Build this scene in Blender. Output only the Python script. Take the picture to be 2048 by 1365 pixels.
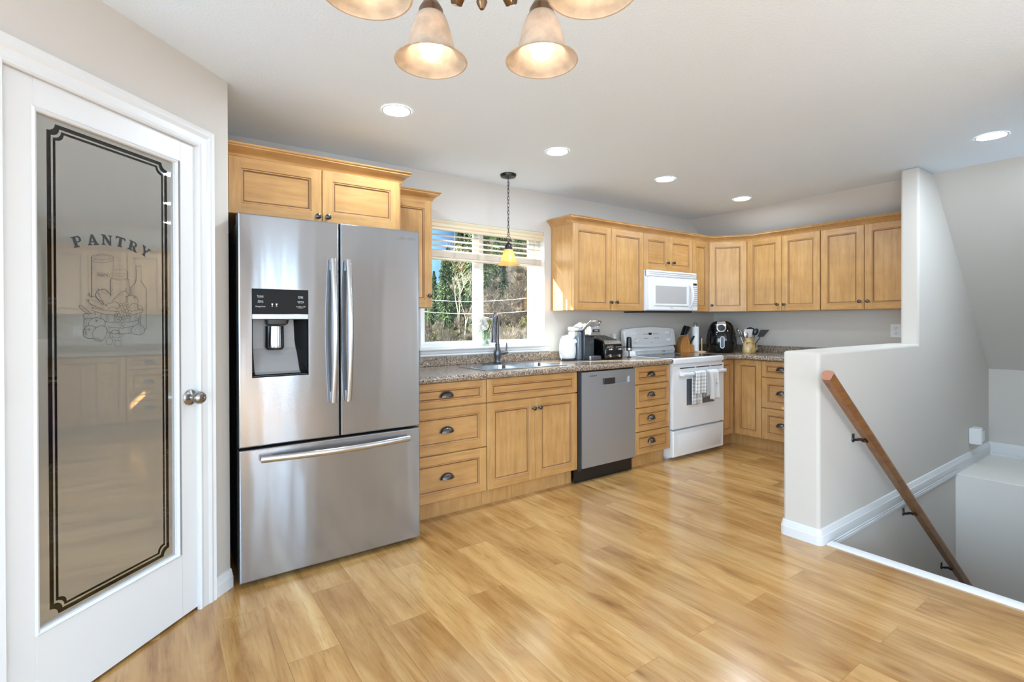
import bpy, math, random
from mathutils import Vector, Matrix
sc = bpy.context.scene
for _o in list(bpy.data.objects): bpy.data.objects.remove(_o, do_unlink=True)
COL = sc.collection
PI = math.pi
def rad(a): return a * PI / 180.0

# ---------------------------------------------------------------- camera
# x runs along the window wall (to the right), y towards the window wall, z up
F_PX, CY, PITCH, ROLL, YAW, EYE = 1002.0, 647.2, rad(0.238), rad(0.183), rad(35.18), 1.2537
_F = Vector((math.sin(YAW)*math.cos(PITCH), math.cos(YAW)*math.cos(PITCH), -math.sin(PITCH)))
_U = Vector((math.sin(YAW)*math.sin(PITCH), math.cos(YAW)*math.sin(PITCH), math.cos(PITCH)))
_R = Vector((math.cos(YAW), -math.sin(YAW), 0))
_R2 = _R*math.cos(ROLL) - _U*math.sin(ROLL)
_U2 = _U*math.cos(ROLL) + _R*math.sin(ROLL)
cam_data = bpy.data.cameras.new('camera')
cam_data.sensor_width = 36.0; cam_data.sensor_fit = 'HORIZONTAL'
cam_data.lens = 36.0*F_PX/2048.0
cam_data.shift_y = (CY-682.5)/2048.0
cam_data.clip_start = 0.02; cam_data.clip_end = 3000
cam = bpy.data.objects.new('camera', cam_data); COL.objects.link(cam)
_m = Matrix.Identity(4)
for _i in range(3):
    _m[_i][0] = _R2[_i]; _m[_i][1] = _U2[_i]; _m[_i][2] = -_F[_i]
_m[2][3] = EYE
cam.matrix_world = _m
sc.camera = cam
sc.view_settings.view_transform = 'Standard'
try: sc.view_settings.look = 'None'
except Exception: pass
sc.view_settings.gamma = 1.0
sc.view_settings.use_curve_mapping = False
sc.view_settings.exposure = 0.25
# ---------------------------------------------------------------- sky, sun, daylight through the windows
world = bpy.data.worlds.new('World'); sc.world = world; world.use_nodes = True
_wn = world.node_tree.nodes; _wl = world.node_tree.links
_sky = _wn.new('ShaderNodeTexSky'); _sky.sky_type = 'NISHITA'; _sky.sun_disc = False
_sky.sun_elevation = rad(28); _sky.sun_rotation = rad(-60); _sky.air_density = 1.0; _sky.dust_density = 1.0
_bg = _wn['Background']; _bg.inputs[1].default_value = 0.36
_wl.new(_sky.outputs[0], _bg.inputs[0])
SUN_DIR = Vector((2.2, -1.0, -1.06)).normalized()
_sd = bpy.data.lights.new('sun', 'SUN'); _sd.energy = 34.0; _sd.angle = rad(0.6); _sd.color = (1.0, 0.95, 0.86)
_so = bpy.data.objects.new('sun', _sd); COL.objects.link(_so)
_so.rotation_euler = SUN_DIR.to_track_quat('-Z', 'Y').to_euler(); _so.location = (-6, 12, 12)
def area(name, loc, direction, sx, sy, power, color=(1, 1, 1), spread=180):
    d = bpy.data.lights.new(name, 'AREA'); d.shape = 'RECTANGLE'; d.size = sx; d.size_y = sy; d.energy = power; d.color = color
    d.spread = rad(spread)
    o = bpy.data.objects.new(name, d); COL.objects.link(o); o.location = loc
    o.rotation_euler = Vector(direction).to_track_quat('-Z', 'Y').to_euler()
    return o
ZC = 2.388      # ceiling height
DW = 3.4594     # window wall plane
XE = 5.352      # end wall plane
# big glazed openings of the dining / living side, behind the photographer
DAY = (0.56, 0.785, 1.0)
area('daylight_patio', (-0.65, -3.76, 1.15), (0, 1, 0), 3.0, 1.9, 82, DAY)
area('daylight_narrow', (1.65, -3.76, 1.2), (0, 1, 0), 0.66, 1.7, 60, DAY)
area('daylight_side', (-2.46, -0.85, 1.28), (1, 0.0, 0), 3.4, 1.5, 165, DAY)
area('daylight_living', (3.36, -1.15, 1.3), (-1, 0.15, 0), 1.3, 1.3, 22, DAY)

# ---------------------------------------------------------------- materials
def S(r, g, b):
    def f(c):
        c /= 255.0
        return c/12.92 if c <= 0.04045 else ((c+0.055)/1.055)**2.4
    return (f(r), f(g), f(b), 1)
def mat(name, col, rough=0.5, metal=0.0, **k):
    m = bpy.data.materials.new(name); m.use_nodes = True
    b = m.node_tree.nodes['Principled BSDF']
    b.inputs['Base Color'].default_value = col
    b.inputs['Roughness'].default_value = rough; b.inputs['Metallic'].default_value = metal
    for n, v in k.items(): b.inputs[n.replace('_', ' ')].default_value = v
    return m
def nodes(m): return m.node_tree.nodes, m.node_tree.links, m.node_tree.nodes['Principled BSDF']
def ramp(N, stops):
    r = N.new('ShaderNodeValToRGB'); e = r.color_ramp.elements
    while len(e) < len(stops): e.new(0.5)
    for i, (p, c) in enumerate(stops): e[i].position = p; e[i].color = c
    return r
def coords(N, L, scale=(1, 1, 1), rnd=True, kind='Object'):
    tc = N.new('ShaderNodeTexCoord'); mp = N.new('ShaderNodeMapping'); mp.inputs['Scale'].default_value = scale
    if rnd:
        oi = N.new('ShaderNodeObjectInfo'); mul = N.new('ShaderNodeVectorMath'); mul.operation = 'SCALE'; mul.inputs['Scale'].default_value = 37.0
        cmb = N.new('ShaderNodeCombineXYZ')
        for i in range(3): L.new(oi.outputs['Random'], cmb.inputs[i])
        L.new(cmb.outputs[0], mul.inputs[0])
        ad = N.new('ShaderNodeVectorMath'); ad.operation = 'ADD'
        L.new(tc.outputs[kind], ad.inputs[0]); L.new(mul.outputs[0], ad.inputs[1]); L.new(ad.outputs[0], mp.inputs[0])
    else: L.new(tc.outputs[kind], mp.inputs[0])
    return mp
def bump(N, L, b, h, strength=0.2, dist=0.01):
    n = N.new('ShaderNodeBump'); n.inputs['Strength'].default_value = strength; n.inputs['Distance'].default_value = dist
    L.new(h, n.inputs['Height']); L.new(n.outputs[0], b.inputs['Normal'])
def wood(name, c0, c1, c2, scale, rough=0.33):
    m = mat(name, c1, rough); N, L, b = nodes(m)
    mp = coords(N, L, scale)
    n1 = N.new('ShaderNodeTexNoise'); n1.inputs['Scale'].default_value = 3.0; n1.inputs['Detail'].default_value = 5; n1.inputs['Roughness'].default_value = 0.6
    L.new(mp.outputs[0], n1.inputs[0])
    r = ramp(N, [(0.28, c0), (0.5, c1), (0.72, c2)]); L.new(n1.outputs[0], r.inputs[0])
    tc = N.new('ShaderNodeTexCoord'); n2 = N.new('ShaderNodeTexNoise'); n2.inputs['Scale'].default_value = 7.0; n2.inputs['Detail'].default_value = 3
    L.new(tc.outputs['Object'], n2.inputs[0])
    mx = N.new('ShaderNodeMixRGB'); mx.blend_type = 'MULTIPLY'; mx.inputs[0].default_value = 0.6
    r2 = ramp(N, [(0.35, (0.80, 0.78, 0.74, 1)), (0.6, (1, 1, 1, 1))]); L.new(n2.outputs[0], r2.inputs[0])
    L.new(r.outputs[0], mx.inputs[1]); L.new(r2.outputs[0], mx.inputs[2]); L.new(mx.outputs[0], b.inputs['Base Color'])
    b.inputs['Coat Weight'].default_value = 0.25; b.inputs['Coat Roughness'].default_value = 0.2
    bump(N, L, b, n1.outputs[0], 0.06, 0.002)
    return m
def wallmat(name, col, sc_=260, st=0.10, dist=0.0015):
    m = mat(name, col, 0.75); N, L, b = nodes(m)
    mp = coords(N, L, (1, 1, 1), False)
    n = N.new('ShaderNodeTexNoise'); n.inputs['Scale'].default_value = sc_; n.inputs['Detail'].default_value = 3
    L.new(mp.outputs[0], n.inputs[0]); bump(N, L, b, n.outputs[0], st, dist)
    return m
MAT = {}
MAT['wall'] = wallmat('wall_paint', S(208, 202, 195), 300, 0.08)
MAT['ceiling'] = wallmat('ceiling_texture', S(232, 243, 255), 90, 0.35, 0.004)
MAT['white'] = mat('white_semigloss', S(226, 227, 229), 0.35)
MAT['wood'] = wood('maple_vertical', S(178, 130, 77), S(193, 146, 89), S(203, 158, 104), (14, 14, 1.3))
MAT['woodh'] = wood('maple_horizontal', S(174, 125, 71), S(188, 140, 84), S(198, 152, 98), (1.3, 14, 14))
MAT['glaze'] = mat('maple_dark_glaze', S(104, 66, 36), 0.45)
MAT['glaze2'] = mat('maple_light_glaze', S(152, 106, 62), 0.45)
MAT['bronze'] = mat('oil_rubbed_bronze', S(74, 68, 66), 0.32, 0.9)
MAT['pull'] = mat('pewter_pull', S(92, 86, 84), 0.3, 0.95)
MAT['nickel'] = mat('satin_nickel', S(168, 164, 160), 0.24, 1.0)
MAT['chrome'] = mat('chrome', S(210, 210, 212), 0.10, 1.0)
MAT['black'] = mat('black_plastic', S(22, 22, 24), 0.28)
MAT['blackgloss'] = mat('black_gloss', S(9, 9, 10), 0.07)
MAT['darkgrey'] = mat('dark_grey_steel', S(62, 62, 64), 0.4, 0.5)
MAT['appliance'] = mat('appliance_white', S(230, 231, 234), 0.22, 0.0, Coat_Weight=0.5)
MAT['plasticw'] = mat('white_plastic', S(232, 232, 232), 0.35)
MAT['printdark'] = mat('dark_print', S(40, 40, 42), 0.5)
MAT['printgrey'] = mat('grey_print', S(120, 120, 122), 0.5)
MAT['printwhite'] = mat('white_print', S(225, 228, 232), 0.5)
MAT['alu'] = mat('brushed_silver', S(178, 178, 180), 0.32, 0.8)
MAT['panelblack'] = mat('dispenser_panel_black', S(14, 14, 15), 0.5, 0.0, Specular_IOR_Level=0.25)
MAT['recess'] = mat('dispenser_silver_plastic', S(150, 150, 152), 0.5, 0.3)
MAT['walnut'] = wood('oak_block', S(150, 96, 40), S(178, 118, 56), S(198, 140, 72), (10, 10, 1.2), 0.4)
MAT['beech'] = wood('beech_light', S(205, 160, 105), S(220, 178, 124), S(230, 192, 140), (10, 10, 1.5), 0.45)
MAT['rail'] = wood('handrail_wood', S(112, 66, 20), S(142, 88, 28), S(158, 102, 38), (1.2, 10, 10), 0.3)
MAT['endgrain'] = mat('rail_end_grain', S(176, 120, 96), 0.6)
MAT['paper'] = mat('paper_towel', S(228, 228, 229), 0.9)
MAT['cream'] = mat('blind_cream', S(222, 206, 176), 0.4)
MAT['slat'] = mat('blind_slat', S(226, 214, 196), 0.4)
MAT['vinyl'] = mat('window_vinyl', S(236, 238, 236), 0.35)
MAT['cord'] = mat('blind_cord', S(225, 220, 210), 0.7)
MAT['steelsink'] = mat('sink_steel', S(190, 192, 195), 0.22, 1.0)
MAT['carpet'] = mat('stair_carpet', S(170, 160, 148), 0.95)
MAT['wallbright'] = wallmat('wall_paint_brightened', S(240, 236, 230), 300, 0.08)  # wall colour lightened to stand in for light missing in the stairwell
MAT['leaf'] = mat('flower_leaf', S(78, 130, 52), 0.5)
MAT['petal'] = mat('white_petal', S(244, 243, 238), 0.6)
MAT['bud'] = mat('cream_green_bloom', S(196, 200, 140), 0.6)
MAT['bluebin'] = mat('blue_fabric', S(60, 64, 120), 0.8)
MAT['card'] = mat('brown_cardboard', S(120, 84, 50), 0.8)
MAT['red'] = mat('red_packet', S(170, 50, 45), 0.5)
MAT['cast'] = mat('bronze_gold', S(120, 92, 68), 0.35, 0.85)
# stainless steel with horizontal brushing and slightly wavy sheet
def steel(name, col, rough, wav=0.06, aniso=0.75):
    m = mat(name, col, rough, 0.82); N, L, b = nodes(m)
    b.inputs['Anisotropic'].default_value = aniso; b.inputs['Anisotropic Rotation'].default_value = 0.25
    tg = N.new('ShaderNodeTangent'); tg.direction_type = 'RADIAL'; tg.axis = 'Z'; L.new(tg.outputs[0], b.inputs['Tangent'])
    mp = coords(N, L, (9.0, 1.0, 1.3))
    n = N.new('ShaderNodeTexNoise'); n.inputs['Scale'].default_value = 1.0; n.inputs['Detail'].default_value = 1.0; L.new(mp.outputs[0], n.inputs[0])
    mp2 = coords(N, L, (2.0, 2.0, 500.0))
    n2 = N.new('ShaderNodeTexNoise'); n2.inputs['Scale'].default_value = 1.0; n2.inputs['Detail'].default_value = 2.0; L.new(mp2.outputs[0], n2.inputs[0])
    b1 = N.new('ShaderNodeBump'); b1.inputs['Strength'].default_value = 0.05; b1.inputs['Distance'].default_value = 0.0005; L.new(n2.outputs[0], b1.inputs['Height'])
    b2 = N.new('ShaderNodeBump'); b2.inputs['Strength'].default_value = 1.0; b2.inputs['Distance'].default_value = wav*0.03; L.new(n.outputs[0], b2.inputs['Height'])
    L.new(b1.outputs[0], b2.inputs['Normal']); L.new(b2.outputs[0], b.inputs['Normal'])
    return m
MAT['steel'] = steel('stainless_steel', S(154, 156, 160), 0.15, aniso=0.95)
MAT['steeldw'] = steel('stainless_dishwasher', S(184, 190, 198), 0.36, 0.01)
MAT['steelh'] = mat('steel_handle', S(200, 200, 202), 0.24, 1.0)
# granite look laminate
def granite():
    m = mat('granite_laminate', S(150, 130, 115), 0.2); N, L, b = nodes(m)
    mp = coords(N, L, (1, 1, 1), False)
    v = N.new('ShaderNodeTexVoronoi'); v.inputs['Scale'].default_value = 210; v.feature = 'F1'; L.new(mp.outputs[0], v.inputs['Vector'])
    sp = N.new('ShaderNodeSeparateColor'); L.new(v.outputs['Color'], sp.inputs[0])
    r = ramp(N, [(0.0, S(52, 46, 42)), (0.14, S(96, 84, 74)), (0.34, S(158, 134, 114)), (0.55, S(132, 122, 112)), (0.78, S(186, 166, 146)), (1.0, S(204, 196, 186))])
    r.color_ramp.interpolation = 'LINEAR'
    L.new(sp.outputs[0], r.inputs[0])
    n = N.new('ShaderNodeTexNoise'); n.inputs['Scale'].default_value = 60; n.inputs['Detail'].default_value = 4; L.new(mp.outputs[0], n.inputs[0])
    r2 = ramp(N, [(0.35, (0.62, 0.6, 0.58, 1)), (0.62, (1.05, 1.0, 0.96, 1))]); L.new(n.outputs[0], r2.inputs[0])
    mx = N.new('ShaderNodeMixRGB'); mx.blend_type = 'MULTIPLY'; mx.inputs[0].default_value = 0.8
    L.new(r.outputs[0], mx.inputs[1]); L.new(r2.outputs[0], mx.inputs[2]); L.new(mx.outputs[0], b.inputs['Base Color'])
    b.inputs['Specular IOR Level'].default_value = 0.7; b.inputs['Coat Weight'].default_value = 0.15; b.inputs['Coat Roughness'].default_value = 0.07
    return m
MAT['granite'] = granite()
# laminate oak planks, running along y
def planks():
    m = mat('oak_plank_floor', S(200, 160, 105), 0.24); N, L, b = nodes(m)
    tc = N.new('ShaderNodeTexCoord'); sp = N.new('ShaderNodeSeparateXYZ'); L.new(tc.outputs['Object'], sp.inputs[0])
    cb = N.new('ShaderNodeCombineXYZ'); L.new(sp.outputs[1], cb.inputs[0]); L.new(sp.outputs[0], cb.inputs[1])
    br = N.new('ShaderNodeTexBrick'); L.new(cb.outputs[0], br.inputs['Vector'])
    br.offset = 0.37; br.offset_frequency = 2
    br.inputs['Color1'].default_value = (0, 0, 0, 1); br.inputs['Color2'].default_value = (1, 1, 1, 1); br.inputs['Mortar'].default_value = (0.5, 0.5, 0.5, 1)
    br.inputs['Scale'].default_value = 1.0; br.inputs['Mortar Size'].default_value = 0.0012; br.inputs['Mortar Smooth'].default_value = 0.3
    br.inputs['Brick Width'].default_value = 1.21; br.inputs['Row Height'].default_value = 0.19; br.inputs['Bias'].default_value = 0.0
    s2 = N.new('ShaderNodeSeparateColor'); L.new(br.outputs['Color'], s2.inputs[0])
    # grain coordinates: shift by the plank's own value
    def grain(sx, sy, sh):
        c = N.new('ShaderNodeCombineXYZ')
        m1 = N.new('ShaderNodeMath'); m1.operation = 'MULTIPLY'; m1.inputs[1].default_value = sx; L.new(sp.outputs[0], m1.inputs[0])
        m2 = N.new('ShaderNodeMath'); m2.operation = 'MULTIPLY'; m2.inputs[1].default_value = sy; L.new(sp.outputs[1], m2.inputs[0])
        m3 = N.new('ShaderNodeMath'); m3.operation = 'MULTIPLY'; m3.inputs[1].default_value = sh; L.new(s2.outputs[0], m3.inputs[0])
        L.new(m1.outputs[0], c.inputs[0]); L.new(m2.outputs[0], c.inputs[1]); L.new(m3.outputs[0], c.inputs[2])
        return c
    g1 = N.new('ShaderNodeTexNoise'); g1.inputs['Scale'].default_value = 1; g1.inputs['Detail'].default_value = 5; g1.inputs['Roughness'].default_value = 0.55; g1.inputs['Distortion'].default_value = 1.6
    L.new(grain(7.5, 0.9, 40).outputs[0], g1.inputs['Vector'])
    r1 = ramp(N, [(0.24, S(160, 114, 60)), (0.42, S(186, 141, 84)), (0.58, S(202, 160, 102)), (0.78, S(214, 178, 124))])
    L.new(g1.outputs[0], r1.inputs[0])
    g2 = N.new('ShaderNodeTexNoise'); g2.inputs['Scale'].default_value = 1; g2.inputs['Detail'].default_value = 4; g2.inputs['Roughness'].default_value = 0.75
    L.new(grain(130, 5, 13).outputs[0], g2.inputs['Vector'])
    r2 = ramp(N, [(0.34, (0.60, 0.52, 0.43, 1)), (0.47, (0.97, 0.96, 0.95, 1)), (0.60, (1.03, 1.03, 1.03, 1))]); L.new(g2.outputs[0], r2.inputs[0])
    mx = N.new('ShaderNodeMixRGB'); mx.blend_type = 'MULTIPLY'; mx.inputs[0].default_value = 0.6
    L.new(r1.outputs[0], mx.inputs[1]); L.new(r2.outputs[0], mx.inputs[2])
    g3 = N.new('ShaderNodeTexNoise'); g3.inputs['Scale'].default_value = 1; g3.inputs['Detail'].default_value = 4; g3.inputs['Roughness'].default_value = 0.6; g3.inputs['Distortion'].default_value = 0.8
    L.new(grain(9, 2.4, 21).outputs[0], g3.inputs['Vector'])
    r3 = ramp(N, [(0.28, (0.62, 0.52, 0.42, 1)), (0.40, (0.88, 0.84, 0.78, 1)), (0.5, (1, 1, 1, 1))]); L.new(g3.outputs[0], r3.inputs[0])
    mx3 = N.new('ShaderNodeMixRGB'); mx3.blend_type = 'MULTIPLY'; mx3.inputs[0].default_value = 0.8; L.new(mx.outputs[0], mx3.inputs[1]); L.new(r3.outputs[0], mx3.inputs[2]); mx = mx3
    # knots
    kv = N.new('ShaderNodeTexVoronoi'); kv.inputs['Scale'].default_value = 1.0; kv.feature = 'SMOOTH_F1'; kv.inputs['Smoothness'].default_value = 0.2
    kc = grain(5.2, 1.7, 9); kn = N.new('ShaderNodeTexNoise'); kn.inputs['Scale'].default_value = 3.0; kn.inputs['Detail'].default_value = 3
    L.new(kc.outputs[0], kn.inputs['Vector'])
    kx = N.new('ShaderNodeMixRGB'); kx.inputs[0].default_value = 0.10; L.new(kc.outputs[0], kx.inputs[1]); L.new(kn.outputs['Color'], kx.inputs[2])
    L.new(kx.outputs[0], kv.inputs['Vector'])
    rk = ramp(N, [(0.02, (0.30, 0.22, 0.16, 1)), (0.06, (0.66, 0.58, 0.48, 1)), (0.15, (1, 1, 1, 1))]); L.new(kv.outputs['Distance'], rk.inputs[0])
    mk = N.new('ShaderNodeMixRGB'); mk.blend_type = 'MULTIPLY'; mk.inputs[0].default_value = 0.75; L.new(mx.outputs[0], mk.inputs[1]); L.new(rk.outputs[0], mk.inputs[2])
    # plank to plank tone
    rt = ramp(N, [(0.0, (0.78, 0.72, 0.64, 1)), (0.5, (0.98, 0.96, 0.93, 1)), (1.0, (1.10, 1.12, 1.14, 1))]); L.new(s2.outputs[0], rt.inputs[0])
    mt = N.new('ShaderNodeMixRGB'); mt.blend_type = 'MULTIPLY'; mt.inputs[0].default_value = 0.9; L.new(mk.outputs[0], mt.inputs[1]); L.new(rt.outputs[0], mt.inputs[2])
    # seams
    ms = N.new('ShaderNodeMixRGB'); ms.blend_type = 'MIX'; L.new(br.outputs['Fac'], ms.inputs[0]); L.new(mt.outputs[0], ms.inputs[1]); ms.inputs[2].default_value = S(120, 84, 48)
    sf = N.new('ShaderNodeMath'); sf.operation = 'MULTIPLY'; sf.inputs[1].default_value = 0.55; L.new(br.outputs['Fac'], sf.inputs[0]); L.new(sf.outputs[0], ms.inputs[0])
    L.new(ms.outputs[0], b.inputs['Base Color'])
    bump(N, L, b, g2.outputs[0], 0.08, 0.001)
    b.inputs['Specular IOR Level'].default_value = 0.5; b.inputs['Coat Weight'].default_value = 0.5; b.inputs['Coat Roughness'].default_value = 0.14
    return m
MAT['planks'] = planks()
def clear_glass(name, tint=(0.93, 0.97, 0.95, 1), refl=0.09):
    m = bpy.data.materials.new(name); m.use_nodes = True; N = m.node_tree.nodes; L = m.node_tree.links
    N.remove(N['Principled BSDF']); out = N['Material Output']
    t = N.new('ShaderNodeBsdfTransparent'); t.inputs[0].default_value = tint
    g = N.new('ShaderNodeBsdfGlossy'); g.inputs['Roughness'].default_value = 0.01
    lw = N.new('ShaderNodeFresnel'); lw.inputs['IOR'].default_value = 1.5
    ge_ = N.new('ShaderNodeNewGeometry'); io_ = N.new('ShaderNodeMath'); io_.operation = 'MULTIPLY_ADD'; io_.inputs[1].default_value = -0.8333; io_.inputs[2].default_value = 1.5
    L.new(ge_.outputs['Backfacing'], io_.inputs[0]); L.new(io_.outputs[0], lw.inputs['IOR'])
    ad = N.new('ShaderNodeMath'); ad.operation = 'MULTIPLY'; ad.inputs[1].default_value = refl/0.05; L.new(lw.outputs[0], ad.inputs[0]); ad.use_clamp = True
    mx = N.new('ShaderNodeMixShader'); L.new(ad.outputs[0], mx.inputs[0]); L.new(t.outputs[0], mx.inputs[1]); L.new(g.outputs[0], mx.inputs[2]); L.new(mx.outputs[0], out.inputs[0])
    return m
MAT['glass'] = clear_glass('window_glass', refl=0.05)
MAT['clearglass'] = clear_glass('clear_glass', (0.98, 0.995, 0.995, 1), 0.05)
def frosted():
    m = bpy.data.materials.new('etched_glass'); m.use_nodes = True; N = m.node_tree.nodes; L = m.node_tree.links
    b = N['Principled BSDF']; out = N['Material Output']
    b.inputs['Base Color'].default_value = S(126, 126, 119); b.inputs['Roughness'].default_value = 0.6
    g = N.new('ShaderNodeBsdfGlossy'); g.inputs['Roughness'].default_value = 0.012; g.inputs[0].default_value = (0.95, 0.97, 1.0, 1)
    mx = N.new('ShaderNodeMixShader'); mx.inputs[0].default_value = 0.33
    L.new(b.outputs[0], mx.inputs[1]); L.new(g.outputs[0], mx.inputs[2]); L.new(mx.outputs[0], out.inputs[0])
    return m
MAT['frosted'] = frosted()
def shade_glass(name, col, trans):
    m = bpy.data.materials.new(name); m.use_nodes = True; N = m.node_tree.nodes; L = m.node_tree.links
    b = N['Principled BSDF']; out = N['Material Output']
    mp = coords(N, L, (1, 1, 1))
    n = N.new('ShaderNodeTexNoise'); n.inputs['Scale'].default_value = 34; n.inputs['Detail'].default_value = 5; L.new(mp.outputs[0], n.inputs[0])
    r = ramp(N, [(0.35, tuple(c*0.80 for c in col[:3])+(1,)), (0.6, col)]); L.new(n.outputs[0], r.inputs[0])
    L.new(r.outputs[0], b.inputs['Base Color']); b.inputs['Roughness'].default_value = 0.25
    t = N.new('ShaderNodeBsdfTranslucent'); L.new(r.outputs[0], t.inputs[0])
    mx = N.new('ShaderNodeMixShader'); mx.inputs[0].default_value = trans
    L.new(b.outputs[0], mx.inputs[1]); L.new(t.outputs[0], mx.inputs[2]); L.new(mx.outputs[0], out.inputs[0])
    return m
MAT['alabaster'] = shade_glass('alabaster_glass', S(226, 206, 184), 0.32)
MAT['amber'] = shade_glass('amber_glass', S(238, 200, 142), 0.6)
def emit(name, col, st):
    m = bpy.data.materials.new(name); m.use_nodes = True; N = m.node_tree.nodes; L = m.node_tree.links
    N.remove(N['Principled BSDF']); e = N.new('ShaderNodeEmission'); e.inputs[0].default_value = col; e.inputs[1].default_value = st
    L.new(e.outputs[0], N['Material Output'].inputs[0]); return m
MAT['bulb'] = emit('bulb_glow', (1, 0.90, 0.76, 1), 5.5)
MAT['bulb2'] = emit('pendant_bulb_glow', (1, 0.82, 0.55, 1), 45)
MAT['led'] = emit('recessed_led', (0.70, 0.855, 1.0, 1), 228)
def noisy(name, stops, scale, rough=0.8, detail=4):
    m = mat(name, stops[0][1], rough); N, L, b = nodes(m); mp = coords(N, L)
    n = N.new('ShaderNodeTexNoise'); n.inputs['Scale'].default_value = scale; n.inputs['Detail'].default_value = detail; L.new(mp.outputs[0], n.inputs[0])
    r = ramp(N, stops); L.new(n.outputs[0], r.inputs[0]); L.new(r.outputs[0], b.inputs['Base Color']); return m
MAT['crock'] = noisy('stoneware_glaze', [(0.3, S(150, 112, 62)), (0.5, S(196, 164, 110)), (0.7, S(214, 190, 142))], 18, 0.3)
MAT['conifer'] = noisy('conifer_needles', [(0.32, S(24, 42, 34)), (0.5, S(52, 78, 48)), (0.66, S(116, 134, 76))], 0.8)
MAT['bark'] = noisy('grey_bark', [(0.3, S(112, 98, 88)), (0.6, S(176, 162, 148))], 2.0)
MAT['barkw'] = noisy('pale_bark', [(0.3, S(110, 100, 88)), (0.6, S(176, 166, 150))], 2.0)
MAT['twig'] = noisy('bare_twigs', [(0.3, S(66, 58, 54)), (0.6, S(122, 110, 100))], 0.3)
MAT['twigg'] = noisy('olive_twigs', [(0.3, S(66, 68, 46)), (0.6, S(122, 116, 78))], 0.3)
MAT['shrubleaf'] = noisy('shrub_leaves', [(0.3, S(70, 88, 48)), (0.6, S(138, 146, 88))], 1.0)
MAT['paleshrub'] = noisy('pale_shrub_leaves', [(0.3, S(140, 176, 150)), (0.6, S(190, 214, 190))], 1.0)
MAT['terrain'] = noisy('winter_ground', [(0.35, S(72, 62, 50)), (0.5, S(98, 86, 68)), (0.65, S(84, 84, 58))], 0.25)
MAT['mountain'] = noisy('hazy_forested_mountain', [(0.3, S(70, 108, 150)), (0.6, S(100, 140, 182))], 0.01)  # distance haze is mixed into the blue tones
MAT['road'] = noisy('pale_gravel', [(0.3, S(190, 182, 160)), (0.6, S(222, 216, 196))], 0.5)
def gingham():
    m = mat('gingham_cloth', S(225, 225, 225), 0.9); N, L, b = nodes(m)
    tc = N.new('ShaderNodeTexCoord'); sp = N.new('ShaderNodeSeparateXYZ'); L.new(tc.outputs['Object'], sp.inputs[0])
    def st(i):
        a = N.new('ShaderNodeMath'); a.operation = 'MULTIPLY'; a.inputs[1].default_value = 2*PI/0.032; L.new(sp.outputs[i], a.inputs[0])
        s = N.new('ShaderNodeMath'); s.operation = 'SINE'; L.new(a.outputs[0], s.inputs[0])
        g = N.new('ShaderNodeMath'); g.operation = 'GREATER_THAN'; g.inputs[1].default_value = 0.25; L.new(s.outputs[0], g.inputs[0]); return g
    a, c = st(0), st(2); s = N.new('ShaderNodeMath'); s.operation = 'ADD'; L.new(a.outputs[0], s.inputs[0]); L.new(c.outputs[0], s.inputs[1])
    d = N.new('ShaderNodeMath'); d.operation = 'MULTIPLY'; d.inputs[1].default_value = 0.5; L.new(s.outputs[0], d.inputs[0])
    r = ramp(N, [(0.0, S(232, 232, 232)), (0.5, S(208, 208, 208)), (1.0, S(172, 172, 174))]); L.new(d.outputs[0], r.inputs[0]); L.new(r.outputs[0], b.inputs['Base Color'])
    return m
MAT['gingham'] = gingham()
MAT['linen'] = mat('white_linen', S(228, 228, 228), 0.9)
MAT['greycloth'] = mat('grey_cloth', S(176, 176, 178), 0.9)

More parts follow.
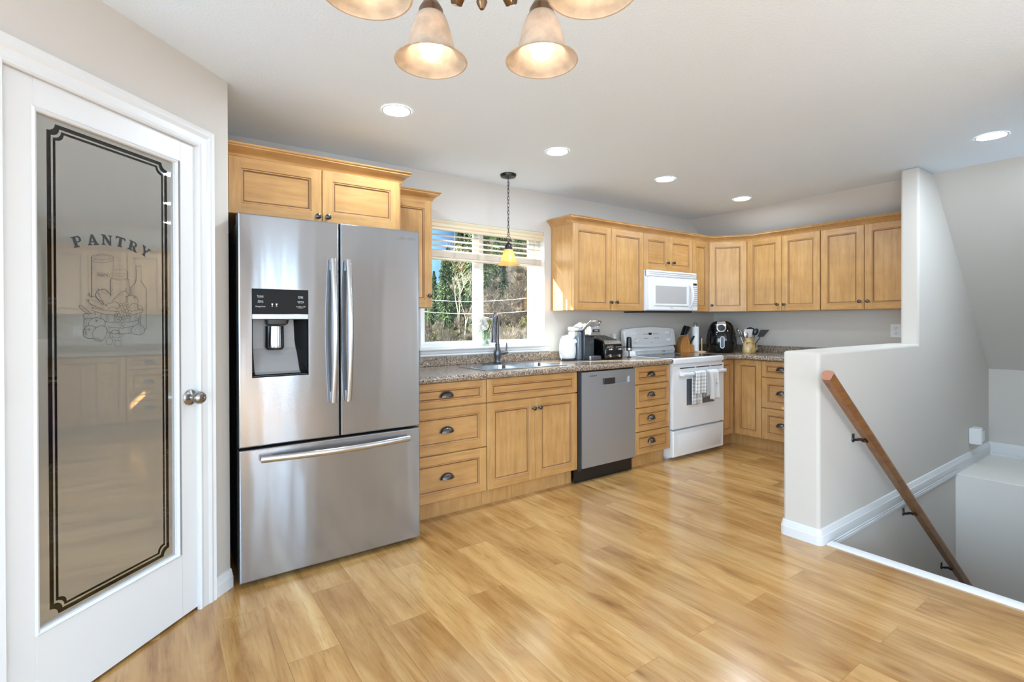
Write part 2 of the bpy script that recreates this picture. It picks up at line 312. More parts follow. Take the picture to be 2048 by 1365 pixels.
# ---------------------------------------------------------------- mesh helpers
WM = {}
class B:
    def __init__(s, xf=None): s.v = []; s.f = []; s.m = []; s.xf = xf
    def add(s, vs, fs, mi=0):
        o = len(s.v)
        for p in vs:
            p = Vector(p)
            s.v.append(s.xf @ p if s.xf is not None else p)
        for f in fs: s.f.append([i+o for i in f]); s.m.append(mi)
        return s
    def box(s, x0, x1, y0, y1, z0, z1, mi=0):
        if x1 < x0: x0, x1 = x1, x0
        if y1 < y0: y0, y1 = y1, y0
        if z1 < z0: z0, z1 = z1, z0
        v = [(x0,y0,z0),(x1,y0,z0),(x1,y1,z0),(x0,y1,z0),(x0,y0,z1),(x1,y0,z1),(x1,y1,z1),(x0,y1,z1)]
        return s.add(v, [(0,3,2,1),(4,5,6,7),(0,1,5,4),(1,2,6,5),(2,3,7,6),(3,0,4,7)], mi)
    def quad(s, a, b, c, d, mi=0): return s.add([a, b, c, d], [(0,1,2,3)], mi)
    def poly(s, pts, mi=0): return s.add(pts, [tuple(range(len(pts)))], mi)
    def prism(s, pts, axis, a, b, mi=0):
        # pts 2D in the two other axes (order x,y,z minus axis)
        def P(p, t):
            if axis == 'x': return (t, p[0], p[1])
            if axis == 'y': return (p[0], t, p[1])
            return (p[0], p[1], t)
        n = len(pts); v = [P(p, a) for p in pts]+[P(p, b) for p in pts]
        f = [tuple(range(n-1, -1, -1)), tuple(range(n, 2*n))]+[(i, (i+1) % n, n+(i+1) % n, n+i) for i in range(n)]
        return s.add(v, f, mi)
    def frame(s, c, axis):
        a = Vector(axis).normalized(); t = Vector((0, 0, 1)) if abs(a.z) < 0.9 else Vector((1, 0, 0))
        x = a.cross(t).normalized(); y = a.cross(x).normalized(); return Vector(c), x, y, a
    def lathe(s, prof, c=(0,0,0), axis=(0,0,1), n=24, mi=0, cap0=False, cap1=False, ripple=0, rn=0):
        o, x, y, a = s.frame(c, axis); v = []; f = []
        for (r, h) in prof:
            for k in range(n):
                t = 2*PI*k/n; rr = r*(1+ripple*math.cos(rn*t)) if rn else r
                v.append(o+x*(rr*math.cos(t))+y*(rr*math.sin(t))+a*h)
        for i in range(len(prof)-1):
            for k in range(n):
                f.append((i*n+k, i*n+(k+1) % n, (i+1)*n+(k+1) % n, (i+1)*n+k))
        if cap0: f.append(tuple(range(n)))
        if cap1: f.append(tuple((len(prof)-1)*n+k for k in range(n)))
        return s.add(v, f, mi)
    def cyl(s, a, b, r, r2=None, n=12, mi=0):
        a = Vector(a); b = Vector(b); d = b-a
        return s.lathe([(r, 0), (r if r2 is None else r2, d.length)], a, d, n, mi, True, True)
    def sphere(s, c, r, n=16, m=10, mi=0, sz=1.0):
        return s.lathe([(max(1e-5, r*math.sin(PI*i/m)), -r*sz*math.cos(PI*i/m)) for i in range(m+1)], c, (0,0,1), n, mi)
    def tube(s, pts, r, n=8, mi=0, closed=False, flat=1.0, ref=None):
        pts = [Vector(p) for p in pts]; N_ = len(pts); v = []; f = []
        rs = r if isinstance(r, (list, tuple)) else [r]*N_
        pu = None
        for i, p in enumerate(pts):
            if closed: t = pts[(i+1) % N_]-pts[i-1]
            else: t = pts[min(i+1, N_-1)]-pts[max(i-1, 0)]
            t.normalize()
            if ref is not None: u = Vector(ref)
            elif pu is None: u = Vector((0,0,1)) if abs(t.z) < 0.9 else Vector((1,0,0))
            else: u = pu
            u = (u-t*u.dot(t)); u = u.normalized() if u.length > 1e-6 else t.orthogonal().normalized()
            pu = u; w = t.cross(u)
            for k in range(n):
                a = 2*PI*k/n
                v.append(p+u*(rs[i]*math.cos(a))+w*(rs[i]*flat*math.sin(a)))
        M_ = N_ if closed else N_-1
        for i in range(M_):
            j = (i+1) % N_
            for k in range(n): f.append((i*n+k, i*n+(k+1) % n, j*n+(k+1) % n, j*n+k))
        if not closed: f.append(tuple(range(n))); f.append(tuple((N_-1)*n+k for k in range(n)))
        return s.add(v, f, mi)
    def sweep(s, path, prof, mi=0, side=1, closed=False):
        # path: 2D points (plan); prof: list of (offset, z), closed loop
        n = len(path); k = len(prof); v = []; f = []
        for i in range(n):
            if closed: d0 = Vector(path[i])-Vector(path[i-1]); d1 = Vector(path[(i+1) % n])-Vector(path[i])
            else:
                d0 = Vector(path[i])-Vector(path[i-1]) if i > 0 else Vector(path[1])-Vector(path[0])
                d1 = Vector(path[i+1])-Vector(path[i]) if i < n-1 else d0
            d0 = Vector(d0).normalized(); d1 = Vector(d1).normalized()
            n0 = Vector((-d0.y, d0.x))*side; n1 = Vector((-d1.y, d1.x))*side
            m = (n0+n1); m = m/max(0.2, (1+n0.dot(n1)))
            for (o, z) in prof: v.append((path[i][0]+m.x*o, path[i][1]+m.y*o, z))
        M_ = n if closed else n-1
        for i in range(M_):
            j = (i+1) % n
            for q in range(k): f.append((i*k+q, i*k+(q+1) % k, j*k+(q+1) % k, j*k+q))
        if not closed: f.append(tuple(range(k))); f.append(tuple((n-1)*k+q for q in range(k)))
        return s.add(v, f, mi)
    def build(s, name, mats, parent=None, bevel=0.0, seg=2, smooth=True, kind=None, label=None, angle=35, recalc=True):
        me = bpy.data.meshes.new(name)
        W = WM.get(parent, Matrix.Identity(4)) if parent is not None else Matrix.Identity(4)
        inv = W.inverted()
        me.from_pydata([inv @ p for p in s.v], [], s.f)
        if not isinstance(mats, (list, tuple)): mats = [mats]
        for m in mats: me.materials.append(MAT[m] if isinstance(m, str) else m)
        for p, mi in zip(me.polygons, s.m): p.material_index = mi
        if recalc:
            import bmesh
            bm = bmesh.new(); bm.from_mesh(me); bmesh.ops.recalc_face_normals(bm, faces=bm.faces); bm.to_mesh(me); bm.free()
        if smooth:
            me.shade_smooth()
            me.set_sharp_from_angle(angle=rad(angle))
        o = bpy.data.objects.new(name, me); COL.objects.link(o)
        if parent is not None: o.parent = parent
        WM[o] = W
        if bevel > 0:
            md = o.modifiers.new('edge', 'BEVEL'); md.width = bevel; md.segments = seg; md.limit_method = 'ANGLE'; md.angle_limit = rad(40)
            md.harden_normals = False
        if kind: o['kind'] = kind
        if label: o['label'] = label
        return o
def tag(o, label, cat, group=None, kind=None):
    o['label'] = label; o['category'] = cat
    if group: o['group'] = group
    if kind: o['kind'] = kind
    return o
def thing(name, label, cat, loc, rz=0.0, group=None):
    o = bpy.data.objects.new(name, None); COL.objects.link(o); o.empty_display_size = 0.05
    o.location = loc; o.rotation_euler = (0, 0, rz)
    WM[o] = Matrix.Translation(Vector(loc)) @ Matrix.Rotation(rz, 4, 'Z')
    return tag(o, label, cat, group)
def struct(name, b, mats, **k): return b.build(name, mats, None, kind='structure', **k)
def copy_tree(o, loc, rz=None, scale=None, label=None, group=None):
    r = o.copy(); COL.objects.link(r); r.location = loc
    if rz is not None: r.rotation_euler = (0, 0, rz)
    if scale is not None: r.scale = (scale,)*3 if not isinstance(scale, (tuple, list)) else scale
    if label: r['label'] = label
    if group: r['group'] = group
    for ch in list(o.children):
        c = ch.copy(); COL.objects.link(c); c.parent = r
        for g in list(ch.children):
            d = g.copy(); COL.objects.link(d); d.parent = c
    return r
def textmesh(txt, size, xf, name, m, parent, extrude=0.0004, align='CENTER', spacing=1.0, bold=0.0, sx=1.0):
    # xf maps (x right, y up, z out of surface) to the world
    cu = bpy.data.curves.new(name, 'FONT'); cu.body = txt; cu.size = size; cu.align_x = align; cu.align_y = 'CENTER'
    cu.extrude = extrude; cu.space_character = spacing; cu.offset = bold; cu.resolution_u = 3
    to = bpy.data.objects.new(name+'_tmp', cu); COL.objects.link(to)
    dg = bpy.context.evaluated_depsgraph_get(); me = bpy.data.meshes.new_from_object(to.evaluated_get(dg))
    bpy.data.objects.remove(to, do_unlink=True)
    me.transform(Matrix.Diagonal((sx, 1, 1, 1)))
    W = WM.get(parent, Matrix.Identity(4)); me.transform(W.inverted() @ xf)
    me.materials.clear(); me.materials.append(MAT[m])
    o = bpy.data.objects.new(name, me); COL.objects.link(o); o.parent = parent; WM[o] = W
    return o
def plane_xf(origin, right, up):
    r = Vector(right).normalized(); u = Vector(up).normalized(); n = r.cross(u)
    M_ = Matrix.Identity(4)
    for i in range(3): M_[i][0] = r[i]; M_[i][1] = u[i]; M_[i][2] = n[i]; M_[i][3] = origin[i]
    return M_
FRONT = lambda p: plane_xf(p, (1, 0, 0), (0, 0, 1))      # on a face looking towards -y
# ================================================================ the room
PX = Matrix(((0.70710678, -0.70710678, 0, 0), (0.70710678, 0.70710678, 0, 2.44), (0, 0, 1, 0), (0, 0, 0, 1)))   # pantry wall: x along, y behind
b = B(); b.poly([(-2.4,-3.7,0),(3.04,-3.7,0),(3.04,1.30,0),(5.40,1.30,0),(5.40,3.50,0),(-2.4,3.50,0)])
b.v += [v+Vector((0,0,-0.05)) for v in b.v]
b.f.append([11,10,9,8,7,6]); b.m.append(0)
for i in range(6): b.f.append([i, (i+1) % 6, 6+(i+1) % 6, 6+i]); b.m.append(0)
struct('floor', b, 'planks', smooth=False)
b = B(); b.box(-2.5, 4.897, -3.8, 3.62, ZC, ZC+0.1); struct('ceiling', b, 'ceiling', smooth=False)
b = B()
b.prism([(4.894, ZC), (6.52, 0.765), (6.6, 0.80), (4.96, ZC+0.1), (4.894, ZC+0.1)], 'y', 0.15, 1.33)
b.prism([(4.897, ZC), (5.150, 2.160), (5.40, 2.160), (5.40, 2.2), (5.18, 2.2), (4.96, ZC+0.1), (4.897, ZC+0.1)], 'y', 1.40, 3.60)
struct('ceiling_slope', b, 'wall', smooth=False)
WX0, WX1, WZ0, WZ1 = 1.600, 2.795, 1.050, 2.042
b = B(); b.box(-1.6, WX0, DW, DW+0.16, -0.05, ZC); b.box(WX1, 5.45, DW, DW+0.16, -0.05, ZC); b.box(WX0, WX1, DW, DW+0.16, -0.05, WZ0-0.02); b.box(WX0, WX1, DW, DW+0.16, WZ1, ZC)
struct('wall_north', b, 'wall', smooth=False)
b = B(); b.box(XE, XE+0.1, 1.38, DW, -0.05, 2.30); struct('wall_east', b, 'wall', smooth=False)
# low wall and pillar beside the stairs
b = B(); b.box(3.0, 6.6, 1.2915, 1.4904, -2.8, 1.075); struct('wall_half', b, 'wall', bevel=0.017, seg=4)
b = B(); b.box(4.586, 6.6, 1.2911, 1.4045, 0.90, ZC); struct('wall_stair', b, 'wall', bevel=0.016, seg=4)
b = B(); b.box(6.5, 6.6, 0.15, 1.30, -2.8, 1.2); struct('wall_stair_end', b, 'wall', smooth=False)
b = B(); b.box(5.46, 6.5, 0.25, 1.2915, -2.8, -0.035); struct('wall_ledge', b, 'wallbright', bevel=0.004)
b = B()
b.box(3.1, 6.6, 0.15, 0.25, -2.8, ZC)
struct('wall_stair_south', b, 'wall', smooth=False)
b = B(); b.box(3.3, 3.4, -3.8, -1.8, -0.05, ZC); b.box(3.3, 3.4, -0.5, 0.15, -0.05, ZC); b.box(3.3, 3.4, -1.8, -0.5, -0.05, 0.65); b.box(3.3, 3.4, -1.8, -0.5, 1.95, ZC); b.box(3.1005, 3.2995, 0.06, 0.1495, -0.05, ZC)
struct('wall_living', b, 'wall', smooth=False)
b = B(); b.box(-2.5, -2.15, -3.8, -3.7, -0.05, ZC); b.box(0.85, 1.32, -3.8, -3.7, -0.05, ZC); b.box(1.98, 3.4, -3.8, -3.7, -0.05, ZC); b.box(-2.15, 1.98, -3.8, -3.7, 2.1, ZC); b.box(1.32, 1.98, -3.8, -3.7, -0.05, 0.35)
struct('wall_south', b, 'wall', smooth=False)
b = B(); b.box(-2.5, -2.4, -3.8, -2.6, -0.05, ZC); b.box(-2.5, -2.4, 0.9, 3.6, -0.05, ZC); b.box(-2.5, -2.4, -2.6, 0.9, -0.05, 0.5); b.box(-2.5, -2.4, -2.6, 0.9, 2.05, ZC)
struct('wall_west', b, 'wall', smooth=False)
b = B(); b.box(-2.4, -0.62, 1.80, 1.90, 0, ZC); b.box(-1.6, -1.5, 1.90, DW, 0, ZC); struct('wall_pantry_side', b, 'wall', smooth=False)
# pantry wall (diagonal) with its door opening, and the return beside the fridge
b = B(PX); b.box(-0.91, -0.555, 0, 0.10, 0, ZC); b.box(0.225, 0.383, 0, 0.10, 0, ZC); b.box(-0.555, 0.225, 0, 0.10, 2.045, ZC)
struct('wall_pantry', b, 'wall', smooth=False)
b = B(); b.prism([(0.2708, 2.7108), (0.2708, DW), (0.18, DW), (0.18, 2.7615), (0.2001, 2.7815)], 'z', 0, ZC)
struct('wall_alcove', b, 'wall', smooth=False)
# frames of the big openings behind the photographer
b = B()
for x in (-2.15, -1.15, -0.15, 0.80): b.box(x, x+0.06, -3.74, -3.68, 0, 2.1)
b.box(-2.15, 0.85, -3.74, -3.68, 2.03, 2.1); b.box(-2.15, 0.85, -3.74, -3.68, 0, 0.10)
struct('window_2', b, 'white', smooth=False)
b = B()
for x, w in ((1.32, 0.03), (1.44, 0.16), (1.70, 0.12), (1.90, 0.08)): b.box(x, x+w, -3.74, -3.68, 0.35, 2.1)
b.box(1.32, 1.98, -3.74, -3.68, 2.03, 2.1); b.box(1.32, 1.98, -3.74, -3.68, 0.35, 0.42)
struct('window_6', b, 'white', smooth=False)
b = B()
for y in (-1.8, -1.17, -0.54): b.box(3.27, 3.33, y-0.02, y+0.04, 0.65, 1.95)
b.box(3.27, 3.33, -1.8, -0.5, 1.9, 1.95); b.box(3.27, 3.33, -1.8, -0.5, 0.65, 0.7); struct('window_3', b, 'white', smooth=False)
b = B()
for y in (-2.58, -1.45, -0.3, 0.86): b.box(-2.43, -2.37, y-0.02, y+0.04, 0.5, 2.05)
b.box(-2.43, -2.37, -2.6, 0.9, 2.0, 2.05); b.box(-2.43, -2.37, -2.6, 0.9, 0.5, 0.55); struct('window_4', b, 'white', smooth=False)
# stairs
b = B(); pts = [(3.045, -2.8), (3.045, -0.035)]
x, z = 3.10, -0.035
for i in range(9):
    pts.append((x, z)); z -= 0.19; pts.append((x, z)); x += 0.262
pts.append((5.46, z)); pts.append((5.46, -2.8))
b.prism(pts, 'y', 0.25, 1.2915); struct('stairs', b, 'carpet', smooth=False)
b = B(); b.prism([(3.036, -0.03), (3.036, 0.005), (3.042, 0.009), (3.10, 0.008), (3.108, 0.0), (3.108, -0.03)], 'y', 0.25, 1.272)
struct('trim_1', b, 'white')
# baseboards
PROF = [(0, 0), (0.017, 0), (0.017, 0.052), (0.0135, 0.056), (0.0135, 0.064), (0.010, 0.070), (0.010, 0.076), (0.006, 0.086), (0.0, 0.088)]
def arc(cx, cy, r, a0, a1, n=4): return [(cx+r*math.cos(rad(a0+(a1-a0)*i/n)), cy+r*math.sin(rad(a0+(a1-a0)*i/n))) for i in range(n+1)]
b = B(); b.sweep([(4.1, 1.4904)]+arc(3.016, 1.4744, 0.016, 90, 180)+arc(3.016, 1.3075, 0.016, 180, 270)+[(3.06, 1.2915)], PROF, side=-1)
struct('baseboard_half_wall', b, 'white')
PROF2 = [(0, -0.040), (0.012, -0.040), (0.014, -0.022), (0.010, -0.020), (0.016, -0.006), (0.012, -0.003), (0.017, 0.010), (0.017, 0.052), (0.0135, 0.056), (0.0135, 0.064), (0.010, 0.070), (0.010, 0.076), (0.006, 0.086), (0.0, 0.088)]
b = B(); b.sweep([(3.06, 1.2915), (6.5, 1.2915), (6.5, 0.25)], PROF2, side=-1); struct('baseboard_stair', b, 'white')
b = B(); q = [PX @ Vector((0.274, 0, 0)), PX @ Vector((0.383, 0, 0))]; b.sweep([(q[0].x, q[0].y), (q[1].x, q[1].y)], PROF, side=-1)
struct('baseboard_pantry', b, 'white')
# ---- door_1: pantry door
CP = [(0.0, 0.0), (0.0, 0.010), (0.006, 0.015), (0.020, 0.012), (0.045, 0.014), (0.060, 0.020), (0.070, 0.018), (0.083, 0.022), (0.083, 0.0)]   # (across, out)
b = B(PX)
def casing(s0, s1, zt):     # inner edges; mitred frame
    rings = []
    for (a, o) in CP:
        rings.append([(s0-a, -o, 0), (s0-a, -o, zt+a), (s1+a, -o, zt+a), (s1+a, -o, 0)])
    n = len(CP)
    for i in range(n-1):
        for k in range(3): b.quad(rings[i][k], rings[i][k+1], rings[i+1][k+1], rings[i+1][k])
casing(-0.532, 0.190, 2.018)
b.box(-0.555, -0.532, 0, 0.10, 0, 2.045); b.box(0.215, 0.225, 0, 0.10, 0, 2.045); b.box(0.190, 0.2155, -0.001, 0.0035, 0, 2.03); b.box(-0.555, 0.225, 0, 0.10, 2.034, 2.045)
struct('trim_2', b, 'white')
GL, GR, GB, GT = -0.434, 0.086, 0.288, 1.916
door = B(PX)
y0 = 0.0035
for (a, c, e, g) in ((-0.530, GL-0.010, 0.012, 2.030), (GR+0.026, 0.2135, 0.012, 2.030), (GL-0.010, GR+0.026, GT+0.014, 2.030), (GL-0.010, GR+0.026, 0.012, GB-0.014)): door.box(a, c, y0, y0+0.036, e, g)
droot = door.build('door_1', 'white', None, bevel=0.0012, seg=1, kind='structure')
b = B(PX)      # glazing bead around the pane
def bead(l, r, bt, t, w, o0, o1, y):
    pr = [(0, o1), (w*0.35, o0), (w*0.7, o0*0.6), (w, 0.0)]
    rings = [[(l-w+a, y-o, bt-w+a), (r+w-a, y-o, bt-w+a), (r+w-a, y-o, t+w-a), (l-w+a, y-o, t+w-a)] for a, o in pr]
    rings.append([(l, y+0.018, bt), (r, y+0.018, bt), (r, y+0.018, t), (l, y+0.018, t)])
    for i in range(len(rings)-1):
        for k in range(4): b.quad(rings[i][k], rings[i][(k+1) % 4], rings[i+1][(k+1) % 4], rings[i+1][k])
bead(GL, GR, GB, GT, 0.014, 0.006, 0.0, y0)
b.build('glazing_bead', 'white', droot)
b = B(PX); b.box(GL-0.006, GR+0.006, 0.0160, 0.0200, GB-0.006, GT+0.006); b.build('glass_pane', 'clearglass', droot)
# etched film: outer margin, thin ring between the two clear bands, centre panel
def notched(l, r, bt, t, q, y):
    def cor(cx, cz, a0):
        return [(cx+q*math.cos(rad(a0-18*i)), y, cz+q*math.sin(rad(a0-18*i))) for i in range(6)]
    # concave corners: circle centred on the corner
    return ([(l-0, y, bt+q)][:0] + cor(l, bt, 90) + cor(r, bt, 180) + cor(r, t, 270) + cor(l, t, 360))
ge = 0.0150
o_l, o_r, o_b, o_t = -0.397, 0.057, 0.304, 1.900
rA = notched(o_l, o_r, o_b, o_t, 0.026, ge)
rB = notched(o_l+0.013, o_r-0.013, o_b+0.013, o_t-0.013, 0.026, ge)
rC = notched(o_l+0.019, o_r-0.019, o_b+0.019, o_t-0.019, 0.026, ge)
rD = notched(o_l+0.027, o_r-0.027, o_b+0.027, o_t-0.027, 0.026, ge)
b = B(PX)
# margin: rectangle with a notched hole, as quads to the rectangle edge
def rectpt(p):
    x, _, z = p
    dl, dr, db, dt = abs(x-o_l), abs(x-o_r), abs(z-o_b), abs(z-o_t)
    return p
n = len(rA); outer = []
for i, p in enumerate(rA):
    c = i//6; k = i % 6
    cx, cz = ((GL, GB), (GR, GB), (GR, GT), (GL, GT))[c]
    if c == 0: w = (cx, ge, p[2]) if k < 3 else (p[0], ge, cz)
    elif c == 1: w = (p[0], ge, cz) if k < 3 else (cx, ge, p[2])
    elif c == 2: w = (cx, ge, p[2]) if k < 3 else (p[0], ge, cz)
    else: w = (p[0], ge, cz) if k < 3 else (cx, ge, p[2])
    outer.append(w)
for i in range(n):
    j = (i+1) % n
    if i % 6 == 2:
        c = i//6; cr = ((GL, ge, GB), (GR, ge, GB), (GR, ge, GT), (GL, ge, GT))[c]
        b.poly([rA[i], rA[j], outer[j], cr, outer[i]])
    else: b.quad(rA[i], rA[j], outer[j], outer[i])
for i in range(n): b.quad(rB[i], rB[(i+1) % n], rC[(i+1) % n], rC[i])
b.poly(rD)
b.build('etched_film', 'frosted', droot, smooth=False, recalc=False)
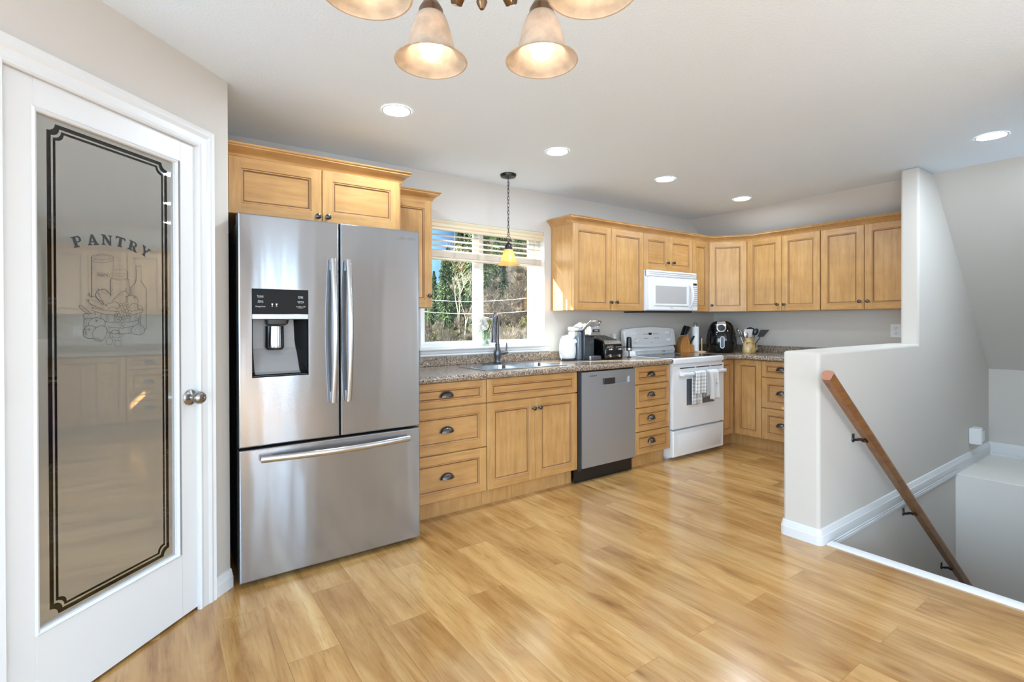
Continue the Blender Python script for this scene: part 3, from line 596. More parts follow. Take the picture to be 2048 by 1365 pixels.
# printed kitchen still life and the word on the glass
DECAL = [[0.4,-189,1492,-193,1487,-201,1482,-215,1478,-230,1476,-245,1475,-258,1475,-266,1478,-269,1482,-266,1486,-257,1491,-245,1495,-230,1498,-214,1499,-201,1498,-192,1496,-189,1492],[0.3,-199,1491,-202,1487,-208,1484,-218,1481,-230,1479,-241,1478,-251,1479,-257,1481,-259,1483,-257,1486,-251,1489,-241,1492,-230,1494,-218,1495,-208,1495,-202,1493,-199,1491],[0.9,-269,1482,-270,1340],[0.4,-189,1487,-191,1446],[0.5,-189,1483,-190,1481,-193,1478,-196,1476,-201,1474,-208,1472,-215,1470,-222,1468,-230,1467,-238,1466,-245,1466,-252,1466,-258,1467,-262,1468,-266,1470,-268,1472,-269,1474],[0.4,-269,1481,-269,1474],[0.4,-189,1491,-189,1482],[0.4,-248,1431,-241,1432,-229,1431,-218,1431,-210,1431,-206,1430,-205,1429,-205,1428,-205,1427,-204,1425,-203,1422,-204,1420,-207,1418,-215,1417,-226,1417,-237,1417,-245,1418,-248,1418,-249,1419,-249,1420,-249,1421,-249,1423,-249,1426,-249,1428,-249,1430,-250,1431,-251,1431,-251,1431,-248,1431],[0.4,-132,1444,-135,1441,-142,1437,-152,1435,-164,1433,-176,1432,-186,1433,-193,1435,-195,1438,-193,1442,-186,1445,-176,1448,-164,1450,-152,1450,-142,1449,-135,1447,-132,1444],[0.4,-132,1435,-133,1434,-135,1432,-138,1430,-142,1429,-147,1427,-152,1426,-158,1425,-164,1424,-170,1424,-176,1424,-182,1424,-186,1425,-190,1425,-193,1427,-195,1428,-195,1430],[0.4,-133,1425,-133,1423,-135,1421,-138,1420,-142,1418,-147,1417,-152,1416,-158,1415,-164,1414,-171,1414,-176,1414,-182,1414,-186,1415,-190,1415,-193,1417,-195,1418,-195,1419],[0.3,-133,1420,-133,1419,-135,1417,-138,1416,-142,1414,-147,1413,-152,1412,-158,1411,-164,1410,-171,1410,-176,1410,-182,1410,-186,1410,-190,1411,-193,1412,-195,1414,-195,1415],[0.4,-195,1438,-195,1416],[0.4,-132,1444,-133,1416],[0.9,-195,1416,-196,1415,-198,1413,-200,1410,-201,1407,-202,1402,-202,1396,-201,1390,-201,1383,-201,1374,-201,1364,-201,1355,-201,1348],[0.7,-133,1416,-132,1415,-130,1415,-129,1413,-128,1407,-127,1396,-127,1381,-127,1366,-127,1355],[0.4,-77,1471,-77,1470,-80,1469,-84,1468,-88,1468,-92,1467,-96,1467,-98,1468,-99,1469,-98,1470,-96,1471,-92,1471,-88,1472,-84,1472,-80,1472,-77,1472,-77,1471],[0.7,-99,1468,-99,1457,-98,1441,-98,1424,-100,1411,-104,1403,-110,1397,-116,1392,-121,1388,-122,1384,-123,1380,-122,1377,-122,1374,-122,1369,-122,1364,-122,1359,-123,1356],[0.4,-77,1470,-77,1411],[0.6,-77,1411,-76,1409,-74,1407,-71,1404,-68,1401,-65,1397,-62,1393,-58,1389,-56,1385,-55,1384,-55,1385,-55,1382,-55,1370,-55,1342,-55,1302,-56,1263,-56,1236,-57,1226,-58,1227,-59,1231,-59,1234],[0.9,-200,1352,-202,1355,-206,1360,-211,1364,-216,1368,-220,1370,-225,1371,-230,1371,-235,1371,-239,1370,-243,1369,-247,1367,-250,1364,-252,1361,-254,1357,-255,1353,-255,1349,-254,1345,-251,1341,-249,1337,-245,1333,-241,1328,-236,1323,-232,1319,-228,1316],[0.4,-235,1372,-234,1373,-232,1375,-230,1376,-228,1377,-225,1376,-222,1374,-218,1372,-216,1370,-213,1368,-211,1365,-210,1363,-210,1361,-211,1360,-214,1360,-218,1359,-221,1359,-224,1360,-227,1361,-229,1362,-231,1364,-233,1366,-234,1368,-234,1370,-235,1372],[0.7,-245,1376,-245,1366],[0.7,-194,1333,-191,1336,-187,1340,-183,1345,-178,1349,-173,1354,-168,1358,-164,1363,-159,1366,-155,1368,-151,1370,-148,1371,-144,1370,-140,1369,-136,1367,-133,1365,-131,1362,-129,1360,-129,1356,-129,1354,-129,1352],[0.4,-142,1371,-142,1381,-139,1381,-139,1371],[0.7,-144,1344,-143,1346,-141,1348,-139,1351,-136,1353,-133,1354,-129,1355,-125,1356,-121,1356,-116,1356,-111,1356,-106,1355,-101,1353,-98,1350,-95,1345,-93,1340,-91,1335,-91,1331,-93,1327,-94,1323,-95,1320],[0.4,-113,1352,-105,1348,-99,1351],[0.4,-107,1353,-108,1346],[0.7,-221,1313,-219,1315,-217,1317,-214,1320,-211,1322,-208,1323,-205,1323,-203,1323,-200,1324,-197,1326,-193,1327,-189,1329,-185,1330,-181,1329,-177,1328,-174,1326,-171,1323,-169,1321,-168,1317,-168,1314,-168,1311,-169,1309,-171,1307,-173,1305,-174,1304],[0.6,-213,1301,-210,1303,-207,1305,-204,1308,-200,1310,-196,1311,-191,1311,-186,1311,-182,1310,-179,1308,-177,1305,-176,1302,-175,1301],[0.6,-124,1316,-123,1318,-122,1320,-120,1322,-117,1324,-114,1325,-110,1326,-105,1326,-101,1326,-98,1325,-95,1323,-93,1321,-91,1319,-91,1316,-91,1312,-92,1308,-93,1306],[0.4,-91,1321,-89,1321,-86,1321,-82,1320,-79,1319,-77,1317,-74,1313,-73,1310,-71,1307,-70,1304,-70,1302,-70,1300,-71,1299,-74,1299,-78,1300,-82,1301,-85,1303,-88,1304,-90,1307,-92,1309,-93,1311,-93,1314,-93,1317,-92,1319,-91,1321],[0.7,-280,1333,-280,1331,-280,1328,-279,1324,-277,1321,-274,1319,-270,1317,-265,1314,-259,1312,-252,1309,-243,1306,-234,1303,-228,1301],[0.4,-280,1333,-277,1333,-274,1333,-270,1333,-266,1332,-261,1330,-256,1328,-251,1326,-245,1323,-239,1318,-233,1311,-227,1305,-223,1301],[0.6,-270,1342,-268,1343,-265,1344,-262,1346,-259,1345,-255,1343,-250,1340,-244,1335,-239,1331,-232,1327,-225,1321,-219,1317,-214,1313],[0.7,-290,1334,-281,1330],[0.7,-289,1326,-281,1330],[0.7,-282,1356,-274,1348],[0.7,-283,1348,-272,1343],[0.4,-277,1359,-276,1345],[0.7,-267,1308,-262,1306,-255,1304,-246,1302,-239,1300,-232,1298,-225,1297,-218,1296,-211,1296,-202,1295,-191,1295,-181,1294,-175,1294],[0.7,-265,1296,-260,1294,-252,1291,-244,1289,-235,1286,-228,1285,-220,1283,-212,1282,-204,1282,-195,1281,-186,1281,-178,1281,-173,1281],[0.7,-267,1308,-265,1295],[0.6,-121,1295,-117,1296,-111,1297,-104,1299,-98,1300,-91,1302,-83,1304,-76,1305,-71,1307],[0.6,-121,1283,-117,1284,-111,1285,-104,1286,-98,1288,-91,1289,-83,1291,-76,1293,-71,1295],[0.4,-71,1307,-71,1295],[0.7,-222,1257,-218,1257,-213,1256,-206,1256,-200,1255,-194,1255,-186,1255,-180,1255,-175,1254],[0.7,-213,1240,-210,1239,-205,1238,-199,1236,-193,1235,-186,1235,-177,1234,-169,1234,-164,1234],[0.7,-141,1253,-137,1254,-131,1255,-124,1256,-118,1257,-110,1258,-102,1260,-95,1261,-90,1262],[0.7,-153,1234,-148,1234,-143,1235,-136,1236,-130,1236,-123,1238,-116,1239,-110,1240,-106,1241],[0.7,-211,1218,-207,1217,-201,1216,-194,1215,-186,1213,-178,1213,-170,1212,-161,1211,-153,1211,-144,1211,-135,1212,-127,1213,-122,1214],[0.4,-239,1284,-239,1265],[0.4,-235,1284,-235,1265],[0.4,-215,1282,-216,1256],[0.4,-211,1282,-211,1256],[0.4,-186,1280,-186,1254],[0.4,-182,1280,-182,1254],[0.4,-128,1282,-128,1257],[0.4,-123,1282,-123,1257],[0.4,-104,1287,-104,1260],[0.4,-99,1287,-99,1260],[0.4,-84,1291,-84,1273],[0.4,-79,1291,-79,1273],[0.4,-212,1235,-212,1218],[0.4,-207,1235,-207,1217],[0.4,-172,1232,-172,1212],[0.4,-167,1232,-167,1212],[0.4,-130,1234,-130,1214],[0.4,-125,1233,-125,1214],[0.4,-260,1292,-260,1279],[0.4,-255,1292,-256,1279],[0.4,-154,1320,-156,1317,-159,1315,-163,1315,-166,1318,-166,1322,-163,1325,-159,1326,-156,1324,-154,1320],[0.4,-144,1321,-145,1318,-149,1316,-153,1316,-155,1319,-155,1323,-153,1326,-149,1327,-145,1325,-144,1321],[0.4,-132,1325,-134,1321,-137,1319,-141,1319,-144,1322,-144,1326,-141,1329,-137,1330,-133,1328,-132,1325],[0.4,-152,1310,-153,1306,-157,1304,-161,1305,-163,1308,-163,1311,-161,1315,-157,1315,-153,1313,-152,1310],[0.4,-139,1310,-141,1307,-144,1304,-148,1305,-151,1308,-151,1312,-148,1315,-144,1316,-140,1314,-139,1310],[0.4,-127,1316,-129,1312,-133,1310,-137,1311,-139,1314,-139,1318,-137,1321,-133,1321,-129,1320,-127,1316],[0.4,-122,1305,-124,1302,-127,1300,-131,1300,-134,1303,-134,1307,-131,1310,-127,1311,-124,1309,-122,1305],[0.4,-169,1291,-170,1287,-174,1285,-178,1286,-180,1289,-180,1293,-178,1296,-174,1296,-170,1294,-169,1291],[0.4,-157,1293,-159,1290,-162,1288,-166,1288,-169,1291,-169,1295,-166,1298,-162,1299,-159,1297,-157,1293],[0.4,-148,1299,-149,1296,-153,1294,-157,1294,-160,1297,-160,1301,-157,1304,-153,1305,-149,1303,-148,1299],[0.4,-142,1294,-144,1290,-147,1288,-151,1289,-154,1292,-154,1296,-151,1299,-147,1300,-144,1298,-142,1294],[0.4,-131,1298,-133,1294,-137,1292,-141,1293,-143,1296,-143,1300,-141,1303,-137,1303,-133,1302,-131,1298],[0.4,-118,1295,-120,1291,-123,1289,-128,1289,-130,1292,-130,1296,-128,1299,-123,1300,-120,1298,-118,1295],[0.4,-174,1282,-176,1278,-179,1276,-183,1277,-186,1280,-186,1284,-183,1287,-179,1287,-176,1286,-174,1282],[0.4,-163,1281,-165,1278,-168,1276,-172,1276,-175,1279,-175,1283,-172,1286,-168,1287,-165,1285,-163,1281],[0.4,-152,1278,-153,1274,-157,1272,-161,1273,-164,1276,-164,1280,-161,1283,-157,1284,-153,1282,-152,1278],[0.4,-140,1285,-142,1282,-145,1280,-150,1280,-152,1283,-152,1287,-150,1290,-145,1291,-142,1289,-140,1285],[0.4,-129,1285,-130,1282,-134,1280,-138,1280,-141,1283,-141,1287,-138,1290,-134,1291,-130,1289,-129,1285],[0.4,-118,1283,-120,1279,-124,1277,-128,1278,-130,1281,-130,1285,-128,1288,-123,1288,-120,1286,-118,1283],[0.4,-169,1271,-170,1267,-174,1265,-178,1266,-180,1269,-180,1273,-178,1276,-174,1276,-170,1274,-169,1271],[0.4,-158,1267,-159,1264,-163,1262,-167,1263,-169,1265,-169,1269,-167,1272,-163,1273,-159,1271,-158,1267],[0.4,-146,1271,-148,1267,-151,1265,-155,1266,-158,1269,-158,1273,-155,1276,-151,1277,-148,1275,-146,1271],[0.4,-135,1273,-136,1269,-140,1267,-144,1268,-147,1271,-147,1275,-144,1278,-140,1278,-136,1277,-135,1273],[0.4,-127,1276,-128,1272,-132,1270,-136,1271,-139,1274,-139,1278,-136,1281,-132,1281,-128,1279,-127,1276],[0.4,-165,1260,-167,1257,-170,1255,-174,1256,-177,1258,-177,1262,-174,1265,-170,1266,-167,1264,-165,1260],[0.4,-152,1259,-153,1256,-157,1254,-161,1254,-164,1257,-164,1261,-161,1264,-157,1265,-153,1263,-152,1259],[0.4,-141,1262,-142,1258,-146,1257,-150,1257,-152,1260,-152,1264,-150,1267,-146,1268,-142,1266,-141,1262],[0.4,-160,1250,-161,1246,-165,1244,-169,1245,-171,1248,-171,1252,-169,1255,-165,1255,-161,1253,-160,1250],[0.4,-148,1247,-150,1243,-153,1241,-157,1242,-160,1245,-160,1249,-157,1252,-153,1252,-150,1251,-148,1247],[0.4,-150,1236,-152,1232,-155,1230,-159,1231,-162,1234,-162,1238,-159,1241,-155,1241,-152,1239,-150,1236],[0.7,-89,1273,-89,1269,-89,1262,-90,1255,-92,1249,-97,1246,-103,1243,-109,1240,-114,1237,-117,1233,-119,1230,-120,1226,-120,1223,-119,1219,-118,1216,-115,1213,-112,1211,-108,1209,-103,1208,-98,1207,-92,1206,-87,1206,-81,1207,-76,1208,-72,1210,-68,1212,-66,1215,-64,1218,-63,1222,-63,1225,-65,1230,-67,1234,-70,1238,-72,1241,-75,1243,-78,1246,-80,1249,-81,1255,-82,1262,-82,1269,-82,1273],[0.3,-89,1271,-89,1266,-89,1259,-89,1251,-90,1244,-93,1240,-96,1236,-100,1233,-102,1230,-102,1224,-101,1218,-99,1212,-98,1208],[0.3,-86,1271,-86,1267,-85,1260,-85,1252,-85,1244,-85,1235,-85,1224,-84,1214,-84,1207],[0.3,-82,1271,-82,1265,-82,1257,-81,1248,-80,1240,-78,1235,-76,1232,-75,1229,-74,1225,-74,1221,-76,1216,-77,1212,-78,1209],[0.7,-283,1242,-282,1245,-281,1250,-280,1254,-278,1259,-275,1262,-271,1265,-267,1268,-263,1270,-258,1271,-253,1272,-247,1271,-242,1270,-237,1269,-233,1267,-228,1265,-225,1262,-223,1258,-222,1253,-221,1249,-222,1245,-223,1243,-225,1241,-227,1241,-229,1240],[0.9,-263,1199,-267,1199,-272,1198,-278,1199,-283,1199,-287,1201,-292,1204,-295,1206,-298,1210,-299,1213,-299,1218,-299,1222,-298,1226,-297,1230,-296,1233,-294,1236,-291,1239,-287,1241,-283,1242,-278,1243,-273,1243,-268,1242,-263,1240,-258,1238,-255,1237],[0.7,-255,1235,-252,1237,-248,1239,-243,1241,-239,1242,-235,1243,-230,1243,-225,1242,-222,1240,-219,1237,-217,1233,-215,1229,-215,1224,-215,1219,-217,1212,-219,1206,-222,1201,-226,1196,-230,1192,-235,1189,-239,1187,-244,1187,-248,1188,-253,1190,-257,1192,-260,1195,-263,1198,-265,1202,-266,1205,-267,1209,-268,1213,-267,1217,-266,1220,-264,1224,-260,1229,-257,1233,-255,1235],[0.5,-253,1260,-245,1260],[0.5,-253,1260,-249,1254],[0.5,-253,1260,-256,1255],[0.5,-253,1260,-260,1260],[0.5,-253,1260,-256,1266],[0.5,-253,1260,-249,1266],[0.5,-279,1230,-271,1229],[0.5,-279,1230,-275,1224],[0.5,-279,1230,-282,1224],[0.5,-279,1230,-286,1230],[0.5,-279,1230,-282,1235],[0.5,-279,1230,-275,1235],[0.7,-278,1280,-284,1285,-293,1291,-302,1297,-308,1302,-311,1306,-312,1308,-312,1309,-312,1310,-312,1312,-311,1313,-310,1313,-308,1313,-307,1313,-306,1313,-304,1312,-300,1309,-294,1304,-285,1296,-277,1289,-271,1283],[0.7,-297,1282,-297,1282,-297,1283,-296,1284,-292,1285,-285,1286,-275,1286,-265,1287,-258,1287],[0.7,-297,1282,-297,1272],[0.7,-297,1272,-296,1271,-295,1270,-294,1269,-291,1268,-285,1269,-278,1269,-271,1270,-266,1270],[0.7,-296,1266,-296,1239],[0.4,-287,1264,-288,1241],[0.4,-296,1265,-276,1267],[0.9,-203,1197,-203,1200,-204,1205,-205,1210,-204,1214,-202,1218,-199,1221,-195,1224,-192,1226,-187,1226,-183,1226,-179,1225,-175,1224,-172,1222,-170,1219,-169,1217,-168,1215],[0.5,-194,1186,-196,1179,-201,1174,-207,1173,-214,1175,-218,1180,-220,1187,-218,1194,-214,1199,-207,1200,-201,1198,-196,1193,-194,1186],[0.5,-159,1176,-161,1170,-165,1166,-170,1164,-176,1164,-182,1167,-185,1171,-187,1177,-185,1183,-182,1187,-176,1189,-170,1189,-165,1186,-161,1181,-159,1176],[0.4,-164,1206,-166,1201,-170,1199,-176,1199,-181,1202,-183,1206,-181,1211,-176,1214,-170,1213,-165,1210,-164,1206],[0.4,-155,1206,-157,1202,-161,1200,-166,1201,-168,1205,-168,1209,-165,1212,-161,1213,-157,1210,-155,1206],[0.4,-182,1193,-184,1189,-188,1187,-192,1188,-195,1191,-195,1196,-192,1199,-188,1199,-184,1197,-182,1193],[0.4,-161,1192,-163,1188,-167,1186,-171,1187,-174,1191,-174,1195,-171,1198,-167,1199,-163,1197,-161,1192],[0.4,-269,1466,-263,1467],[0.4,-269,1462,-264,1462],[0.4,-269,1458,-263,1458],[0.4,-269,1453,-264,1454],[0.4,-269,1449,-264,1450],[0.4,-269,1445,-263,1446],[0.4,-269,1441,-261,1442],[0.4,-269,1437,-261,1437],[0.4,-269,1433,-261,1433],[0.4,-269,1428,-264,1429],[0.4,-269,1424,-262,1425],[0.4,-269,1420,-264,1421],[0.4,-269,1416,-264,1416],[0.4,-269,1412,-264,1412],[0.4,-269,1407,-264,1408],[0.4,-269,1403,-261,1404],[0.4,-269,1399,-261,1400],[0.4,-269,1395,-262,1396],[0.4,-269,1391,-262,1391],[0.4,-269,1387,-264,1387],[0.4,-270,1382,-264,1383],[0.4,-270,1378,-263,1379],[0.4,-270,1374,-262,1375],[0.4,-270,1370,-262,1370],[0.4,-270,1366,-262,1366],[0.4,-270,1362,-265,1362],[0.4,-270,1357,-263,1358],[0.4,-270,1353,-263,1354],[0.4,-270,1349,-263,1349],[0.4,-270,1345,-265,1345],[0.4,-201,1407,-193,1407],[0.4,-201,1403,-195,1403],[0.4,-201,1399,-191,1400],[0.4,-201,1396,-191,1396],[0.4,-201,1392,-193,1393],[0.4,-201,1388,-194,1389],[0.4,-201,1385,-191,1385],[0.4,-201,1381,-193,1382],[0.4,-201,1377,-191,1378],[0.4,-201,1374,-191,1374],[0.4,-201,1370,-193,1370],[0.4,-201,1366,-194,1367],[0.4,-201,1363,-193,1363],[0.4,-201,1359,-194,1359],[0.4,-201,1355,-195,1356],[0.4,-201,1352,-194,1352],[0.4,-99,1448,-93,1448],[0.4,-99,1443,-96,1443],[0.4,-99,1439,-96,1439],[0.4,-99,1434,-95,1434],[0.4,-99,1429,-96,1430],[0.4,-99,1425,-95,1425],[0.4,-100,1420,-96,1421],[0.4,-100,1416,-96,1416],[0.4,-100,1411,-94,1412],[0.4,-121,1388,-113,1389],[0.4,-121,1385,-111,1386],[0.4,-121,1382,-113,1383],[0.4,-121,1379,-110,1380],[0.4,-121,1376,-113,1377],[0.4,-121,1373,-112,1374],[0.4,-121,1370,-110,1371],[0.4,-122,1367,-113,1368],[0.4,-122,1364,-111,1365],[0.4,-122,1361,-109,1362],[0.4,-122,1359,-115,1359],[0.4,-122,1356,-115,1356],[0.4,-250,1363,-245,1360],[0.4,-249,1359,-241,1356],[0.4,-247,1356,-240,1353],[0.4,-246,1353,-240,1351],[0.4,-244,1349,-238,1347],[0.4,-243,1346,-237,1344],[0.4,-241,1343,-234,1340],[0.4,-239,1340,-235,1338],[0.4,-238,1336,-230,1333],[0.4,-236,1333,-227,1329],[0.4,-235,1330,-226,1326],[0.4,-233,1326,-225,1323],[0.4,-232,1323,-222,1319],[0.4,-230,1320,-225,1318],[0.4,-140,1351,-134,1351],[0.4,-141,1348,-131,1349],[0.4,-141,1345,-132,1345],[0.4,-141,1342,-134,1342],[0.4,-142,1339,-132,1339],[0.4,-142,1336,-134,1336],[0.4,-142,1333,-133,1333],[0.4,-142,1330,-136,1330],[0.3,-193,1336,-191,1332],[0.3,-189,1339,-186,1334],[0.3,-185,1342,-183,1337],[0.3,-182,1344,-179,1339],[0.3,-178,1347,-174,1339],[0.3,-174,1349,-172,1344],[0.3,-170,1352,-169,1348],[0.3,-167,1354,-165,1350],[0.3,-163,1357,-161,1353],[0.3,-159,1359,-156,1353],[0.3,-155,1362,-153,1357],[0.3,-152,1365,-149,1360],[0.4,-296,1233,-290,1234],[0.4,-296,1230,-285,1232],[0.4,-295,1228,-287,1230],[0.4,-295,1226,-288,1227],[0.4,-295,1224,-289,1225],[0.4,-294,1222,-289,1223],[0.4,-294,1220,-288,1221],[0.4,-294,1218,-285,1220],[0.4,-294,1216,-287,1217],[0.4,-293,1214,-288,1215],[0.4,-293,1212,-285,1213],[0.4,-293,1210,-286,1211],[0.3,-260,1195,-261,1205],[0.3,-257,1194,-257,1200],[0.3,-254,1193,-255,1201],[0.3,-251,1192,-252,1201],[0.3,-248,1191,-249,1199],[0.3,-245,1191,-246,1201],[0.3,-242,1190,-243,1197],[0.3,-239,1189,-240,1195],[0.3,-236,1188,-237,1195],[0.3,-277,1321,-278,1319],[0.3,-274,1320,-275,1316],[0.3,-271,1319,-272,1315],[0.3,-268,1318,-269,1312],[0.3,-265,1316,-266,1311],[0.3,-261,1315,-263,1311],[0.3,-258,1314,-259,1311],[0.3,-255,1312,-256,1309],[0.3,-252,1311,-253,1308],[0.3,-248,1310,-249,1306],[0.3,-245,1308,-246,1305],[0.3,-242,1307,-243,1302],[0.3,-239,1306,-240,1303],[0.3,-235,1304,-236,1301],[0.4,-201,1221,-193,1221],[0.4,-200,1218,-194,1218],[0.4,-200,1215,-192,1215],[0.4,-199,1212,-194,1212],[0.4,-199,1209,-191,1209],[0.4,-198,1206,-192,1206],[0.4,-198,1203,-190,1203],[0.4,-197,1200,-190,1200]]
b = B(PX)
for ln in DECAL:
    w = ln[0]/1000.0*1.55; c = ln[1:]; P_ = [((c[2*i]+14)/1000.0, c[2*i+1]/1000.0) for i in range(len(c)//2)]
    for i in range(len(P_)-1):
        dx, dz = P_[i+1][0]-P_[i][0], P_[i+1][1]-P_[i][1]; L_ = math.hypot(dx, dz)
        if L_ < 1e-5: continue
        ex, ez = dx/L_*w*0.4, dz/L_*w*0.4; nx, nz = -dz/L_*w/2, dx/L_*w/2
        a0 = (P_[i][0]-ex, P_[i][1]-ez); a1 = (P_[i+1][0]+ex, P_[i+1][1]+ez)
        b.quad((a0[0]+nx, 0.0143, a0[1]+nz), (a0[0]-nx, 0.0143, a0[1]-nz), (a1[0]-nx, 0.0143, a1[1]-nz), (a1[0]+nx, 0.0143, a1[1]+nz))
b.build('still_life_print', 'printdark', droot, smooth=False, recalc=False)
GLY = {'P': [[(0,0),(0.5,0),(0.5,0.1),(0.38,0.13),(0.38,0.42),(0.62,0.42),(0.8,0.55),(0.8,0.86),(0.62,1),(0,1),(0,0.9),(0.12,0.87),(0.12,0.13),(0,0.1)]],
 'A': [[(0,0),(0.34,0),(0.34,0.1),(0.24,0.13),(0.29,0.28),(0.56,0.28),(0.6,0.13),(0.5,0.1),(0.5,0),(0.98,0),(0.98,0.1),(0.88,0.13),(0.58,1),(0.38,1),(0.1,0.13),(0,0.1)]],
 'N': [[(0,0),(0.34,0),(0.34,0.1),(0.23,0.13),(0.23,0.72),(0.72,0),(0.88,0),(0.88,0.87),(0.98,0.9),(0.98,1),(0.66,1),(0.66,0.9),(0.77,0.87),(0.77,0.34),(0.32,1),(0,1),(0,0.9),(0.12,0.87),(0.12,0.13),(0,0.1)]],
 'T': [[(0.24,0),(0.70,0),(0.70,0.1),(0.60,0.13),(0.60,0.86),(0.82,0.86),(0.87,0.70),(0.94,0.70),(0.94,1),(0,1),(0,0.70),(0.07,0.70),(0.12,0.86),(0.34,0.86),(0.34,0.13),(0.24,0.1)]],
 'R': [[(0,0),(0.48,0),(0.48,0.1),(0.37,0.13),(0.37,0.40),(0.46,0.40),(0.66,0),(0.96,0),(0.96,0.1),(0.86,0.13),(0.69,0.44),(0.82,0.58),(0.82,0.86),(0.64,1),(0,1),(0,0.9),(0.12,0.87),(0.12,0.13),(0,0.1)]],
 'Y': [[(0.28,0),(0.70,0),(0.70,0.1),(0.60,0.13),(0.60,0.42),(0.88,0.87),(0.98,0.9),(0.98,1),(0.64,1),(0.64,0.9),(0.70,0.87),(0.50,0.54),(0.32,0.87),(0.40,0.9),(0.40,1),(0,1),(0,0.9),(0.10,0.87),(0.37,0.42),(0.37,0.13),(0.28,0.1)]]}
HOLE = {'P': [(0.38,0.54),(0.54,0.54),(0.6,0.60),(0.6,0.82),(0.54,0.88),(0.38,0.88)], 'R': [(0.37,0.54),(0.54,0.54),(0.6,0.60),(0.6,0.82),(0.54,0.88),(0.37,0.88)], 'A': [(0.33,0.40),(0.52,0.40),(0.44,0.70)]}
b = B(PX)
for ch, s_, z_, a_ in (('P', -0.301, 1.529, 20), ('A', -0.250, 1.543, 10), ('N', -0.199, 1.550, 1), ('T', -0.147, 1.551, -8), ('R', -0.096, 1.543, -16), ('Y', -0.045, 1.530, -25)):
    ca, sa = math.cos(rad(a_)), math.sin(rad(a_)); H_ = 0.037; W_ = 0.040
    def tf(p, yy=0.0141):
        x_, q_ = (p[0]-0.49)*W_, (p[1]-0.5)*H_
        return (s_+x_*ca-q_*sa, yy, z_+x_*sa+q_*ca)
    b.poly([tf(p) for p in GLY[ch][0]])
b.build('lettering', 'printdark', droot, smooth=False, recalc=False)
b = B(PX)
for ch, s_, z_, a_ in (('P', -0.301, 1.529, 20), ('A', -0.250, 1.543, 10), ('R', -0.096, 1.543, -16)):
    ca, sa = math.cos(rad(a_)), math.sin(rad(a_)); H_ = 0.037; W_ = 0.040
    b.poly([(s_+(p[0]-0.49)*W_*ca-(p[1]-0.5)*H_*sa, 0.0139, z_+(p[0]-0.49)*W_*sa+(p[1]-0.5)*H_*ca) for p in HOLE[ch]])
b.build('lettering_counter', 'frosted', droot, smooth=False, recalc=False)
_f = PX @ Vector((-0.214, 0.0142, 1.423)); textmesh('PASTA', 0.0115, plane_xf(_f, (1, 1, 0), (0, 0, 1)), 'jar_lettering', 'printdark', droot, 0.0, spacing=1.15)
b = B(PX)
kx, kz = 0.152, 0.932
b.lathe([(0.001, -0.0005), (0.033, -0.001), (0.0345, -0.004), (0.031, -0.010), (0.014, -0.016), (0.011, -0.026), (0.013, -0.030), (0.0235, -0.036), (0.0275, -0.047), (0.0265, -0.058), (0.019, -0.067), (0.010, -0.0685), (0.009, -0.066), (0.001, -0.066)][::1], (kx, y0, kz), (0, 1, 0), 32)
b.build('door_handle', 'nickel', droot)
b = B(PX); b.box(0.2125, 0.2165, -0.006, 0.004, 0.945, 0.975); b.build('strike_plate', 'nickel', droot)
for hz in (1.813, 1.040, 0.264):
    b = B(PX); b.cyl((-0.536, -0.004, hz-0.042), (-0.536, -0.004, hz+0.042), 0.0065, n=10); b.box(-0.552, -0.536, -0.003, 0.0, hz-0.040, hz+0.040); b.build('hinge', 'darkgrey', droot)
# pantry contents, seen in slivers through the clear bands
r = thing('pantry_shelving', 'white wire shelving inside the pantry, glimpsed through the clear bands of the door', 'shelf', (-0.55, 3.0, 0))
for z in (0.32, 0.62, 1.02, 1.36, 1.72):
    b = B()
    for k in range(14): b.cyl((-1.35, 2.95+k*0.036, z), (0.10, 2.95+k*0.036, z), 0.003, n=5)
    b.cyl((-1.35, 2.94, z-0.02), (0.10, 2.94, z-0.02), 0.004, n=5)
    b.build('shelf', 'white', r)
for nm, lb, ct, mt_, bx in (('storage_bin', 'dark blue fabric storage bin low in the pantry behind the glass', 'bin', 'bluebin', (-0.75, 0.08, 3.0, 3.35, 0.626, 0.98)),
    ('cardboard_box', 'brown cardboard box on the upper pantry shelf behind the glass', 'box', 'card', (-0.85, -0.30, 3.0, 3.35, 1.366, 1.66)),
    ('paper_bag', 'brown paper bag on the middle pantry shelf behind the glass', 'bag', 'card', (-0.15, 0.05, 2.98, 3.25, 1.026, 1.3)),
    ('food_packet', 'red food packet on the pantry floor seen through the lower clear band', 'packet', 'red', (-0.62, -0.50, 2.75, 2.85, 0.0, 0.28)),
    ('storage_tub', 'pale storage tub on the lowest pantry shelf behind the glass', 'tub', 'plasticw', (-0.95, -0.45, 3.0, 3.3, 0.326, 0.56))):
    x0, x1, ya, yb, za, zb = bx; rr = thing(nm, lb, ct, ((x0+x1)/2, (ya+yb)/2, za))
    b = B(); b.box(x0, x1, ya, yb, za, zb); b.build('body', mt_, rr, bevel=0.012)
    b = B(); b.box(x0+0.005, x1-0.005, ya+0.005, yb-0.005, zb, zb+0.012); b.build('lid', mt_, rr, bevel=0.004)
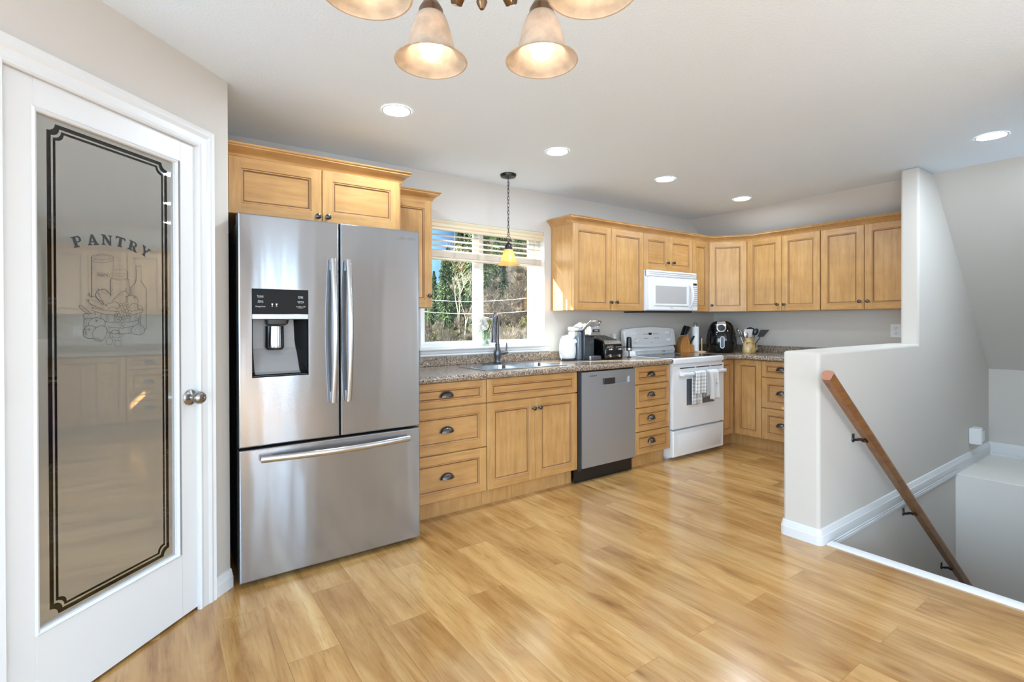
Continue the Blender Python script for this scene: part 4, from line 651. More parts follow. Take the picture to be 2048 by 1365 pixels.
# ---- window_1
b = B(); fy0, fy1 = 3.535, 3.60
b.box(WX0, WX0+0.035, fy0, fy1, WZ0, WZ1); b.box(WX1-0.035, WX1, fy0, fy1, WZ0, WZ1); b.box(WX0+0.035, WX1-0.035, fy0, fy1, WZ0, WZ0+0.022); b.box(WX0+0.035, WX1-0.035, fy0, fy1, WZ1-0.035, WZ1)
win = b.build('window_1', 'vinyl', None, bevel=0.002, kind='structure')
def sash(x0, x1, y0_, y1_, sl, sr, z0=WZ0+0.022, z1=WZ1-0.035, bt=0.024):
    b = B(); b.box(x0, x0+sl, y0_, y1_, z0, z1); b.box(x1-sr, x1, y0_, y1_, z0, z1); b.box(x0+sl, x1-sr, y0_, y1_, z0, z0+bt); b.box(x0+sl, x1-sr, y0_, y1_, z1-0.03, z1)
    s_ = b.build('sash', 'vinyl', win, bevel=0.002)
    b = B(); ym = (y0_+y1_)/2; b.box(x0+sl-0.004, x1-sr+0.004, ym-0.002, ym+0.002, z0+bt-0.004, z1-0.026); b.build('pane', 'glass', s_)
    return s_
sash(1.636, 2.164, 3.538, 3.562, 0.037, 0.052)
sash(2.172, 2.759, 3.568, 3.592, 0.052, 0.060)
b = B(); b.box(2.118, 2.158, 3.526, 3.538, 1.44, 1.53); b.cyl((2.140, 3.522, 1.50), (2.140, 3.522, 1.455), 0.006, n=8); b.build('latch', 'white', win, bevel=0.003)
b = B(); b.prism([(3.535, 1.050), (3.535, 1.034), (3.425, 1.034), (3.420, 1.038), (3.420, 1.046), (3.425, 1.050)], 'x', 1.575, 2.852)
b.prism([(DW, 1.034), (DW, 0.988), (3.444, 0.988), (3.440, 0.996), (3.444, 1.004), (3.438, 1.012), (3.440, 1.024), (3.432, 1.034)], 'x', 1.590, 2.838)
b.build('window_sill', 'white', win)
b = B(); b.box(WX0-0.001, WX0+0.004, DW, fy0, WZ0, WZ1); b.box(WX1-0.004, WX1+0.001, DW, fy0, WZ0, WZ1); b.box(WX0, WX1, DW, fy0, WZ1-0.004, WZ1+0.001); b.build('window_lining', 'white', win)
b = B(); b.tube([(2.45, 3.53, 1.072), (2.49, 3.52, 1.082), (2.54, 3.515, 1.086), (2.60, 3.52, 1.080), (2.66, 3.53, 1.066)], 0.004, 6); b.build('crank_handle', 'vinyl', win)
# blind
bl = thing('window_blind', 'cream wooden slatted blind raised most of the way up the kitchen window', 'blind', (2.19, 3.50, 1.74))
vp = [(3.462, 1.955), (3.456, 1.962), (3.458, 1.975), (3.450, 1.985), (3.450, 2.005), (3.458, 2.012), (3.452, 2.022), (3.452, 2.034), (3.470, 2.036), (3.470, 1.955)]
b = B(); b.prism(vp, 'x', 1.612, 2.778); b.build('valance', 'cream', bl)
b = B()
for z in (1.925, 1.884, 1.843, 1.804):
    b.prism([(3.476, z-0.012), (3.474, z-0.009), (3.500, z+0.003), (3.526, z+0.012), (3.528, z+0.009), (3.500, z)], 'x', 1.618, 2.770)
b.build('slats', 'slat', bl)
b = B()
for k in range(13):
    z = 1.752+k*0.0036; b.box(1.618, 2.770, 3.474, 3.526, z, z+0.0028)
b.build('stacked_slats', 'slat', bl)
b = B(); b.box(1.618, 2.770, 3.473, 3.527, 1.734, 1.750); b.build('bottom_rail', 'slat', bl, bevel=0.003)
for x in (1.66, 1.90, 2.12, 2.46, 2.71):
    b = B(); b.box(x-0.0015, x+0.0015, 3.4705, 3.4725, 1.735, 1.955)
    for k in range(5): b.tube([(x-0.012+k*0.002, 3.4695, 1.80), (x-0.016+k*0.008, 3.466, 1.775), (x-0.010+k*0.004, 3.4695, 1.748)], 0.0012, 4)
    b.build('ladder_cord', 'cord', bl)
b = B(); b.tube([(2.752, 3.466, 1.955), (2.752, 3.464, 1.70), (2.754, 3.466, 1.56)], 0.0018, 5); b.lathe([(0.001, 0), (0.006, 0.004), (0.004, 0.022), (0.001, 0.024)], (2.754, 3.466, 1.536), n=8); b.build('pull_cord', 'cord', bl)
b = B(); b.tube([(1.655, 3.452, 1.955), (1.655, 3.450, 1.5), (1.655, 3.450, 1.22)], 0.0015, 5); b.build('pull_cord', 'cord', bl)
b = B(); b.lathe([(0.001, 0), (0.007, 0.004), (0.0045, 0.026), (0.001, 0.03)], (1.655, 3.450, 1.195), n=8); b.build('cord_tassel', 'walnut', bl)
# oak casing edge at the far right of the view
# ================================================================ cabinets
# local frame of every front: x to the right, z up, the face looks towards -y
def door_panel(b, x0, x1, z0, z1, y=0.0, th=0.020, st=0.055, rec=0.007):
    def ring(i, yy): return [(x0+i, yy, z0+i), (x1-i, yy, z0+i), (x1-i, yy, z1-i), (x0+i, yy, z1-i)]
    # eased outer edge
    e = 0.003
    R0 = ring(0, y+th); R1 = ring(0, y+e); R2 = ring(e, y); R3 = ring(st, y); R4 = ring(st+0.004, y+0.003); R5 = ring(st+0.008, y+0.003); R6 = ring(st+0.012, y+rec); R7 = ring(st+0.016, y+rec)
    def band(P, Q, mi, rails=None):
        for k in range(4): b.quad(P[k], P[(k+1) % 4], Q[(k+1) % 4], Q[k], mi if rails is None else (rails if k in (0, 2) else mi))
    band(R0, R1, 0); band(R1, R2, 1 if False else 0)
    xi0, xi1, zi0, zi1 = x0+st, x1-st, z0+st, z1-st
    b.quad((x0+e, y, z0+e), (xi0, y, z0+e), (xi0, y, z1-e), (x0+e, y, z1-e), 0)
    b.quad((xi1, y, z0+e), (x1-e, y, z0+e), (x1-e, y, z1-e), (xi1, y, z1-e), 0)
    b.quad((xi0, y, z0+e), (xi1, y, z0+e), (xi1, y, zi0), (xi0, y, zi0), 2)
    b.quad((xi0, y, zi1), (xi1, y, zi1), (xi1, y, z1-e), (xi0, y, z1-e), 2)
    band(R3, R4, 3); band(R4, R5, 0); band(R5, R6, 3); band(R6, R7, 1)
    b.poly(R7, 0 if (z1-z0) > (x1-x0) else 2)
    b.poly(list(reversed(R0)), 0)
def knob(b, x, z, y=0.0):
    b.lathe([(0.001, 0.0), (0.010, 0.001), (0.009, 0.004), (0.0055, 0.008), (0.0055, 0.013), (0.012, 0.017), (0.0155, 0.021), (0.0150, 0.026), (0.009, 0.030), (0.001, 0.031)], (x, y, z), (0, -1, 0), 18)
def cup(b, x, z, y=0.0, a=0.046, h=0.034, d=0.025):
    n, m = 16, 7; v = []; f = []
    for i in range(n+1):
        t = PI*i/n
        for j in range(m+1):
            p = PI/2*j/m; r = math.sin(t)
            v.append((x-a*math.cos(t), y-0.0015-d*r*math.sin(p), z-h*0.45+h*r*math.cos(p)))
    for i in range(n):
        for j in range(m): f.append((i*(m+1)+j, (i+1)*(m+1)+j, (i+1)*(m+1)+j+1, i*(m+1)+j+1))
    b.add(v, f, 0)
    o = len(v)
    v2 = [(q[0], min(q[1]+0.003, y-0.0002), q[2]-0.003 if q[2] > z-h*0.45+0.003 else q[2]) for q in v]; b.add(v2, f, 0)
    # flange round the top against the drawer
    pl = []
    for i in range(n+1):
        t = PI*i/n; pl.append((x-(a+0.004)*math.cos(t), z-h*0.45+(h+0.005)*math.sin(t)))
    pl2 = [(x-a*0.9*math.cos(PI*i/n), z-h*0.45+h*0.9*math.sin(PI*i/n)) for i in range(n+1)]
    for i in range(n):
        b.quad((pl[i][0], y-0.003, pl[i][1]), (pl[i+1][0], y-0.003, pl[i+1][1]), (pl2[i+1][0], y-0.003, pl2[i+1][1]), (pl2[i][0], y-0.003, pl2[i][1]))
        b.quad((pl[i][0], y, pl[i][1]), (pl[i+1][0], y, pl[i+1][1]), (pl[i+1][0], y-0.003, pl[i+1][1]), (pl[i][0], y-0.003, pl[i][1]))
    for sx in (-1, 1): b.lathe([(0.001, 0.0035), (0.006, 0.003), (0.006, 0)], (x+sx*(a-0.001), y, z-h*0.45+0.004), (0, -1, 0), 10)
CROWN = [(0.0, -0.012), (0.004, -0.012), (0.006, -0.004), (0.010, 0.0), (0.010, 0.006), (0.014, 0.010), (0.024, 0.022), (0.038, 0.032), (0.046, 0.038), (0.046, 0.044), (0.052, 0.047), (0.054, 0.055), (0.0, 0.055)]
WMATS = ['wood', 'glaze', 'woodh', 'glaze2']
def cabinet(name, label, cat, loc, rz, w, h, d, fronts, kick=0.0, open_left=False, crown=None, group=None, sink=False):
    # loc: bottom-left corner of the face plane (world); fronts: (kind, x0, x1, z0, z1, handle, hx, hz)
    t = thing(name, label, cat, loc, rz, group); W = WM[t]
    b = B(W)
    if sink:      # open above for the bowls
        b.box(0.0005, w-0.0005, 0.0205, d-0.001, kick, 0.715); b.box(0.0005, w-0.0005, 0.0205, 0.040, 0.715, h); b.box(0.0005, 0.018, 0.040, d-0.001, 0.715, h); b.box(w-0.018, w-0.0005, 0.040, d-0.001, 0.715, h)
    else: b.box(0.0005, w-0.0005, 0.0205, d-0.001, kick, h)
    b.build('carcass', 'wood', t, bevel=0.0015, seg=1)
    for (kind, x0, x1, z0, z1, hk, hx, hz) in fronts:
        b = B(W); door_panel(b, x0, x1, z0, z1, st=0.055 if (z1-z0) > 0.2 and (x1-x0) > 0.25 else (0.040 if (z1-z0) > 0.12 and x1-x0 > 0.17 else 0.034))
        p = b.build(kind, WMATS, t)
        if hk == 'knob':
            b = B(W); knob(b, hx, hz); b.build('knob', 'pull', p)
        elif hk == 'cup':
            b = B(W); cup(b, hx, hz); b.build('cup_handle', 'pull', p)
    if kick:
        b = B(W); b.box(0.0005, w-0.0005, 0.075, 0.090, 0.0, kick); b.build('toe_kick', 'wood', t)
    if crown:
        b = B(W); b.sweep(crown, [(o, z+h) for o, z in CROWN], side=-1 if True else 1); b.build('crown_moulding', 'woodh', t, angle=50)
    return t
YU, YB, YL = 3.162, 2.836, 2.848
ZUB, ZUT = 1.347, 2.094
G = 0.0015
# over the fridge
cabinet('wall_cabinet', 'maple wall cabinet with two doors above the stainless fridge', 'cabinet', (0.2735, YL, 1.800), 0, 0.926, 0.294, DW-YL-0.002,
    [('door', 0.012, 0.4605, 0.0, 0.288, 'knob', 0.437, 0.028), ('door', 0.4635, 0.912, 0.0, 0.288, 'knob', 0.490, 0.030)], crown=[(0.0, 0.019), (0.926, 0.019), (0.926, 0.30)])
cabinet('wall_cabinet', 'narrow maple wall cabinet between the fridge and the window', 'cabinet', (1.2015, YU, ZUB), 0, 0.354, ZUT-ZUB, DW-YU-0.002,
    [('door', 0.004, 0.351, 0.002, ZUT-ZUB-0.006, 'knob', 0.325, 0.085)], crown=[(0.004, 0.019), (0.354, 0.019), (0.354, 0.296)])
# run to the right of the window
cabinet('wall_cabinet', 'maple wall cabinet with two tall doors right of the window, sun on its side', 'cabinet', (2.864, YU, ZUB), 0, 0.898, ZUT-ZUB, DW-YU-0.002,
    [('door', 0.003, 0.460, 0.002, 0.741, 'knob', 0.444, 0.074), ('door', 0.463, 0.896, 0.002, 0.741, 'knob', 0.515, 0.076)])
cabinet('wall_cabinet', 'short maple wall cabinet with two small doors above the white microwave', 'cabinet', (3.7635, YU, 1.742), 0, 0.760, ZUT-1.742, DW-YU-0.002,
    [('door', 0.002, 0.370, 0.002, 0.346, 'knob', 0.342, 0.084), ('door', 0.373, 0.758, 0.002, 0.346, 'knob', 0.432, 0.088)])
cabinet('wall_cabinet', 'very narrow maple wall cabinet just right of the microwave', 'cabinet', (4.525, YU, ZUB), 0, 0.275, ZUT-ZUB, DW-YU-0.002,
    [('door', 0.002, 0.273, 0.002, 0.741, None, 0, 0)])
# diagonal corner unit
_ca = math.atan2(2.868-YU, 5.029-4.801); _cw = math.hypot(5.029-4.801, 2.868-YU)
t = thing('wall_cabinet', 'diagonal corner maple wall cabinet with a single door above the air fryer', 'cabinet', (4.801, YU, ZUB), _ca)
b = B(); b.prism([(4.8025, YU+0.020), (4.8155, YU+0.004), (5.0255, 2.889), (5.049, 2.869), (XE-0.002, 2.869), (XE-0.002, DW-0.002), (4.8025, DW-0.002)], 'z', ZUB, ZUT); b.build('carcass', 'wood', t)
b = B(WM[t]); door_panel(b, 0.004, _cw-0.004, 0.002, 0.741); p = b.build('door', WMATS, t)
b = B(WM[t]); knob(b, 0.030, 0.070); b.build('knob', 'pull', p)
RZ = -PI/2
cabinet('wall_cabinet', 'maple wall cabinet with two doors on the end wall above the utensil crock', 'cabinet', (5.029, 2.866, ZUB), RZ, 0.709, ZUT-ZUB, XE-5.029-0.002,
    [('door', 0.003, 0.353, 0.002, 0.741, 'knob', 0.318, 0.068), ('door', 0.356, 0.706, 0.002, 0.741, 'knob', 0.385, 0.066)])
cabinet('wall_cabinet', 'pale maple wall cabinet on the end wall partly hidden by the wall pillar', 'cabinet', (5.029, 2.156, ZUB), RZ, 0.712, ZUT-ZUB, XE-5.029-0.002,
    [('door', 0.003, 0.353, 0.002, 0.741, 'knob', 0.322, 0.072), ('door', 0.356, 0.708, 0.002, 0.741, 'knob', 0.384, 0.072)])
b = B(); b.sweep([(2.866, DW-0.003), (2.866, YU+0.019), (4.792, YU+0.019), (5.048, 2.862), (5.048, 1.445)], [(o, z+ZUT) for o, z in CROWN], side=-1)
o = b.build('crown_moulding', 'woodh', None, angle=50); tag(o, 'maple crown moulding running along the top of the corner wall cabinets', 'moulding')
# base units
ZB = 0.872
cabinet('base_cabinet', 'maple base cabinet with three drawers between the fridge and the sink', 'cabinet', (1.225, YB, 0), 0, 0.567, ZB, DW-YB-0.002,
    [('drawer', 0.003, 0.564, 0.712, 0.866, 'cup', 0.265, 0.790), ('drawer', 0.003, 0.564, 0.419, 0.704, 'cup', 0.265, 0.565), ('drawer', 0.003, 0.564, 0.120, 0.411, 'cup', 0.265, 0.270)], kick=0.112)
cabinet('base_cabinet', 'maple sink base cabinet with two doors under the kitchen window', 'cabinet', (1.793, YB, 0), 0, 0.815, ZB, DW-YB-0.002,
    [('false_front', 0.002, 0.813, 0.711, 0.866, None, 0, 0), ('door', 0.002, 0.4065, 0.120, 0.704, 'knob', 0.388, 0.634), ('door', 0.4095, 0.813, 0.120, 0.704, 'knob', 0.442, 0.635)], kick=0.112, sink=True)
cabinet('base_cabinet', 'narrow maple base cabinet with four drawers between dishwasher and range', 'cabinet', (3.262, YB, 0), 0, 0.460, ZB, DW-YB-0.002,
    [('drawer', 0.002, 0.456, 0.718, 0.866, 'cup', 0.204, 0.797), ('drawer', 0.002, 0.456, 0.518, 0.710, 'cup', 0.204, 0.622), ('drawer', 0.002, 0.456, 0.316, 0.510, 'cup', 0.204, 0.424), ('drawer', 0.002, 0.456, 0.120, 0.308, 'cup', 0.206, 0.226)], kick=0.112)
# corner base, an L-shaped unit with two door leaves
t = thing('base_cabinet', 'maple corner base cabinet with two door leaves right of the range', 'cabinet', (4.62, 3.0, 0))
b = B(); b.prism([(4.512, YB+0.0205), (4.7515, YB+0.0205), (4.7515, 2.5545), (XE-0.002, 2.5545), (XE-0.002, DW-0.002), (4.512, DW-0.002)], 'z', 0.112, ZB); b.build('carcass', 'wood', t)
L1 = Matrix.Translation((4.512, YB, 0)); b = B(L1); door_panel(b, 0.002, 0.212, 0.120, 0.866, st=0.045); b.build('door', WMATS, t)
L2 = Matrix.Translation((4.7305, YB-0.004, 0)) @ Matrix.Rotation(RZ, 4, 'Z'); b = B(L2); door_panel(b, 0.006, 0.277, 0.120, 0.866, st=0.050); b.build('door', WMATS, t)
b = B(); b.prism([(4.512, YB+0.078), (4.808, YB+0.078), (4.808, 2.5545), (4.823, 2.5545), (4.823, YB+0.092), (4.512, YB+0.092)], 'z', 0, 0.112); b.build('toe_kick', 'wood', t)
cabinet('base_cabinet', 'maple base cabinet with three drawers on the end wall beside the half wall', 'cabinet', (4.7305, 2.5535, 0), RZ, 0.400, ZB, XE-4.7305-0.002,
    [('drawer', 0.002, 0.398, 0.714, 0.866, 'cup', 0.188, 0.796), ('drawer', 0.002, 0.398, 0.420, 0.706, 'cup', 0.188, 0.570), ('drawer', 0.002, 0.398, 0.120, 0.412, 'cup', 0.188, 0.270)], kick=0.112)
cabinet('base_cabinet', 'maple base cabinet with two doors on the end wall hidden behind the half wall', 'cabinet', (4.7305, 2.1525, 0), RZ, 0.659, ZB, XE-4.7305-0.002,
    [('door', 0.002, 0.328, 0.120, 0.866, 'knob', 0.30, 0.80), ('door', 0.331, 0.656, 0.120, 0.866, 'knob', 0.36, 0.80)], kick=0.112)
# worktops
ZT = 0.914; ZW = 0.8735
def nose(y): return [(y+0.30, ZT), (y+0.016, ZT), (y+0.006, ZT-0.004), (y+0.001, ZT-0.012), (y, ZT-0.020), (y+0.002, ZT-0.030), (y+0.008, ZW), (y+0.30, ZW)]
SX0, SX1, SY0, SY1 = 1.838, 2.548, 2.915, 3.275
b = B(); YE = 2.800
b.prism([(SY0, ZT)]+nose(YE)[1:7]+[(SY0, ZW)], 'x', 1.226, 3.722)
b.box(1.226, SX0, SY0, DW-0.001, ZW, ZT); b.box(SX1, 3.722, SY0, DW-0.001, ZW, ZT); b.box(SX0, SX1, SY1, DW-0.001, ZW, ZT)
ct = b.build('worktop', 'granite', None, smooth=False); tag(ct, 'brown speckled laminate worktop under the window holding the sink', 'worktop')
b = B(); b.box(1.226, 3.722, DW-0.020, DW-0.001, ZT+0.0002, 0.984); b.build('backsplash', 'granite', ct, bevel=0.003)
b = B()
b.prism([(4.510, YE), (4.640, YE), (4.695, 2.745), (4.695, 1.4925), (XE-0.001, 1.4925), (XE-0.001, DW-0.001), (4.510, DW-0.001)], 'z', ZW, ZT)
ct2 = b.build('worktop', 'granite', None, bevel=0.011, seg=3); tag(ct2, 'brown speckled laminate corner worktop right of the range', 'worktop')
b = B(); b.box(4.510, XE-0.0205, DW-0.020, DW-0.001, ZT+0.0002, 0.984); b.box(XE-0.020, XE-0.001, 1.4925, DW-0.0005, ZT+0.0002, 0.984); b.build('backsplash', 'granite', ct2, bevel=0.003)
# ---------------------------------------------------------------- sink and tap
def rrect(cx, cy, w, h, r, z, n=5):
    o = []
    for (sx, sy, a0) in ((1, 1, 0), (-1, 1, 90), (-1, -1, 180), (1, -1, 270)):
        for i in range(n+1):
            a = rad(a0+90*i/n); o.append((cx+sx*(w/2-r)+r*math.cos(a), cy+sy*(h/2-r)+r*math.sin(a), z))
    return o
def loft(b, loops, mi=0, cap0=False, cap1=False):
    n = len(loops[0]); v = [p for l in loops for p in l]; f = []
    for i in range(len(loops)-1):
        for k in range(n): f.append((i*n+k, i*n+(k+1) % n, (i+1)*n+(k+1) % n, (i+1)*n+k))
    if cap0: f.append(tuple(range(n)))
    if cap1: f.append(tuple((len(loops)-1)*n+k for k in range(n)))
    b.add(v, f, mi)
sk = thing('kitchen_sink', 'stainless double bowl sink set in the worktop under the window', 'sink', (2.19, 3.10, ZT))
b = B(); z = ZT+0.0015
xm = 2.19; x0, x1, ya, yb = SX0-0.014, SX1+0.014, SY0-0.014, SY1+0.014
bw = (1.862, 2.178, 2.940, 3.225), (2.206, 2.524, 2.940, 3.225)
for (xa, xb, yc, yd) in ((x0, bw[0][0], ya, yb), (bw[0][1], bw[1][0], ya, yb), (bw[1][1], x1, ya, yb), (bw[0][0], bw[0][1], ya, 2.940), (bw[1][0], bw[1][1], ya, 2.940), (bw[0][0], bw[0][1], 3.225, yb), (bw[1][0], bw[1][1], 3.225, yb)):
    b.box(xa, xb, yc, yd, z-0.001, z+0.003)
b.build('rim', 'steelsink', sk, smooth=False)
for (xa, xb, yc, yd) in bw:
    cx, cy, w, h = (xa+xb)/2, (yc+yd)/2, xb-xa, yd-yc
    b = B(); loft(b, [rrect(cx, cy, w+0.004, h+0.004, 0.002, z+0.003), rrect(cx, cy, w-0.004, h-0.004, 0.05, z+0.001), rrect(cx, cy, w-0.016, h-0.016, 0.055, z-0.14), rrect(cx, cy, w-0.05, h-0.05, 0.05, z-0.17), rrect(cx, cy, 0.09, 0.09, 0.044, z-0.175)], cap1=True)
    bo = b.build('bowl', 'steelsink', sk)
    b = B(); b.lathe([(0.042, 0.002), (0.034, 0.004), (0.030, -0.004), (0.001, -0.006)], (cx, cy, z-0.176), n=20); b.build('drain', 'darkgrey', bo)
MAT['gun'] = mat('gunmetal_finish', S(104, 106, 112), 0.3, 0.9)
fc = thing('faucet', 'dark pewter pull-down kitchen faucet standing behind the sink', 'faucet', (2.205, 3.335, ZT))
fx, fy = 2.207, 3.335
b = B(); loft(b, [rrect(fx, fy, 0.27, 0.058, 0.028, ZT+0.0005), rrect(fx, fy, 0.27, 0.058, 0.028, ZT+0.005), rrect(fx, fy, 0.25, 0.044, 0.021, ZT+0.009)], cap0=True, cap1=True); b.build('base_plate', 'gun', fc)
b = B(); b.lathe([(0.030, 0.008), (0.031, 0.016), (0.025, 0.022), (0.024, 0.035), (0.030, 0.060), (0.032, 0.085), (0.028, 0.112), (0.020, 0.135), (0.018, 0.150), (0.020, 0.156), (0.0165, 0.160)], (fx, fy, ZT), n=24); b.build('body', 'gun', fc)
b = B(); dx_, dy_ = -0.072, -0.060
def gp(t):  # arch point by angle
    return None
pts = [(fx, fy, ZT+0.155), (fx, fy, ZT+0.22), (fx, fy, ZT+0.30)]
for i in range(1, 11):
    a = PI*i/11; pts.append((fx+dx_*(1-math.cos(a))*0.5*1.0, fy+dy_*(1-math.cos(a))*0.5, ZT+0.305+0.092*math.sin(a)))
pts.append((fx+dx_, fy+dy_, ZT+0.29)); b.tube(pts, 0.0155, 14); b.build('spout', 'gun', fc)
b = B(); b.lathe([(0.014, 0.0), (0.017, -0.006), (0.0185, -0.012), (0.0175, -0.045), (0.022, -0.085), (0.027, -0.112), (0.027, -0.120), (0.020, -0.124), (0.001, -0.122)], (fx+dx_, fy+dy_, ZT+0.300), n=20); b.build('spray_head', 'gun', fc)
b = B(); b.cyl((fx+0.02, fy, ZT+0.085), (fx+0.075, fy-0.004, ZT+0.088), 0.019, 0.015, 16); b.cyl((fx+0.075, fy-0.004, ZT+0.088), (fx+0.098, fy-0.006, ZT+0.089), 0.012, 0.008, 12)
b.tube([(fx+0.080, fy-0.004, ZT+0.094), (fx+0.083, fy-0.008, ZT+0.130), (fx+0.078, fy-0.018, ZT+0.168)], [0.006, 0.0075, 0.004], 10); b.build('lever', 'gun', fc)
# ================================================================ refrigerator
YF = 2.6388
fr = thing('refrigerator', 'large stainless steel french door refrigerator with ice dispenser and bottom freezer', 'refrigerator', (0.76, 3.0, 0))
b = B(); b.box(0.312, 1.206, 2.742, 3.38, 0.03, 1.742); b.box(0.312, 1.206, 2.715, 2.742, 0.03, 0.05)
body = b.build('body', 'darkgrey', fr, bevel=0.004)
b = B(); b.box(0.33, 1.19, 2.70, 2.76, 0.004, 0.05); b.build('base_grille', 'black', fr)
for x in (0.36, 1.10):
    b = B(); b.box(x, x+0.06, 3.2, 3.3, 0.0, 0.03); b.build('foot', 'black', fr)
for x in (0.335, 1.135):
    b = B(); b.box(x, x+0.05, 2.70, 2.80, 1.743, 1.775); b.build('hinge_cover', 'darkgrey', fr, bevel=0.006)
def slab(b, x0, x1, z0, z1, yf, yb, bow=0.006, hole=None, mi=0):
    # slightly bowed sheet-steel front; optional rectangular hole
    xs = sorted(set([x0+(x1-x0)*i/8 for i in range(9)]+([hole[0], hole[1]] if hole else [])))
    zs = sorted(set([z0, z1]+([hole[2], hole[3]] if hole else [])))
    X0, X1 = 0.303, 1.215
    def yy(x): u = (x-(X0+X1)/2)/((X1-X0)/2); return yf+bow*u*u*0.0 - 0.0
    for i in range(len(xs)-1):
        for j in range(len(zs)-1):
            if hole and xs[i] >= hole[0]-1e-6 and xs[i+1] <= hole[1]+1e-6 and zs[j] >= hole[2]-1e-6 and zs[j+1] <= hole[3]+1e-6: continue
            b.quad((xs[i], yy(xs[i]), zs[j]), (xs[i+1], yy(xs[i+1]), zs[j]), (xs[i+1], yy(xs[i+1]), zs[j+1]), (xs[i], yy(xs[i]), zs[j+1]), mi)
def fdoor(name, x0, x1, z0, z1, hole=None):
    b = B(); e = 0.006; yf = YF
    xs = [x0+e, x1-e]; zs = [z0+e, z1-e]
    hx = [x0+e]+([hole[0], hole[1]] if hole else [])+[x1-e]; hz = [z0+e]+([hole[2], hole[3]] if hole else [])+[z1-e]
    for i in range(len(hx)-1):
        for j in range(len(hz)-1):
            if hole and i == 1 and j == 1: continue
            b.quad((hx[i], yf, hz[j]), (hx[i+1], yf, hz[j]), (hx[i+1], yf, hz[j+1]), (hx[i], yf, hz[j+1]), 0)
    # rounded rim then dark sides
    P = [[(x0+e, yf, z0+e), (x1-e, yf, z0+e), (x1-e, yf, z1-e), (x0+e, yf, z1-e)], [(x0+e*.3, yf+e*.3, z0+e*.3), (x1-e*.3, yf+e*.3, z0+e*.3), (x1-e*.3, yf+e*.3, z1-e*.3), (x0+e*.3, yf+e*.3, z1-e*.3)], [(x0, yf+e, z0), (x1, yf+e, z0), (x1, yf+e, z1), (x0, yf+e, z1)], [(x0, yf+0.02, z0), (x1, yf+0.02, z0), (x1, yf+0.02, z1), (x0, yf+0.02, z1)], [(x0, 2.725, z0), (x1, 2.725, z0), (x1, 2.725, z1), (x0, 2.725, z1)]]
    for i in range(4):
        for k in range(4): b.quad(P[i][k], P[i][(k+1) % 4], P[i+1][(k+1) % 4], P[i+1][k], 0 if i < 3 else 1)
    if hole: b.quad((x0, 2.725, z0), (x1, 2.725, z0), (x1, 2.725, z1), (x0, 2.725, z1), 1)
    else: b.poly(P[4], 1)
    return b.build(name, ['steel', 'darkgrey'], fr, angle=50)
HX0, HX1, HZ0, HZ1 = 0.3585, 0.6125, 0.989, 1.413
dl = fdoor('door', 0.303, 0.7635, 0.662, 1.766, (HX0, HX1, HZ0, HZ1))
dr_ = fdoor('door', 0.7715, 1.215, 0.662, 1.766)
dz = fdoor('freezer_drawer', 0.303, 1.215, 0.026, 0.650)
def bow_handle(p0, p1, out0, out1, r, parent, ref, post):
    b = B(); n = 16; pts = []
    for i in range(n+1):
        t = i/n; s_ = math.sin(PI*t); p = Vector(p0).lerp(Vector(p1), t); pts.append((p.x, YF-out0-(out1-out0)*s_, p.z))
    b.tube(pts, r, 14, flat=0.75, ref=ref)
    for q, sg in ((pts[0], 1), (pts[-1], -1)):
        d = (Vector(p1)-Vector(p0)).normalized()*sg
        a = Vector(q)+d*0.004; c = a+d*0.05
        b.add([(a.x-post[0], YF-0.0005, a.z-post[1]), (a.x+post[0], YF-0.0005, a.z+post[1]), (c.x+post[0], YF-0.0005, c.z+post[1]), (c.x-post[0], YF-0.0005, c.z-post[1]),
               (a.x-post[0], a.y, a.z-post[1]), (a.x+post[0], a.y, a.z+post[1]), (c.x+post[0], c.y-0.004, c.z+post[1]), (c.x-post[0], c.y-0.004, c.z-post[1])],
              [(0,1,2,3), (4,5,6,7), (0,1,5,4), (1,2,6,5), (2,3,7,6), (3,0,4,7)])
    return b.build('handle', 'steelh', parent, angle=45)
bow_handle((0.727, 0, 0.842), (0.727, 0, 1.575), 0.026, 0.066, 0.0145, dl, (1, 0, 0), (0.008, 0))
bow_handle((0.8045, 0, 0.842), (0.8045, 0, 1.575), 0.026, 0.066, 0.0145, dr_, (1, 0, 0), (0.008, 0))
bow_handle((0.392, 0, 0.603), (1.140, 0, 0.603), 0.024, 0.062, 0.0165, dz, (0, 0, 1), (0, 0.009))
textmesh('SAMSUNG', 0.0205, FRONT((1.136, YF-0.0003, 1.719)), 'brand_lettering', 'printgrey', dr_, 0.0001, spacing=1.12, sx=1.0)
# dispenser (part of the left door)
ds = None
b = B(); b.box(HX0+0.001, HX1-0.001, YF-0.001, YF+0.018, 1.293, HZ1-0.001); dp = b.build('control_panel', 'panelblack', dl, bevel=0.002)
b = B(); b.box(HX0+0.001, HX1-0.001, YF-0.003, YF+0.018, 1.267, 1.2925)
b.build('silver_strip', 'alu', dl, bevel=0.002)
b = B()
for x in (0.455, 0.492): b.box(x, x+0.024, YF-0.0042, YF-0.003, 1.2745, 1.2855)
b.build('dispenser_button', 'alu', dl, bevel=0.001)
b = B()
cx0, cx1, cz0, cz1 = HX0+0.001, HX1-0.001, HZ0+0.001, 1.2665
yb_ = 2.7255+0.012
